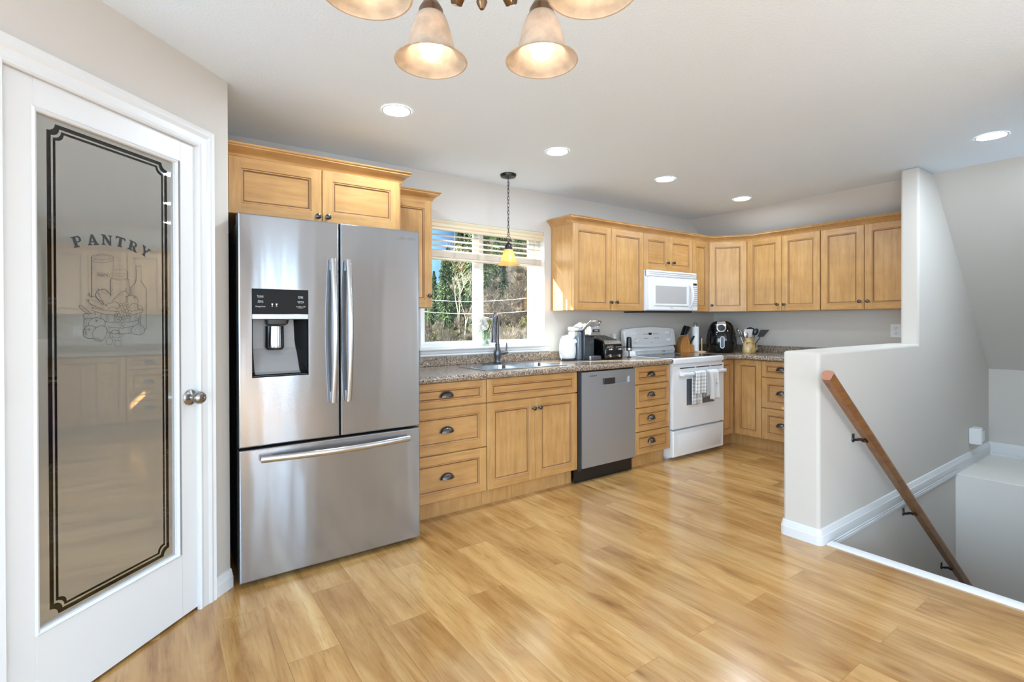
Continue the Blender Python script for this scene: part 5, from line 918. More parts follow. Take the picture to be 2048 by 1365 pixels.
# hollow: dark side walls, silver sloped back
b.quad((cx0, YF, cz0), (cx0, yb_, cz0), (cx0, yb_, cz1), (cx0, YF, cz1), 1)
b.quad((cx1, YF, cz0), (cx1, yb_, cz0), (cx1, yb_, cz1), (cx1, YF, cz1), 1)
b.quad((cx0, YF, cz1), (cx1, YF, cz1), (cx1, yb_, cz1), (cx0, yb_, cz1), 1)
b.quad((cx0, YF, cz0), (cx1, YF, cz0), (cx1, yb_, cz0+0.004), (cx0, yb_, cz0+0.004), 1)
b.box(cx0, cx1, YF, YF+0.004, cz0, cz0+0.004, 1)
prof_ = [(2.7250, cz1), (2.7225, 1.16), (2.718, 1.125), (2.709, 1.10), (2.668, 1.012), (2.655, 1.002)]
for i in range(len(prof_)-1):
    (y1_, z1_), (y2_, z2_) = prof_[i], prof_[i+1]; w0 = 0.028 if i < 3 else 0.024; xl, xr = cx0+0.014, cx1-0.050+(0.0 if i < 3 else 0.012)
    xr1 = cx1-0.052+0.020*i/5; xr2 = cx1-0.052+0.020*(i+1)/5
    b.quad((xl, y1_, z1_), (xr1, y1_, z1_), (xr2, y2_, z2_), (xl, y2_, z2_), 0)
    b.quad((cx0, YF+0.03, z1_), (xl, y1_, z1_), (xl, y2_, z2_), (cx0, YF+0.03 if i < 4 else YF+0.012, z2_), 1)
    b.quad((xr1, y1_, z1_), (cx1, YF+0.03, z1_), (cx1, YF+0.03 if i < 4 else YF+0.012, z2_), (xr2, y2_, z2_), 1)
b.build('dispenser_recess', ['recess', 'panelblack'], dl, smooth=False)
b = B(); nx = 0.474
loft(b, [rrect(nx, 2.682, 0.105, 0.060, 0.02, 1.2650), rrect(nx, 2.682, 0.100, 0.056, 0.02, 1.245), rrect(nx-0.002, 2.684, 0.076, 0.044, 0.018, 1.236)], cap0=True, cap1=True); b.build('ice_chute', 'darkgrey', dl)
b = B(); b.lathe([(0.034, 1.232), (0.0355, 1.20), (0.037, 1.145), (0.036, 1.130), (0.030, 1.126)], (nx-0.006, 2.690, 0), n=28, cap0=True, cap1=True); b.build('dispenser_lever', 'chrome', dl)
b = B(); loft(b, [rrect(nx-0.008, 2.696, 0.082, 0.052, 0.02, 1.234), rrect(nx-0.008, 2.697, 0.086, 0.056, 0.02, 1.130), rrect(nx-0.008, 2.698, 0.070, 0.050, 0.02, 1.118)], cap0=True, cap1=True)
b.build('lever_bracket', 'black', dl)
b = B(); b.box(cx0+0.006, cx1-0.006, YF+0.006, 2.660, cz0+0.004, cz0+0.008); b.build('drip_tray', 'black', dl)
# panel captions
b_ = [('Freezer', 0.396, 1.378, 0.0085), ('Press 3 sec', 0.396, 1.3715, 0.0050), ('Alarm', 0.396, 1.3545, 0.0085), ('Press 3 sec', 0.396, 1.348, 0.0050), ('Energy Saver', 0.396, 1.328, 0.0075),
      ('Fridge', 0.576, 1.378, 0.0085), ('Press 3 sec', 0.576, 1.3715, 0.0050), ('Lighting', 0.576, 1.3545, 0.0085), ('Press 3 sec', 0.576, 1.348, 0.0050), ('Ice Maker Off', 0.576, 1.329, 0.0070), ('Press 3 sec', 0.576, 1.323, 0.0048)]
for s_, x, z, sz in b_: textmesh(s_, sz*1.1, FRONT((x, YF-0.00125, z)), 'panel_caption', 'printwhite', dl, 0.0)
b = B()
for x in (0.447, 0.466):
    b.poly([(x-0.004, YF-0.0012, 1.343), (x+0.004, YF-0.0012, 1.343), (x+0.0028, YF-0.0012, 1.337), (x+0.0018, YF-0.0012, 1.333), (x-0.0018, YF-0.0012, 1.333), (x-0.0028, YF-0.0012, 1.337)])
    b.box(x-0.003, x+0.003, YF-0.0013, YF-0.0012, 1.328, 1.3295)
b.build('panel_symbol', 'printwhite', dl, smooth=False)
# ================================================================ dishwasher
dw = thing('dishwasher', 'stainless steel dishwasher with a recessed pocket handle next to the sink cabinet', 'dishwasher', (2.94, 3.1, 0))
b = B(); b.box(2.614, 3.258, YB+0.02, DW-0.05, 0.10, 0.868); b.build('body', 'black', dw)
b = B(); x0, x1, z0, z1 = 2.650, 3.256, 0.116, 0.857; yd = YB-0.004; hx0, hx1, hz0, hz1 = 2.724, 3.186, 0.748, 0.798; cxa, cxb = 2.895, 3.02
hx = [x0, hx0, hx1, x1]; hz = [z0, hz0, hz1, z1]
for i in range(3):
    for j in range(3):
        if i == 1 and j == 1: continue
        b.quad((hx[i], yd, hz[j]), (hx[i+1], yd, hz[j]), (hx[i+1], yd, hz[j+1]), (hx[i], yd, hz[j+1]), 0)
for P_, Q_ in (((x0, z0), (x1, z0)), ((x1, z0), (x1, z1)), ((x1, z1), (x0, z1)), ((x0, z1), (x0, z0))):
    b.quad((P_[0], yd, P_[1]), (Q_[0], yd, Q_[1]), (Q_[0], YB+0.018, Q_[1]), (P_[0], YB+0.018, P_[1]), 0)
b.quad((x0, YB+0.018, z0), (x1, YB+0.018, z0), (x1, YB+0.018, z1), (x0, YB+0.018, z1), 1)
# recessed pocket
for P_, Q_ in (((hx0, hz0), (hx1, hz0)), ((hx1, hz0), (hx1, hz1)), ((hx1, hz1), (hx0, hz1)), ((hx0, hz1), (hx0, hz0))):
    b.quad((P_[0], yd, P_[1]), (Q_[0], yd, Q_[1]), (Q_[0], yd+0.012, Q_[1]), (P_[0], yd+0.012, P_[1]), 0)
b.quad((hx0, yd+0.012, hz0), (hx1, yd+0.012, hz0), (hx1, yd+0.012, hz1), (hx0, yd+0.012, hz1), 0)
ddr = b.build('door', ['steeldw', 'black'], dw, smooth=False)
b = B(); b.box(cxa, cxb, yd+0.002, yd+0.0115, hz0+0.001, hz1-0.001); b.build('handle_pocket', 'darkgrey', ddr, bevel=0.003)
b = B(); b.box(2.615, 2.649, YB+0.004, YB+0.02, 0.10, 0.868); b.build('gap_strip', 'darkgrey', dw)  # dark grey strip filling the gap left of the door
b = B(); b.box(2.614, 3.258, 2.875, 2.890, 0.0, 0.112); b.build('toe_panel', 'black', dw)
textmesh('WHIRLPOOL', 0.0105, FRONT((2.772, yd-0.0003, 0.824)), 'brand_lettering', 'printdark', ddr, 0.0001, bold=0.0004, sx=1.35)
# ================================================================ range
RX0, RX1, RY = 3.727, 4.507, 2.808
rg = thing('kitchen_range', 'white electric range with a glass cooktop and towels on its oven door', 'range', (4.117, 3.1, 0))
b = B(); b.box(RX0+0.004, RX1-0.004, RY+0.045, 3.42, 0.025, 0.895); b.box(RX0+0.03, RX1-0.03, RY+0.09, 3.38, 0.0, 0.03); b.build('body', 'appliance', rg, bevel=0.003)
b = B(); loft(b, [rrect((RX0+RX1)/2, 3.100, RX1-RX0, 0.604, 0.022, 0.870), rrect((RX0+RX1)/2, 3.100, RX1-RX0+0.002, 0.606, 0.024, 0.890), rrect((RX0+RX1)/2, 3.100, RX1-RX0, 0.604, 0.022, 0.908), rrect((RX0+RX1)/2, 3.102, RX1-RX0-0.02, 0.585, 0.02, 0.917), rrect((RX0+RX1)/2, 3.105, RX1-RX0-0.06, 0.52, 0.015, 0.9165)], cap0=True, cap1=True)
b.build('cooktop_frame', 'appliance', rg)
b = B(); b.box(RX0+0.032, RX1-0.032, 2.850, 3.355, 0.917, 0.9195); ck = b.build('glass_cooktop', 'blackgloss', rg)
for x, y, r in ((3.93, 2.98, 0.10), (4.31, 2.98, 0.075), (3.93, 3.23, 0.075), (4.31, 3.23, 0.09)):
    for rr in (r, r*0.6): b = B(); b.tube([(x+rr*math.cos(2*PI*k/40), y+rr*math.sin(2*PI*k/40), 0.9196) for k in range(40)], 0.0008, 4, closed=True); b.build('burner_ring', 'printgrey', ck)
# front of range: vent slots, oven door, drawer
b = B(); b.box(RX0+0.004, RX1-0.004, RY+0.012, RY+0.05, 0.845, 0.870)
b.build('front_trim', 'appliance', rg, bevel=0.003)
b = B(); bx0, bx1, bz0, bz1 = RX0+0.002, RX1-0.002, 0.285, 0.846
wx0, wx1, wz0, wz1 = 3.920, 4.355, 0.482, 0.722
n = 10; yo = RY
xs = [bx0, wx0, wx1, bx1]; zs = [bz0, wz0, wz1, bz1]
for i in range(3):
    for j in range(3):
        if i == 1 and j == 1: continue
        b.quad((xs[i], yo, zs[j]), (xs[i+1], yo, zs[j]), (xs[i+1], yo, zs[j+1]), (xs[i], yo, zs[j+1]))
R_ = [(bx0, bz0), (bx1, bz0), (bx1, bz1), (bx0, bz1)]
for k in range(4):
    a, c = R_[k], R_[(k+1) % 4]; b.quad((a[0], yo, a[1]), (c[0], yo, c[1]), (c[0], yo+0.042, c[1]), (a[0], yo+0.042, a[1]))
b.quad((bx0, yo+0.042, bz0), (bx1, yo+0.042, bz0), (bx1, yo+0.042, bz1), (bx0, yo+0.042, bz1))
W_ = [(wx0, wz0), (wx1, wz0), (wx1, wz1), (wx0, wz1)]
for k in range(4):
    a, c = W_[k], W_[(k+1) % 4]; b.quad((a[0], yo, a[1]), (c[0], yo, c[1]), (c[0], yo+0.003, c[1]), (a[0], yo+0.003, a[1]))
od = b.build('oven_door', 'appliance', rg, bevel=0.004)
MAT['ovenglass'] = mat('oven_window', S(98, 99, 102), 0.32)
b = B(); b.box(wx0, wx1, yo+0.0025, yo+0.006, wz0, wz1); b.build('oven_window', 'ovenglass', od)
b = B()
for xa, xb in ((RX0+0.095, RX0+0.315), (RX0+0.335, RX0+0.550), (RX0+0.570, RX0+0.755)): b.box(xa, xb, yo-0.0006, yo+0.006, 0.8205, 0.829)
b.build('vent_slot', 'black', od)
b = B(); n = 14; pts = []
for i in range(n+1):
    t = i/n; pts.append((RX0+0.10+0.655*t, yo-0.034-0.022*math.sin(PI*t), 0.772))
b.tube(pts, 0.0175, 12, flat=0.7, ref=(0, 0, 1))
for x in (RX0+0.105, RX0+0.752): b.box(x-0.018, x+0.018, yo-0.040, yo-0.0005, 0.756, 0.790)
b.build('handle', 'appliance', od, bevel=0.004)
b = B(); loft(b, [[(p[0], RY+0.045, p[1]) for p in [(RX0+0.004, 0.030), (RX1-0.004, 0.030), (RX1-0.004, 0.268), (RX0+0.004, 0.268)]], [(p[0], RY+0.008, p[1]) for p in [(RX0+0.003, 0.032), (RX1-0.003, 0.032), (RX1-0.003, 0.266), (RX0+0.003, 0.266)]], [(p[0], RY, p[1]) for p in [(RX0+0.010, 0.040), (RX1-0.010, 0.040), (RX1-0.010, 0.262), (RX0+0.010, 0.262)]], [(p[0], RY, p[1]) for p in [(RX0+0.055, 0.060), (RX1-0.055, 0.060), (RX1-0.030, 0.236), (RX0+0.055, 0.236)]], [(p[0], RY-0.004, p[1]) for p in [(RX0+0.065, 0.068), (RX1-0.065, 0.068), (RX1-0.040, 0.228), (RX0+0.065, 0.228)]]], cap0=True, cap1=True)
b.build('storage_drawer', 'appliance', rg, bevel=0.003)
# control panel at the back, with arched top
b = B(); zc_ = 1.175
top = [(RX0+0.0, 1.155), (RX0+0.02, 1.174), (RX0+0.16, 1.186), (RX0+0.39, 1.193), (RX1-0.16, 1.186), (RX1-0.02, 1.174), (RX1, 1.155)]
bot = [(RX1, 1.012), (RX1-0.012, 0.998), (RX1-0.2, 0.988), (RX0+0.39, 0.984), (RX0+0.2, 0.988), (RX0+0.012, 0.998), (RX0, 1.012)]
outl = top+bot
def off(p, k): cx_, cz_ = (RX0+RX1)/2, 1.09; return (cx_+(p[0]-cx_)*(1-k), cz_+(p[1]-cz_)*(1-k*2.2))
def yface(z): return 3.352+(z-0.984)*0.16
loft(b, [[(p[0], 3.420, p[1]) for p in outl], [(p[0], yface(p[1])+0.012, p[1]) for p in outl], [(off(p, 0.02)[0], yface(off(p, 0.02)[1]), off(p, 0.02)[1]) for p in outl], [(off(p, 0.14)[0], yface(off(p, 0.14)[1]), off(p, 0.14)[1]) for p in outl], [(off(p, 0.15)[0], yface(off(p, 0.15)[1])+0.003, off(p, 0.15)[1]) for p in outl]], cap0=True, cap1=True)
cp = b.build('control_panel', 'appliance', rg, angle=30)
b = B(); b.prism([(3.375, 0.916), (3.362, 0.95), (3.385, 0.99), (3.42, 0.99), (3.42, 0.916)], 'x', RX0+0.012, RX1-0.012); b.build('back_riser', 'appliance', rg)
for x, z in ((3.853, 1.130), (3.872, 1.055), (4.372, 1.130), (4.380, 1.058)):
    b = B(); b.lathe([(0.001, 0.030), (0.017, 0.029), (0.020, 0.024), (0.0225, 0.006), (0.024, 0.0)], (x, yface(z)+0.004, z), (0, -1, 0.16), 22); kb = b.build('knob', 'plasticw', cp)
    b = B(); b.box(x-0.003, x+0.003, yface(z)-0.031, yface(z)-0.024, z-0.018, z+0.018); b.build('knob_grip', 'plasticw', kb, bevel=0.001)
b = B(); b.box(4.085, 4.130, yface(1.12)+0.0005, yface(1.12)+0.006, 1.110, 1.133); b.build('display', 'blackgloss', cp)
b = B()
for i, x in enumerate((4.005, 4.025, 4.045, 4.06)+(4.16, 4.18, 4.205, 4.225)):
    for z in (1.118, 1.076): b.box(x, x+0.008, yface(z)+0.0015, yface(z)+0.0035, z-0.004, z+0.004)
b.build('panel_keys', 'printgrey', cp)
textmesh('Kenmore', 0.012, FRONT((4.117, yface(1.035)+0.0014, 1.032)), 'brand_lettering', 'printgrey', cp, 0.0001)
b = B(); b.tube([(4.31+0.016*math.cos(PI*k/8), 3.366, 0.93+0.012*math.sin(PI*k/8)) for k in range(9)], 0.0025, 6); b.build('oven_vent', 'black', rg)
# towels over the oven handle
def towel(name, label, m, x0, x1, zt, zf, zb, seed, slant=0.0, mats=None, pinch=0.0):
    random.seed(seed); b = B(); nx_, yh = 14, yo-0.053; ph = random.random()*6
    prof = []
    for i in range(13): t = i/12; prof.append((yh-0.020-0.004*t, zf+(zt-0.02-zf)*t))
    prof += [(yh-0.017, zt-0.004), (yh, zt+0.004), (yh+0.017, zt-0.004)]
    for i in range(8): t = i/7; prof.append((yh+0.019, zt-0.02-(zt-0.02-zb)*t))
    v = []; f = []
    for i, (y, z) in enumerate(prof):
        dn = min(1, abs(zt-z)/0.10); dd = (zt-z)
        for k in range(nx_+1):
            u = k/nx_; xc = (x0+x1)/2; w = (x1-x0)*(1-pinch*(1-dn))
            x = xc+(u-0.5)*w+slant*dd
            yy = y+0.006*dn*math.sin(u*11+ph)*(1 if y < yh else 0.4)+0.003*dn*math.sin(u*23+ph*2)
            zz = z+(0.004*math.sin(u*9+ph) if i in (0, len(prof)-1) else 0)
            v.append((x, yy, zz))
    for i in range(len(prof)-1):
        for k in range(nx_): f.append((i*(nx_+1)+k, i*(nx_+1)+k+1, (i+1)*(nx_+1)+k+1, (i+1)*(nx_+1)+k))
    b.add(v, f); o = b.build(name, m, None, angle=80); tag(o, label, 'towel')
    md = o.modifiers.new('thickness', 'SOLIDIFY'); md.thickness = 0.003; md.offset = 0
    return o
towel('dish_towel', 'grey and white checked dish towel over the oven door handle', 'gingham', 3.955, 4.110, 0.792, 0.590, 0.490, 3)
b = B(); 
t2 = towel('dish_towel', 'white dish towel with a dark sprig print hanging at the right of the oven handle', 'linen', 4.150, 4.300, 0.792, 0.520, 0.560, 8, slant=0.12)
b = B(); random.seed(5)
for k in range(26):
    a = random.uniform(0, 6.28); r = random.uniform(0.002, 0.030); cx_, cz_ = 4.240+r*math.cos(a)*0.7+0.012, 0.668+r*math.sin(a)*1.2
    L_ = random.uniform(0.006, 0.014); an = random.uniform(0.6, 1.9); w = 0.0018
    ux, uz = math.cos(an), math.sin(an); b.add([(cx_-uz*w, yo-0.087, cz_+ux*w), (cx_+uz*w, yo-0.087, cz_-ux*w), (cx_+ux*L_, yo-0.087, cz_+uz*L_)], [(0, 1, 2)])
b.build('sprig_print', 'printdark', t2, smooth=False)
towel('dish_cloth', 'folded grey cloth between the two towels on the oven handle', 'greycloth', 4.108, 4.165, 0.791, 0.560, 0.545, 12, slant=0.06)
# ================================================================ microwave
mw = thing('microwave', 'white over-the-range microwave mounted below the short cabinet', 'microwave', (4.05, 3.2, 1.35))
MX0, MX1, MY = 3.7665, 4.5205, 3.105
# the unit fills the space between the wall cabinets
b = B(); b.box(MX0, MX1, MY+0.035, DW-0.003, 1.352, 1.738); b.build('body', 'appliance', mw, bevel=0.004)
MY = 3.105
b = B(); b.box(MX0, MX1, MY+0.012, MY+0.05, 1.678, 1.738); 
for k in range(3): b.box(MX0+0.01, MX1-0.01, MY+0.004-0.001*k, MY+0.02, 1.684+k*0.018, 1.692+k*0.018)
b.build('vent_grille', 'appliance', mw, bevel=0.003)
b = B(); b.box(MX0+0.001, 4.430, MY, MY+0.034, 1.356, 1.674); md_ = b.build('door', 'appliance', mw, bevel=0.006, seg=3)
b = B(); loft(b, [[(x, MY-0.0003, z) for x, z in ((3.826, 1.392), (4.372, 1.392), (4.372, 1.618), (3.826, 1.618))], [(x, MY-0.006, z) for x, z in ((3.838, 1.402), (4.362, 1.402), (4.362, 1.608), (3.838, 1.608))], [(x, MY-0.006, z) for x, z in ((3.852, 1.414), (4.338, 1.414), (4.338, 1.590), (3.852, 1.590))], [(x, MY-0.003, z) for x, z in ((3.856, 1.418), (4.334, 1.418), (4.334, 1.586), (3.856, 1.586))]])
b.build('window_surround', 'appliance', md_, smooth=False)
MAT['mesh'] = mat('microwave_window', S(178, 176, 176), 0.18)
b = B(); b.quad((3.856, MY-0.003, 1.418), (4.334, MY-0.003, 1.418), (4.334, MY-0.003, 1.586), (3.856, MY-0.003, 1.586)); b.build('door_window', 'mesh', md_)
b = B(); b.box(4.433, MX1-0.001, MY, MY+0.034, 1.356, 1.674); cpn = b.build('control_panel', 'appliance', mw, bevel=0.005)
b = B(); n = 12; b.tube([(4.395, MY-0.004-0.036*math.sin(PI*k/n), 1.392+0.222*k/n) for k in range(n+1)], 0.012, 10, flat=0.8, ref=(1, 0, 0)); b.build('handle', 'appliance', md_)
b = B(); b.box(4.446, 4.506, MY-0.001, MY+0.001, 1.612, 1.634); b.build('display', 'blackgloss', cpn)
b = B()
for i in range(3):
    for j in range(10): b.box(4.446+i*0.023, 4.459+i*0.023, MY-0.0012, MY, 1.590-j*0.021, 1.598-j*0.021)
b.build('keypad', 'printgrey', cpn)
textmesh('Kenmore', 0.013, FRONT((4.10, MY-0.0004, 1.381)), 'brand_lettering', 'printdark', md_, 0.0001)
b = B(); b.box(MX0+0.01, MX1-0.01, MY+0.06, DW-0.03, 1.334, 1.352); b.build('underside_filter', 'darkgrey', mw, bevel=0.004)

# ================================================================ things on the worktops
def at(x, y, z=ZT): return Matrix.Translation((x, y, z))
# kettle
t = thing('electric_kettle', 'white electric kettle on the worktop just right of the window', 'kettle', (2.884, 3.262, ZT))
W = WM[t]
b = B(W); b.lathe([(0.001, 0.0), (0.066, 0.0), (0.068, 0.006), (0.064, 0.018), (0.001, 0.018)], n=28); b.build('power_base', 'darkgrey', t)
b = B(W); b.lathe([(0.001, 0.020), (0.064, 0.020), (0.068, 0.028), (0.0735, 0.070), (0.074, 0.100), (0.070, 0.150), (0.060, 0.188), (0.050, 0.200)], n=32); b.build('body', 'appliance', t)
b = B(W); b.lathe([(0.052, 0.198), (0.050, 0.206), (0.035, 0.213), (0.012, 0.216), (0.010, 0.222), (0.001, 0.223)], n=28); b.build('lid', 'appliance', t)
b = B(W); b.lathe([(0.021, 0.0), (0.018, 0.014), (0.014, 0.022)], (0.038, -0.046, 0.162), (0.62, -0.62, 0.48), 16, cap1=True); b.build('spout', 'appliance', t)
b = B(W); b.tube([(0.02, 0.045, 0.195), (0.035, 0.085, 0.190), (0.042, 0.105, 0.150), (0.038, 0.100, 0.085), (0.028, 0.066, 0.050)], [0.010, 0.012, 0.011, 0.011, 0.009], 10); b.build('handle', 'appliance', t)
# pod coffee maker
t = thing('coffee_maker', 'silver and charcoal pod coffee maker between the kettle and the toaster', 'coffee maker', (3.066, 3.23, ZT)); W = WM[t]
MAT['charcoal'] = mat('charcoal_plastic', S(64, 68, 74), 0.22); MAT['tank'] = mat('smoked_tank', S(110, 120, 130), 0.10, 0.0, Coat_Weight=0.7)
b = B(W); b.box(-0.052, 0.072, -0.040, 0.115, 0.0, 0.275); b.build('body', 'charcoal', t, bevel=0.012, seg=3)
b = B(W); b.box(-0.054, 0.074, -0.125, -0.040, 0.0, 0.040); b.build('drip_tray', 'charcoal', t, bevel=0.010, seg=3)
b = B(W); b.box(-0.105, -0.055, -0.02, 0.115, 0.0, 0.250); b.build('water_tank', 'tank', t, bevel=0.014, seg=3)
b = B(W); b.box(-0.108, -0.052, -0.022, 0.117, 0.2505, 0.290); b.build('tank_lid', 'alu', t, bevel=0.012, seg=3)
b = B(W); prof = [(-0.118, 0.215), (-0.122, 0.268), (-0.110, 0.292), (-0.05, 0.322), (0.03, 0.330), (0.10, 0.300), (0.117, 0.272), (-0.035, 0.272), (-0.045, 0.215)]
b.prism(prof, 'x', -0.050, 0.070); b.build('brew_head', 'alu', t, bevel=0.010, seg=3)
b = B(W); b.tube([(-0.058, -0.02, 0.262), (-0.060, -0.07, 0.300), (-0.050, -0.118, 0.338), (0.010, -0.135, 0.346), (0.070, -0.118, 0.338), (0.080, -0.07, 0.300), (0.078, -0.02, 0.262)], [0.010, 0.010, 0.009, 0.009, 0.009, 0.010, 0.010], 10); b.build('lift_handle', 'chrome', t)
b = B(W); b.box(-0.030, 0.050, -0.126, -0.1205, 0.245, 0.268); b.build('head_panel', 'black', t, bevel=0.002)
textmesh('KEURIG', 0.012, plane_xf(W @ Vector((0.010, -0.1266, 0.256)), (1, 0, 0), (0, 0, 1)), 'brand_lettering', 'printwhite', t, 0.0)
b = B(W); b.cyl((0.010, -0.078, 0.215), (0.010, -0.078, 0.200), 0.018, 0.012, 14); b.build('pod_spout', 'black', t)
# toaster
t = thing('toaster', 'black and chrome four-slice toaster beside the coffee maker', 'toaster', (3.285, 3.215, ZT), rad(-8)); W = WM[t]
b = B(W); prof = [(-0.135, 0.0), (-0.140, 0.02), (-0.140, 0.085), (-0.128, 0.135), (-0.100, 0.162), (0.110, 0.205), (0.138, 0.190), (0.145, 0.02), (0.14, 0.0)]
b.prism(prof, 'x', -0.100, 0.100); b.build('body', 'blackgloss', t, bevel=0.014, seg=3)
b = B(W); b.prism([(-0.132, 0.138), (-0.106, 0.1655), (0.112, 0.2095), (0.140, 0.195), (0.130, 0.190), (0.110, 0.203), (-0.100, 0.160), (-0.126, 0.134)], 'x', -0.090, 0.090); b.build('top_plate', 'chrome', t, bevel=0.002)
b = B(W)
for x in (-0.066, -0.022, 0.022, 0.066):
    v = [(x-0.012, -0.085, 0.1705), (x+0.012, -0.085, 0.1705), (x+0.012, 0.100, 0.2085), (x-0.012, 0.100, 0.2085)]
    b.add(v+[(p[0], p[1], p[2]+0.001) for p in v], [(4, 5, 6, 7), (0, 1, 5, 4), (1, 2, 6, 5), (2, 3, 7, 6), (3, 0, 4, 7)])
b.build('bread_slots', 'black', t, smooth=False)
b = B(W); b.tube([(-0.080, -0.142, 0.118), (-0.02, -0.146, 0.122), (-0.02, -0.146, 0.122)], 0.003, 6)
b.box(-0.085, -0.012, -0.146, -0.139, 0.108, 0.114); b.box(0.012, 0.085, -0.146, -0.139, 0.108, 0.114); b.build('chrome_trim', 'chrome', t, bevel=0.001)
for x in (-0.050, 0.050):
    b = B(W); b.box(x-0.020, x+0.020, -0.165, -0.139, 0.085, 0.098); b.build('lever', 'chrome', t, bevel=0.004)
    b = B(W); b.lathe([(0.001, 0.014), (0.012, 0.013), (0.014, 0.0)], (x, -0.139, 0.036), (0, -1, 0), 16); b.build('browning_knob', 'chrome', t)
b = B(W); b.box(-0.095, 0.095, -0.130, 0.135, 0.0, 0.012); b.build('base', 'black', t)
# glass vase-like jar behind the toaster
t = thing('glass_pitcher', 'tall clear glass pitcher standing behind the toaster', 'pitcher', (3.60, 3.385, ZT)); W = WM[t]
b = B(W); b.lathe([(0.001, 0.0), (0.040, 0.0), (0.042, 0.006), (0.040, 0.05), (0.044, 0.16), (0.048, 0.215), (0.045, 0.215), (0.041, 0.16), (0.037, 0.05), (0.036, 0.010), (0.001, 0.010)], n=28); b.build('body', 'clearglass', t)
b = B(W); b.tube([(0.042, 0.0, 0.18), (0.075, 0, 0.175), (0.082, 0, 0.13), (0.065, 0, 0.08), (0.040, 0, 0.07)], 0.006, 8); b.build('handle', 'clearglass', t)
# stick frother and dish
t = thing('milk_frother', 'black handled stick frother standing upright left of the range', 'frother', (3.555, 3.165, ZT)); W = WM[t]
b = B(W); b.lathe([(0.001, 0.0), (0.022, 0.0), (0.022, 0.004), (0.006, 0.010), (0.0045, 0.030), (0.0055, 0.062)], n=16); b.build('whisk_stand', 'bronze', t)
b = B(W); b.lathe([(0.006, 0.058), (0.024, 0.062), (0.026, 0.070), (0.0262, 0.10), (0.0235, 0.16), (0.021, 0.185), (0.014, 0.192), (0.001, 0.193)], n=20); b.build('handle', 'black', t)
b = B(W); b.lathe([(0.0265, 0.068), (0.0270, 0.074), (0.0270, 0.084), (0.0265, 0.090)], n=20); b.build('silver_band', 'alu', t)
t = thing('butter_dish', 'small white covered butter dish beside the range', 'dish', (3.640, 3.235, ZT)); W = WM[t]
b = B(W); loft(b, [rrect(0, 0, 0.13, 0.085, 0.015, 0.0), rrect(0, 0, 0.14, 0.095, 0.02, 0.012), rrect(0, 0, 0.13, 0.085, 0.02, 0.013)], cap0=True, cap1=True); b.build('base', 'plasticw', t)
b = B(W); loft(b, [rrect(0, 0, 0.116, 0.072, 0.015, 0.014), rrect(0, 0, 0.112, 0.068, 0.018, 0.044), rrect(0, 0, 0.095, 0.052, 0.018, 0.054)], cap0=True, cap1=True); b.build('cover', 'plasticw', t)
# knife block and knives
kb = thing('knife_block', 'wooden knife block standing right of the range', 'knife block', (4.580, 3.300, ZT), rad(-25)); W = WM[kb]
b = B(W); b.prism([(-0.085, 0.0), (0.075, 0.0), (0.095, 0.015), (0.055, 0.075), (0.012, 0.120), (-0.028, 0.212), (-0.098, 0.180), (-0.125, 0.120)][::-1], 'y', -0.045, 0.045) if False else b.prism([(-0.070, 0.0), (0.080, 0.0), (0.080, 0.080), (0.035, 0.095), (0.010, 0.190), (-0.050, 0.165), (-0.075, 0.08)], 'y', -0.048, 0.048)
b.build('block', 'walnut', kb, bevel=0.004)
for i, (dx, dy, tl, L_) in enumerate(((-0.030, -0.030, 20, 0.11), (-0.030, -0.008, 24, 0.115), (-0.030, 0.014, 18, 0.12), (-0.030, 0.034, 22, 0.105), (-0.006, -0.024, 30, 0.10), (-0.006, 0.0, 27, 0.105), (-0.006, 0.024, 31, 0.10), (0.050, 0.0, 34, 0.10))):
    base = W @ Vector((dx, dy, 0.176+(dx+0.030)*0.4 if i < 7 else 0.092))
    kt = thing('kitchen_knife', ['black handled knife in the back row of the knife block', 'black handled knife in the middle row of the knife block', 'large black handled knife lowest in the front of the knife block'][0 if i < 4 else (1 if i < 7 else 2)], 'knife', base, rad(-25), 'knives in the wooden block' if i < 7 else None)
    if 4 <= i < 7: kt['group'] = 'knives in the middle row of the block'
    K_ = WM[kt]; d = Vector((math.sin(rad(tl)), 0, math.cos(rad(tl))))
    b = B(K_); b.tube([d*0.004, d*0.03, d*(L_*0.6), d*L_], [0.009, 0.010, 0.012, 0.011], 8, flat=0.65, ref=(1, 0, 0)); b.build('handle', 'black', kt)
    b = B(K_); b.cyl(d*0.0, d*0.006, 0.008, n=8); b.build('bolster', 'chrome', kt)
# paper towel
t = thing('paper_towel_holder', 'light wooden paper towel holder with a side peg next to the knife block', 'holder', (4.748, 3.252, ZT)); W = WM[t]
b = B(W); b.lathe([(0.001, 0.0), (0.080, 0.0), (0.082, 0.006), (0.080, 0.014), (0.001, 0.015)], n=32); b.build('base', 'beech', t)
b = B(W); b.cyl((-0.035, 0.015, 0.015), (-0.035, 0.015, 0.292), 0.006, n=10); b.build('post', 'nickel', t)
b = B(W); b.tube([(-0.035+0.017*math.cos(2*PI*k/18)*0.84, 0.015-0.017*math.cos(2*PI*k/18)*0.54, 0.306+0.014*math.sin(2*PI*k/18)) for k in range(18)], 0.0025, 6, closed=True); b.build('finial_ring', 'bronze', t)
b = B(W); b.cyl((0.030, -0.020, 0.015), (0.030, -0.020, 0.150), 0.006, n=10); b.build('tension_peg', 'beech', t)
pr = B(); pr.lathe([(0.018, 0.0), (0.037, 0.0), (0.0375, 0.005), (0.0375, 0.255), (0.037, 0.260), (0.018, 0.260), (0.018, 0.0)], (4.713, 3.267, ZT+0.0155), n=32)
o = pr.build('paper_towel_roll', 'paper'); tag(o, 'thin white paper towel roll on the wooden holder', 'paper towel')
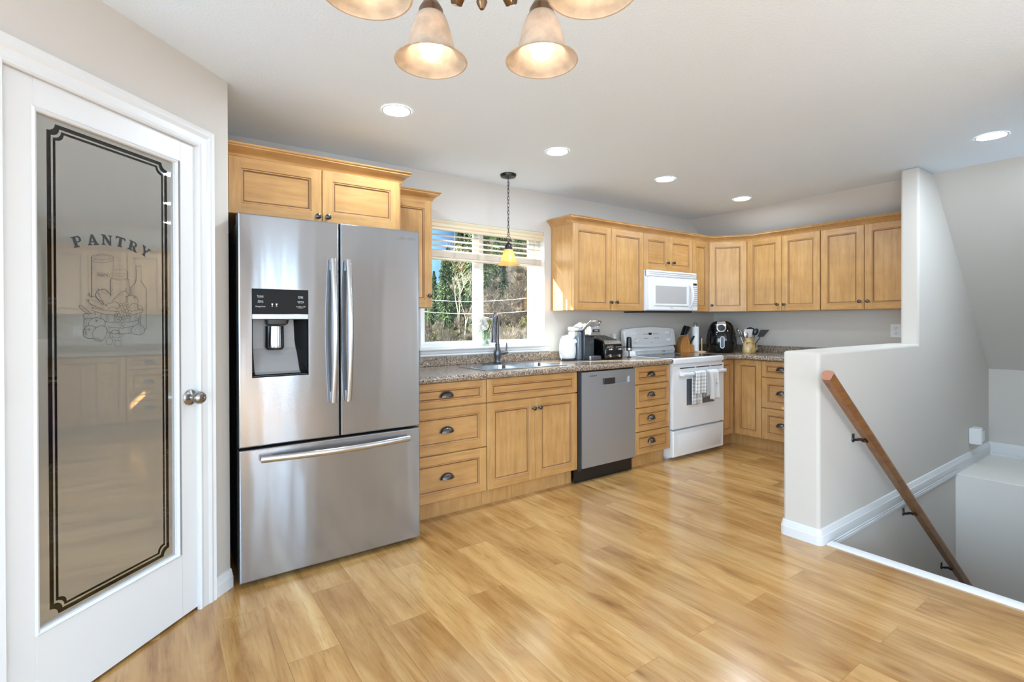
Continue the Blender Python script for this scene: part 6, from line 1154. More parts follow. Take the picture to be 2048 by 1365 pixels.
# air fryer
fa = math.atan2(-0.80, -0.55)  # facing direction
t = thing('air_fryer', 'black egg-shaped air fryer with a silver dial panel in the worktop corner', 'air fryer', (4.908, 3.084, ZT), math.atan2(-0.53, -0.85)+PI/2); W = WM[t]
def egg(b, mat_i, scale=1.0):
    loops = []
    for (z, w, d) in ((0.0, 0.24, 0.26), (0.012, 0.262, 0.285), (0.06, 0.296, 0.31), (0.12, 0.306, 0.318), (0.18, 0.298, 0.310), (0.24, 0.272, 0.285), (0.285, 0.235, 0.25), (0.315, 0.19, 0.20), (0.332, 0.13, 0.14), (0.336, 0.06, 0.06)):
        loops.append([(w/2*math.copysign(abs(math.cos(2*PI*k/36))**0.8, math.cos(2*PI*k/36)), d/2*math.copysign(abs(math.sin(2*PI*k/36))**0.8, math.sin(2*PI*k/36)), z) for k in range(36)])
    loft(b, loops, mat_i, True, True)
b = B(W); egg(b, 0); b.build('body', 'blackgloss', t, angle=60)
b = B(W); ys = lambda z: {0.33: -0.075, 0.32: -0.095, 0.30: -0.118, 0.28: -0.130, 0.25: -0.143, 0.22: -0.153, 0.19: -0.158}[z]
zs_ = [0.33, 0.30, 0.28, 0.25, 0.22]; wl = [0.038, 0.043, 0.046, 0.044, 0.026]
loft(b, [[(-w, ys(z)-0.004, z), (w, ys(z)-0.004, z)] for z, w in zip(zs_, wl)]) if False else None
for i in range(4):
    b.quad((-wl[i], ys(zs_[i])-0.005, zs_[i]), (wl[i], ys(zs_[i])-0.005, zs_[i]), (wl[i+1], ys(zs_[i+1])-0.005, zs_[i+1]), (-wl[i+1], ys(zs_[i+1])-0.005, zs_[i+1]))
pn = b.build('silver_panel', 'alu', t, smooth=False); md = pn.modifiers.new('thickness', 'SOLIDIFY'); md.thickness = 0.006; md.offset = 0
ax = Vector((0, -1, 0.42)).normalized()
b = B(W); b.lathe([(0.047, 0.0), (0.048, 0.006), (0.044, 0.010), (0.036, 0.011)], (0, -0.140, 0.262), ax, 32); b.build('dial_ring', 'alu', t)
b = B(W); b.lathe([(0.001, 0.016), (0.030, 0.015), (0.036, 0.010), (0.037, 0.0)], (0, -0.140, 0.262), ax, 32); b.build('dial', 'black', t)
b = B(W); b.add(*[[(p[0]+0.012, -0.163-(0.10-abs(p[2]-0.10))*0.0, p[2]) for p in rrect(0, 0, 0.040, 0.120, 0.018, 0)], []]) if False else None
hr = [(p[0]+0.010, -0.158, p[1]+0.115) for p in rrect(0, 0, 0.036, 0.118, 0.017, 0)]; hr2 = [(p[0]+0.010, -0.188, p[1]+0.115) for p in rrect(0, 0, 0.036, 0.118, 0.017, 0)]
loft(b, [hr, hr2], 0, True, True); hd = b.build('drawer_handle', 'black', t, bevel=0.003)
b = B(W); outer = [(p[0]+0.010, -0.1885, p[1]+0.115) for p in rrect(0, 0, 0.036, 0.118, 0.017, 0)]; b.tube(outer, 0.0032, 6, closed=True); b.build('handle_trim', 'alu', hd)
# stoneware crock with utensils
t = thing('utensil_crock', 'tan stoneware crock full of cooking utensils near the worktop corner', 'crock', (5.055, 2.862, ZT), rad(-50)); W = WM[t]
b = B(W); b.lathe([(0.001, 0.0), (0.062, 0.0), (0.067, 0.008), (0.066, 0.03), (0.056, 0.095), (0.050, 0.125), (0.051, 0.150), (0.054, 0.158), (0.050, 0.160), (0.046, 0.150), (0.046, 0.120), (0.052, 0.07), (0.055, 0.02), (0.001, 0.02)], n=32); b.build('body', 'crock', t)
b = B(W); b.tube([(-0.030, -0.046, 0.092), (-0.028, -0.058, 0.108), (0.0, -0.070, 0.118), (0.028, -0.058, 0.108), (0.030, -0.046, 0.092)], 0.0055, 8)
b.build('front_lug', 'crock', t)
b = B(W); b.tube([(0.052, 0.01, 0.085), (0.075, 0.01, 0.078), (0.080, 0.01, 0.050), (0.064, 0.01, 0.028)], 0.007, 8); b.build('handle', 'crock', t)
def utensil(name, label, dx, dy, tx, ty, L_, head, m):
    p0 = Vector((5.055+dx, 2.862+dy, ZT+0.030)); d = Vector((tx, ty, 1)).normalized(); u = thing(name, label, 'utensil', p0)
    b = B(); b.tube([p0, p0+d*L_], 0.0045, 8); b.build('handle', m, u)
    R_ = Vector((0.55, -0.83, 0)); c = p0+d*L_; b = B()
    if head == 'spatula':
        w = R_*0.042; h = d*0.085; n_ = d.cross(R_)*0.003
        b.add([c-w*0.7-n_, c+w*0.7-n_, c+w+h-n_, c-w+h-n_, c-w*0.7+n_, c+w*0.7+n_, c+w+h+n_, c-w+h+n_], [(0,1,2,3), (7,6,5,4), (0,1,5,4), (1,2,6,5), (2,3,7,6), (3,0,4,7)])
    elif head == 'spoon':
        v = []; f = []
        for i in range(9):
            a = PI*i/8
            for k in range(12):
                q = 2*PI*k/12; v.append(c+d*(0.035-0.038*math.cos(a))+R_*(0.028*math.sin(a)*math.cos(q))+d.cross(R_)*(0.012*math.sin(a)*math.sin(q)))
        for i in range(8):
            for k in range(12): f.append((i*12+k, i*12+(k+1) % 12, (i+1)*12+(k+1) % 12, (i+1)*12+k))
        b.add(v, f)
    elif head == 'whisk':
        for k in range(6):
            q = PI*k/6; s_ = R_*math.cos(q)+d.cross(R_)*math.sin(q)
            b.tube([c+d*(0.045-0.045*math.cos(2*PI*j/14))+s_*(0.024*math.sin(2*PI*j/14)) for j in range(14)], 0.0012, 4, closed=True)
    elif head == 'ladle':
        b.lathe([(0.001, -0.028), (0.022, -0.022), (0.044, -0.006), (0.048, 0.010), (0.046, 0.010), (0.040, -0.004), (0.001, -0.024)], c+d*0.02, (-0.7, -0.4, 0.5), 18)
    elif head == 'peeler':
        b.tube([c-R_*0.025, c+R_*0.02+d*0.01], 0.003, 6); b.tube([c-R_*0.025, c-R_*0.012-d*0.03], 0.002, 6)
    b.build('head', m, u)
utensil('spatula', 'black spatula leaning out to the right of the crock', 0.018, -0.015, 0.26, -0.55, 0.165, 'spatula', 'black')
utensil('serving_spoon', 'round black serving spoon standing at the back of the crock', 0.01, 0.01, 0.04, -0.08, 0.175, 'ladle', 'black')
utensil('slotted_turner', 'grey metal turner in the middle of the crock', -0.015, 0.0, -0.05, -0.05, 0.135, 'spatula', 'nickel')
utensil('mixing_spoon', 'black spoon leaning right low in the crock', 0.0, -0.02, 0.10, -0.22, 0.160, 'spoon', 'black')
utensil('whisk', 'thin wire whisk leaning left out of the crock', -0.02, 0.02, -0.16, 0.32, 0.150, 'whisk', 'nickel')
utensil('vegetable_peeler', 'black peeler sticking out at the far left of the crock', -0.015, 0.022, -0.14, 0.28, 0.150, 'peeler', 'black')
utensil('table_spoon', 'bright steel spoon at the front of the crock', -0.022, 0.005, -0.10, 0.06, 0.125, 'spoon', 'chrome')
# flowers on the window sill
fx0, fy0_ = 2.205, 3.492
t = thing('glass_vase', 'clear glass vase of white flowers on the window sill behind the faucet', 'vase', (fx0, fy0_, WZ0)); W = WM[t]
b = B(W); b.lathe([(0.001, 0.0), (0.036, 0.0), (0.038, 0.004), (0.036, 0.06), (0.038, 0.115), (0.036, 0.115), (0.034, 0.06), (0.034, 0.010), (0.001, 0.010)], n=24); b.build('body', 'clearglass', t)
random.seed(2)
FL = [(-0.058, 0.0, 0.205, 0.046, 'petal'), (-0.034, -0.012, 0.168, 0.040, 'petal'), (-0.068, 0.008, 0.150, 0.036, 'petal'), (0.004, 0.010, 0.210, 0.030, 'petal'), (0.020, -0.012, 0.195, 0.026, 'bud'), (0.052, 0.004, 0.200, 0.030, 'petal'), (0.078, 0.0, 0.180, 0.024, 'petal'), (0.0, -0.02, 0.180, 0.020, 'bud')]
for i, (dx, dy, dz_, r, m) in enumerate(FL):
    c = Vector((fx0+dx, fy0_+dy, WZ0+dz_))
    f_ = thing('white_flower' if m == 'petal' else 'cream_flower', 'full white bloom in the vase on the window sill' if m == 'petal' else 'cream green bloom among the white flowers on the sill', 'flower', c, 0, 'white flowers in the sill vase' if m == 'petal' else 'cream blooms in the sill vase')
    b = B()
    for k in range(80):
        th = math.acos(1-2*(k+0.5)/80*0.92); ph = k*2.39996; n_ = Vector((math.sin(th)*math.cos(ph), math.sin(th)*math.sin(ph), math.cos(th)))
        s1 = n_.orthogonal().normalized(); s2 = n_.cross(s1); a = random.random()*6.28; s1, s2 = s1*math.cos(a)+s2*math.sin(a), -s1*math.sin(a)+s2*math.cos(a); rr = r*random.uniform(0.8, 1.08); w = r*0.42
        p = c+n_*rr; b.add([c+n_*rr*0.45, p-s1*w*0.8-s2*w*0.2, p+s2*w*0.9+n_*0.002, p+s1*w*0.8-s2*w*0.2], [(0, 1, 2), (0, 2, 3)])
    b.build('petals', m, f_, recalc=False)
    b = B(); b.tube([c, (fx0+dx*0.3, fy0_+dy*0.4, WZ0+0.115), (fx0-dx*0.25, fy0_-dy*0.3, WZ0+0.016)], 0.0022, 6); b.build('stem', 'leaf', f_)
b = B()
for k in range(26):
    a = random.random()*6.28; z = WZ0+random.uniform(0.05, 0.165); r = random.uniform(0.005, 0.026); c = Vector((fx0+r*math.cos(a), fy0_+r*math.sin(a), z)); d = Vector((math.cos(a)*0.6, math.sin(a)*0.6, random.uniform(0.2, 1))).normalized()*0.024; s_ = d.cross(Vector((0, 0, 1))).normalized()*0.007
    b.add([c, c+d*0.5+s_, c+d, c+d*0.5-s_], [(0, 1, 2, 3)])
o = b.build('bouquet_leaves', 'leaf', None, recalc=False); tag(o, 'green leaves among the flower stems in the sill vase', 'leaves', kind='stuff')
# ================================================================ lamps
def recessed(x, y, label):
    t = thing('recessed_light', label, 'ceiling light', (x, y, ZC)); W = WM[t]
    b = B(W); b.lathe([(0.079, -0.0005), (0.078, -0.004), (0.070, -0.005), (0.066, -0.002)], n=40); b.build('trim_ring', 'white', t)
    b = B(W); b.lathe([(0.067, -0.0025), (0.001, -0.0028)], n=40, cap0=False); b.build('diffuser', 'led', t)
recessed(1.048, 2.556, 'recessed ceiling light nearest the fridge, first of the row of four')
recessed(2.182, 2.564, 'recessed ceiling light in front of the kitchen window')
recessed(3.318, 2.572, 'recessed ceiling light between the window and the microwave')
recessed(4.440, 2.580, 'recessed ceiling light farthest back, near the corner cabinets')
recessed(4.202, 0.823, 'recessed ceiling light above the stairs')
recessed(4.80, 0.36, 'unseen recessed ceiling light added deeper over the stairwell to brighten it')  # unseen fixture, added to brighten the low stairwell wall and slope
recessed(0.4, -1.4, 'recessed ceiling light behind the dining area, outside the picture')
def chain(b, p0, p1, L_, wr, r):
    p0 = Vector(p0); p1 = Vector(p1); n = max(1, int((p0-p1).length/(L_*0.74)))
    for i in range(n):
        c = p0.lerp(p1, (i+0.5)/n); a = (i % 2)*PI/2+0.5; u = Vector((math.cos(a), math.sin(a), 0))
        b.tube([c+u*(wr*math.cos(2*PI*k/12))+Vector((0, 0, L_/2*math.sin(2*PI*k/12))) for k in range(12)], r, 5, closed=True)
# pendant above the sink
px, py = 2.210, 3.179
pd = thing('pendant_lamp', 'small pendant lamp with an amber glass shade hanging over the sink', 'pendant lamp', (px, py, 1.70)); 
b = B(); b.lathe([(0.001, ZC-0.032), (0.018, ZC-0.032), (0.030, ZC-0.026), (0.056, ZC-0.022), (0.062, ZC-0.010), (0.062, ZC-0.0005), (0.001, ZC-0.0005)], (px, py, 0), n=32); b.build('canopy', 'black', pd)
b = B(); chain(b, (px, py, ZC-0.032), (px, py, 1.915), 0.036, 0.0075, 0.0020); b.tube([(px+0.006, py, ZC-0.03), (px-0.004, py+0.004, 2.15), (px+0.004, py, 1.90)], 0.0018, 5); b.build('chain', 'bronze', pd)
b = B(); b.tube([(px+0.016*math.cos(2*PI*k/16)*0.82, py-0.016*math.cos(2*PI*k/16)*0.57, 1.893+0.018*math.sin(2*PI*k/16)) for k in range(16)], 0.0022, 6, closed=True); b.build('hanging_ring', 'bronze', pd)
b = B(); b.lathe([(0.001, 1.878), (0.005, 1.876), (0.008, 1.862), (0.022, 1.850), (0.029, 1.836), (0.030, 1.822), (0.033, 1.812), (0.031, 1.806), (0.001, 1.806)], (px, py, 0), n=24); b.build('cap', 'black', pd)
b = B(); SP = [(0.030, 1.812), (0.036, 1.800), (0.043, 1.775), (0.052, 1.745), (0.062, 1.718), (0.075, 1.700), (0.087, 1.690)]
b.lathe(SP+[(r-0.003, z-0.0005 if i else z) for i, (r, z) in enumerate(reversed(SP))], (px, py, 0), n=64, ripple=0.012, rn=30); b.build('lamp_shade', 'amber', pd)
b = B(); b.sphere((px, py, 1.728), 0.026, 20, 12); b.build('bulb', 'bulb2', pd)
# chandelier
cxx, cyy = 0.489, 0.787
ch = thing('chandelier', 'bronze five-light chandelier with alabaster bell shades over the dining area', 'chandelier', (cxx, cyy, 1.85))
b = B(); b.lathe([(0.001, 1.828), (0.004, 1.829), (0.0075, 1.835), (0.0102, 1.842), (0.0095, 1.848), (0.006, 1.852), (0.0055, 1.862), (0.008, 1.874), (0.011, 1.882), (0.020, 1.895), (0.032, 1.920), (0.036, 1.945), (0.030, 1.965), (0.016, 1.985), (0.012, 2.02), (0.016, 2.06), (0.022, 2.08), (0.014, 2.10), (0.010, 2.14), (0.001, 2.145)], (cxx, cyy, 0), n=24); b.build('column', 'cast', ch)
b = B(); chain(b, (cxx, cyy, 2.145), (cxx, cyy, ZC-0.035), 0.040, 0.009, 0.0025); b.build('chain', 'cast', ch)
b = B(); b.lathe([(0.001, ZC-0.040), (0.02, ZC-0.038), (0.055, ZC-0.022), (0.064, ZC-0.006), (0.064, ZC-0.0005)], (cxx, cyy, 0), n=28); b.build('canopy', 'cast', ch)
CS = [(0.026, 1.920), (0.031, 1.915), (0.036, 1.903), (0.042, 1.885), (0.047, 1.865), (0.051, 1.845), (0.056, 1.833), (0.066, 1.825), (0.0765, 1.820), (0.0785, 1.8175)]
for k, off_ in enumerate((36, -36, 108, -108, 180)):
    a = rad(54.82+off_); ux, uy = math.cos(a), math.sin(a); R_ = 0.204; lx, ly = cxx+ux*R_, cyy+uy*R_
    def P(r, z): return (cxx+ux*r, cyy+uy*r, z)
    b = B(); arm = [(0.028, 1.960), (0.045, 1.925), (0.066, 1.893), (0.085, 1.880), (0.102, 1.890), (0.112, 1.930), (0.120, 1.985), (0.140, 2.035), (0.168, 2.055), (0.192, 2.045), (0.203, 2.015), (0.204, 1.98), (0.204, 1.945)]
    tang = (-uy, ux, 0); b.tube([P(r, z) for r, z in arm], 0.0075, 8, flat=0.32, ref=tang)
    b.tube([P(0.034, 1.905), P(0.050, 1.899), P(0.062, 1.908), P(0.064, 1.925), P(0.054, 1.934), P(0.046, 1.926)], 0.006, 8, flat=0.3, ref=tang)
    b.build('arm', 'cast', ch)
    b = B(); b.lathe([(0.001, 1.950), (0.008, 1.950), (0.018, 1.944), (0.026, 1.930), (0.028, 1.916), (0.031, 1.912), (0.029, 1.909), (0.001, 1.909)], (lx, ly, 0), n=24); b.build('socket_cup', 'cast', ch)
    b = B(); b.lathe(CS+[(r-0.0035, z) for r, z in reversed(CS)], (lx, ly, 0), n=72, ripple=0.003, rn=36); b.build('lamp_shade', 'alabaster', ch)
    b = B(); b.lathe([(0.012, 1.908), (0.013, 1.893), (0.020, 1.878), (0.026, 1.858), (0.026, 1.845), (0.021, 1.832), (0.012, 1.824), (0.001, 1.8215)], (lx, ly, 0), n=24); b.build('bulb', 'bulb', ch)
# ================================================================ stair side
hr_ = thing('handrail', 'dark oak handrail descending along the stair wall', 'handrail', (3.0, 1.225, 0.9))
P0, P1 = Vector((2.907, 1.212, 0.962)), Vector((5.500, 1.212, -0.982)); d = (P1-P0).normalized(); up = Vector((-d.z, 0, d.x)) if d.x > 0 else Vector((0, 0, 1)); up = Vector((0, 1, 0)).cross(d); up = up if up.z > 0 else -up
prof = [(-0.020, -0.030), (-0.024, -0.020), (-0.026, -0.002), (-0.029, 0.006), (-0.027, 0.018), (-0.018, 0.028), (0, 0.031), (0.018, 0.028), (0.027, 0.018), (0.029, 0.006), (0.026, -0.002), (0.024, -0.020), (0.020, -0.030)]
b = B(); n = len(prof); va = [P0+Vector((0, 1, 0))*p[0]+up*p[1] for p in prof]; vb = [P1+Vector((0, 1, 0))*p[0]+up*p[1] for p in prof]
b.add(va+vb, [(i, (i+1) % n, n+(i+1) % n, n+i) for i in range(n)], 0); b.add(va, [tuple(range(n))], 1); b.add(vb, [tuple(range(n))], 1)
b.build('rail', ['rail', 'endgrain'], hr_, smooth=True)
for (bx, bz) in ((3.432, 0.562), (4.262, -0.070), (5.088, -0.685)):
    t_ = (bx-P0.x)/(P1.x-P0.x); top = P0.lerp(P1, t_)-up*0.030
    b = B(); b.lathe([(0.001, 0.008), (0.014, 0.007), (0.017, 0.0)], (bx, 1.2912, bz-0.028), (0, -1, 0), 12); b.box(bx-0.009, bx+0.009, 1.2835, 1.2912, bz-0.046, bz+0.004)
    cv = [Vector((bx, 1.287, bz-0.034)), Vector((bx, 1.270, bz-0.030)), Vector(((bx+top.x)/2, 1.245, bz*0.45+top.z*0.55-0.012)), Vector((top.x, 1.226, top.z-0.009)), Vector((top.x, 1.212, top.z-0.004))]
    cp_ = []
    for i in range(4):
        p0_, p1_, p2_, p3_ = cv[max(i-1, 0)], cv[i], cv[i+1], cv[min(i+2, 4)]
        for k in range(5):
            q_ = k/5; cp_.append(0.5*(2*p1_+(p2_-p0_)*q_+(2*p0_-5*p1_+4*p2_-p3_)*q_*q_+(3*p1_-p0_-3*p2_+p3_)*q_**3))
    cp_.append(cv[-1]); b.tube(cp_, [0.0055+0.0035*math.sin(PI*i/20) for i in range(21)], 8)
    q = top+up*0.0; b.tube([q-d*0.022-up*0.003, q+d*0.022-up*0.003], 0.007, 8, flat=0.4, ref=up); b.build('bracket', 'bronze', hr_, bevel=0)
t = thing('plug_in_box', 'white plug-in box on the stair wall above the ledge', 'wall plug', (5.96, 1.26, 0.22))
b = B(); b.prism([(5.83, 1.2905), (5.83, 1.225), (5.845, 1.205), (5.93, 1.215), (5.97, 1.240), (5.97, 1.2905)], 'z', 0.160, 0.300); b.build('body', 'plasticw', t, bevel=0.008, seg=3)
b = B(); b.box(5.885, 5.955, 1.2065, 1.2165, 0.19, 0.275); b.build('cover_plate', 'white', t, bevel=0.002)
t = thing('wall_outlet', 'white double wall outlet on the end wall above the worktop', 'outlet', (XE-0.003, 1.672, 1.158))
b = B(); b.box(XE-0.006, XE-0.0003, 1.632, 1.712, 1.098, 1.218); pl_ = b.build('cover_plate', 'plasticw', t, bevel=0.002)
for z in (1.136, 1.180):
    b = B(); b.lathe([(0.001, 0.0025), (0.018, 0.002), (0.019, 0.0)], (XE-0.006, 1.672, z), (-1, 0, 0), 20); so = b.build('socket', 'white', t)
    b = B()
    for dy in (-0.006, 0.006): b.box(XE-0.0092, XE-0.0080, 1.672+dy-0.001, 1.672+dy+0.001, z+0.001, z+0.009)
    b.cyl((XE-0.0092, 1.672, z-0.007), (XE-0.0080, 1.672, z-0.007), 0.0022, n=8); b.build('slots', 'printdark', so)
# ================================================================ outdoors, seen through the kitchen window
FWD = Vector((math.sin(YAW), math.cos(YAW), 0)); RGT = Vector((math.cos(YAW), -math.sin(YAW), 0))
def gh(dist, lat):
    r = lat/max(dist, 1)
    s_ = min(1, max(0, (r+0.17)/0.09)); s_ = s_*s_*(3-2*s_)
    g = -3.4+max(0, dist-118)*0.34*(0.10+0.90*s_)
    return g+0.5*math.sin(dist*0.11+lat*0.13)+0.3*math.sin(lat*0.31)
b = B(); DS = [8, 25, 45, 60, 75, 90, 100, 110, 120, 135, 150, 170, 200, 240, 300, 380]; NL = 28
v = []; f = []
for dd in DS:
    for k in range(NL+1):
        lat = dd*(-0.75+1.35*k/NL); p = FWD*dd+RGT*lat; v.append((p.x, p.y, gh(dd, lat)))
for i in range(len(DS)-1):
    for k in range(NL): f.append((i*(NL+1)+k, i*(NL+1)+k+1, (i+1)*(NL+1)+k+1, (i+1)*(NL+1)+k))
b.add(v, f); struct('terrain', b, 'terrain', recalc=False)
b = B(); v = []; f = []; random.seed(7)
for i in range(6):
    for k in range(41):
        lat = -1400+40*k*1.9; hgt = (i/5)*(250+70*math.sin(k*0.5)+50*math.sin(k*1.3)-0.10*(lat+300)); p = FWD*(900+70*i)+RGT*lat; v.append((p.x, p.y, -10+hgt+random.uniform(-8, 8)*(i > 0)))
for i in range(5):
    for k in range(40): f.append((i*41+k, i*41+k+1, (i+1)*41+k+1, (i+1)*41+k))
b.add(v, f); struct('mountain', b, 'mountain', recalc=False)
b = B(); v = []; f = []
for k in range(21):
    lat = -45+3.2*k; 
    for dd in (66, 80):
        p = FWD*(dd+4*math.sin(k*0.3))+RGT*lat; v.append((p.x, p.y, gh(dd, lat)+0.75 if False else max(gh(dd, lat), gh(dd+4, lat))+0.35))
for k in range(20): f.append((2*k, 2*k+2, 2*k+3, 2*k+1))
b.add(v, f); struct('path', b, 'road', recalc=False)
def conifer(name, seed, label, group):
    random.seed(seed); t = thing(name, label, 'tree', (0, 0, 0), 0, group)
    b = B(); v = []; f = []; H = 20.0
    for w in range(58):
        tz = (w+0.5)/58; z = H*(0.10+0.90*tz); R_ = 3.6*(1-tz)**0.85*random.uniform(0.65, 1.15)+0.12; nb = int(15-7*tz)
        for k in range(nb):
            a = 2*PI*(k+random.random()*0.7)/nb; dr = -0.10-0.32*(1-tz)
            L_ = R_*random.uniform(0.75, 1.1)
            for j in range(7):
                s_ = (j+0.6)/7; c = Vector((math.cos(a)*L_*s_, math.sin(a)*L_*s_, z+dr*L_*s_*s_+random.uniform(-0.12, 0.12)))
                wd = 0.13*(1.15-s_)*R_*0.5+0.09; o = Vector((-math.sin(a), math.cos(a), 0)); e = Vector((math.cos(a), math.sin(a), dr*1.3-0.2)).normalized()
                for sg in (-1, 1):
                    q = o*sg*wd*random.uniform(0.7, 1.3)+e*wd*0.7+Vector((0, 0, random.uniform(-0.30, 0.05)))
                    i0 = len(v); v += [c-e*0.12, c+q*0.55+e*0.22, c+q, c+q*0.5-e*0.16]; f.append((i0, i0+1, i0+2, i0+3))
    b.add(v, f); b.build('foliage', 'conifer', t, recalc=False, smooth=False)
    b = B(); b.lathe([(0.30, -0.5), (0.24, 4), (0.12, 13), (0.02, 20)], n=7); b.build('trunk', 'bark', t)
    return t
def baretree(name, seed, label, group, m, cat='tree', H=9.0, r0=0.13, lev=5, spread=0.55, kids=3, multi=1, minr=0.012):
    random.seed(seed); t = thing(name, label, cat, (0, 0, 0), 0, group); trunk = B(); twigs = B()
    def grow(p, d, L_, r, l):
        q = p+d*L_*0.5+Vector((random.uniform(-1, 1), random.uniform(-1, 1), 0))*L_*0.05; e = q+(d+Vector((random.uniform(-1, 1), random.uniform(-1, 1), random.uniform(-0.1, 0.5)))*0.15).normalized()*L_*0.5
        (trunk if l < 2 else twigs).tube([p, q, e], [r, r*0.85, r*0.65], 5 if l < 2 else 3)
        if l >= lev: return
        for k in range(kids+(1 if l > 1 else 0)):
            a = random.uniform(0, 2*PI); o = Vector((math.cos(a), math.sin(a), 0)); nd = (d+o*spread*random.uniform(0.6, 1.4)+Vector((0, 0, 0.12))).normalized()
            s_ = p.lerp(e, random.uniform(0.45, 1.0)) if k else e
            grow(s_, nd, L_*random.uniform(0.55, 0.8), max(minr, r*0.5), l+1)
    for i in range(multi):
        a = random.uniform(0, 6.28); d0 = Vector((math.cos(a)*0.25*(multi > 1), math.sin(a)*0.25*(multi > 1), 1)).normalized(); grow(Vector((0, 0, -0.4)), d0, H*0.36, r0, 0)
    trunk.build('trunk', m, t, recalc=False); twigs.build('branches', m, t, recalc=False)
    return t
def place(proto, spots, label=None, used=[None]):
    first = True
    for (dd, r, sc_) in spots:
        lat = dd*r; p = FWD*dd+RGT*lat; loc = (p.x, p.y, gh(dd, lat)-0.1)
        if first: o = proto; o.location = loc; o.rotation_euler = (0, 0, random.uniform(0, 6)); o.scale = (sc_,)*3; first = False
        else: o = copy_tree(proto, loc, random.uniform(0, 6), sc_)
def U(u): return (u-1024)/1002.0
def clear(lst, dd, r, sc_, rad_):
    p = FWD*dd+RGT*dd*r
    for l in lst:
        for (d2, r2, s2) in l:
            q = FWD*d2+RGT*d2*r2
            if (p-q).length < rad_*(sc_+s2): return False
    return True
random.seed(11)
G1 = conifer('conifer', 1, 'dense dark green conifer in the forest beyond the window', 'conifers in the forest beyond the window')
G2 = conifer('conifer', 2, 'dense dark green conifer in the forest beyond the window', 'conifers in the forest beyond the window')
sp1, sp2 = [], []
for k in range(90):
    u = 868+random.uniform(-34, 88); dd = random.uniform(100, 138); topv = 600-min(220, max(0, (u-860))*2.6+35)+random.uniform(-18, 30)
    hh = dd*(647-topv)/1002+3.4-(gh(dd, dd*U(u))+3.4); sz = max(0.45, hh/20)
    if clear((sp1, sp2), dd, U(u), sz, 2.2): (sp1 if k % 2 else sp2).append((dd, U(u), sz))
for k in range(26):
    u = random.uniform(950, 1100); dd = random.uniform(165, 260); sz = random.uniform(0.8, 1.15)
    if clear((sp1, sp2), dd, U(u), sz, 2.6): (sp1 if k % 2 else sp2).append((dd, U(u), sz))
for k in range(10):
    u = random.uniform(950, 1010); dd = random.uniform(120, 150); sz = random.uniform(0.65, 0.95)
    if clear((sp1, sp2), dd, U(u), sz, 2.6): (sp1 if k % 2 else sp2).append((dd, U(u), sz))
for k in range(70):
    u = random.uniform(330, 846); dd = random.uniform(115, 170); sz = random.uniform(0.55, 0.95) if u < 800 else random.uniform(0.35, 0.5)
    if clear((sp1, sp2), dd, U(u), sz, 2.6): (sp1 if k % 2 else sp2).append((dd, U(u), sz))
place(G1, sp1); place(G2, sp2)
T1 = baretree('birch_tree', 5, 'tall pale-trunked bare tree left of the window mullion, beyond the field', None, 'barkw', H=17, r0=0.20, lev=6, spread=0.42, kids=2, minr=0.014)
place(T1, [(92, U(922), 1.1)])
T1b = baretree('birch_tree', 6, 'slender pale bare tree close beside the tall pale-trunked one', None, 'barkw', H=15, r0=0.16, lev=6, spread=0.42, kids=2, minr=0.014)
place(T1b, [(90, U(929), 1.0)])
TA = baretree('bare_tree', 15, 'leafless grey-brown tree on the wooded slope outside the window', 'leafless trees on the slope outside', 'twig', H=9, r0=0.10, lev=6, spread=0.55, kids=3, minr=0.014)
TB = baretree('bare_tree', 16, 'leafless grey-brown tree on the wooded slope outside the window', 'leafless trees on the slope outside', 'twig', H=10, r0=0.11, lev=6, spread=0.62, kids=3, minr=0.014)
TC = baretree('bare_tree', 17, 'leafless olive-brown tree on the wooded slope outside the window', 'olive-brown leafless trees outside', 'twigg', H=8, r0=0.09, lev=6, spread=0.65, kids=3, minr=0.014)
sa, sb, scc = [], [], []
for k in range(260):
    u = random.uniform(946, 1110); dd = random.uniform(70, 230); sz = random.uniform(0.8, 1.25)
    if clear((sa, sb, scc), dd, U(u), sz, 1.5): (sa, sb, scc)[k % 3].append((dd, U(u), sz))
for k in range(14):
    u = random.uniform(820, 950); dd = random.uniform(84, 100); (sa, scc)[k % 2].append((dd, U(u), random.uniform(0.35, 0.6)))
for k in range(30):
    u = random.uniform(350, 830); dd = random.uniform(80, 108); sz = random.uniform(0.6, 1.0)
    if clear((sa, sb, scc), dd, U(u), sz, 2.6): (sa, sb, scc)[k % 3].append((dd, U(u), sz))
place(TA, sa); place(TB, sb); place(TC, scc)
S1 = baretree('bare_shrub', 25, 'leafless multi-stemmed shrub low in the left half of the window', None, 'twig', 'shrub', H=6.2, r0=0.040, lev=5, spread=0.5, kids=3, multi=4, minr=0.006)
place(S1, [(46, U(878), 0.95)])
S2 = baretree('bare_shrub', 26, 'leafless shrub in the field outside the window', 'smaller leafless shrubs in the field', 'twig', 'shrub', H=4.5, r0=0.030, lev=5, spread=0.6, kids=3, multi=6, minr=0.006)
ss = []
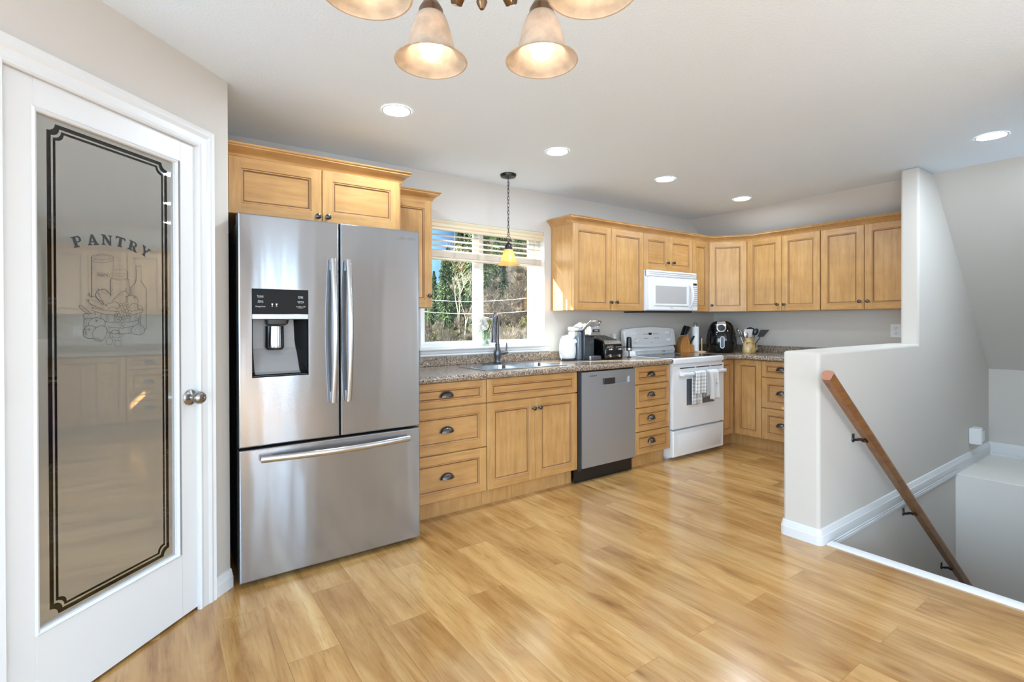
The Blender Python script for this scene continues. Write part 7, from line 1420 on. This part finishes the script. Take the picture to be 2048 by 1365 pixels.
for k in range(5): ss.append((random.uniform(84, 92), U(random.uniform(840, 950)), random.uniform(0.5, 0.8)))
for k in range(24): ss.append((random.uniform(52, 84), U(random.uniform(968, 1090)), random.uniform(0.6, 1.0)))
place(S2, ss)
def leafy(name, seed, label, group, m, H, W_, n):
    random.seed(seed); t = thing(name, label, 'shrub', (0, 0, 0), 0, group); b = B(); v = []; f = []
    for k in range(n):
        a = random.uniform(0, 6.28); r = W_*random.random()**0.5; z = H*random.random()*(1-(r/W_)**2*0.7); c = Vector((r*math.cos(a), r*math.sin(a), z)); d = Vector((random.uniform(-1, 1), random.uniform(-1, 1), random.uniform(-0.3, 1))).normalized()*0.16; s_ = d.orthogonal().normalized()*0.07
        i0 = len(v); v += [c, c+d*0.5+s_, c+d, c+d*0.5-s_]; f.append((i0, i0+1, i0+2, i0+3))
    b.add(v, f); b.build('foliage', m, t, recalc=False, smooth=False)
    b = B()
    for k in range(7):
        a = random.uniform(0, 6.28); b.tube([(0, 0, -0.2), (W_*0.5*math.cos(a), W_*0.5*math.sin(a), H*0.7)], 0.03, 4)
    b.build('stems', 'bark', t); return t
PS = leafy('pale_shrub', 31, 'rounded pale green shrub in the field beyond the window', None, 'paleshrub', 2.8, 2.6, 2600); place(PS, [(64, U(921), 1.0)])
LS = leafy('leafy_shrub', 32, 'low olive leafy shrub at the foot of the view outside', 'low leafy shrubs outside the window', 'shrubleaf', 1.3, 1.5, 1300)
ls = []
for k in range(24): ls.append((random.uniform(40, 52), U(random.uniform(835, 1095)), random.uniform(0.7, 1.15)))
place(LS, ls)
# overhead wires
for nm, lb, zz, u0, u1, dd in (('power_line', 'upper overhead wire crossing the view outside the window', 7.0, 760, 1150, 62), ('power_line', 'lower overhead wire crossing the view outside the window', 5.6, 760, 1150, 66)):
    b = B(); pts = []
    for k in range(17):
        r = U(u0+(u1-u0)*k/16); p = FWD*(dd-k*0.4)+RGT*dd*r; pts.append((p.x, p.y, -3.4+zz+1.2*((k-8)/8)**2))
    b.tube(pts, 0.022, 4); o = b.build(nm, 'white'); tag(o, lb, 'wire')
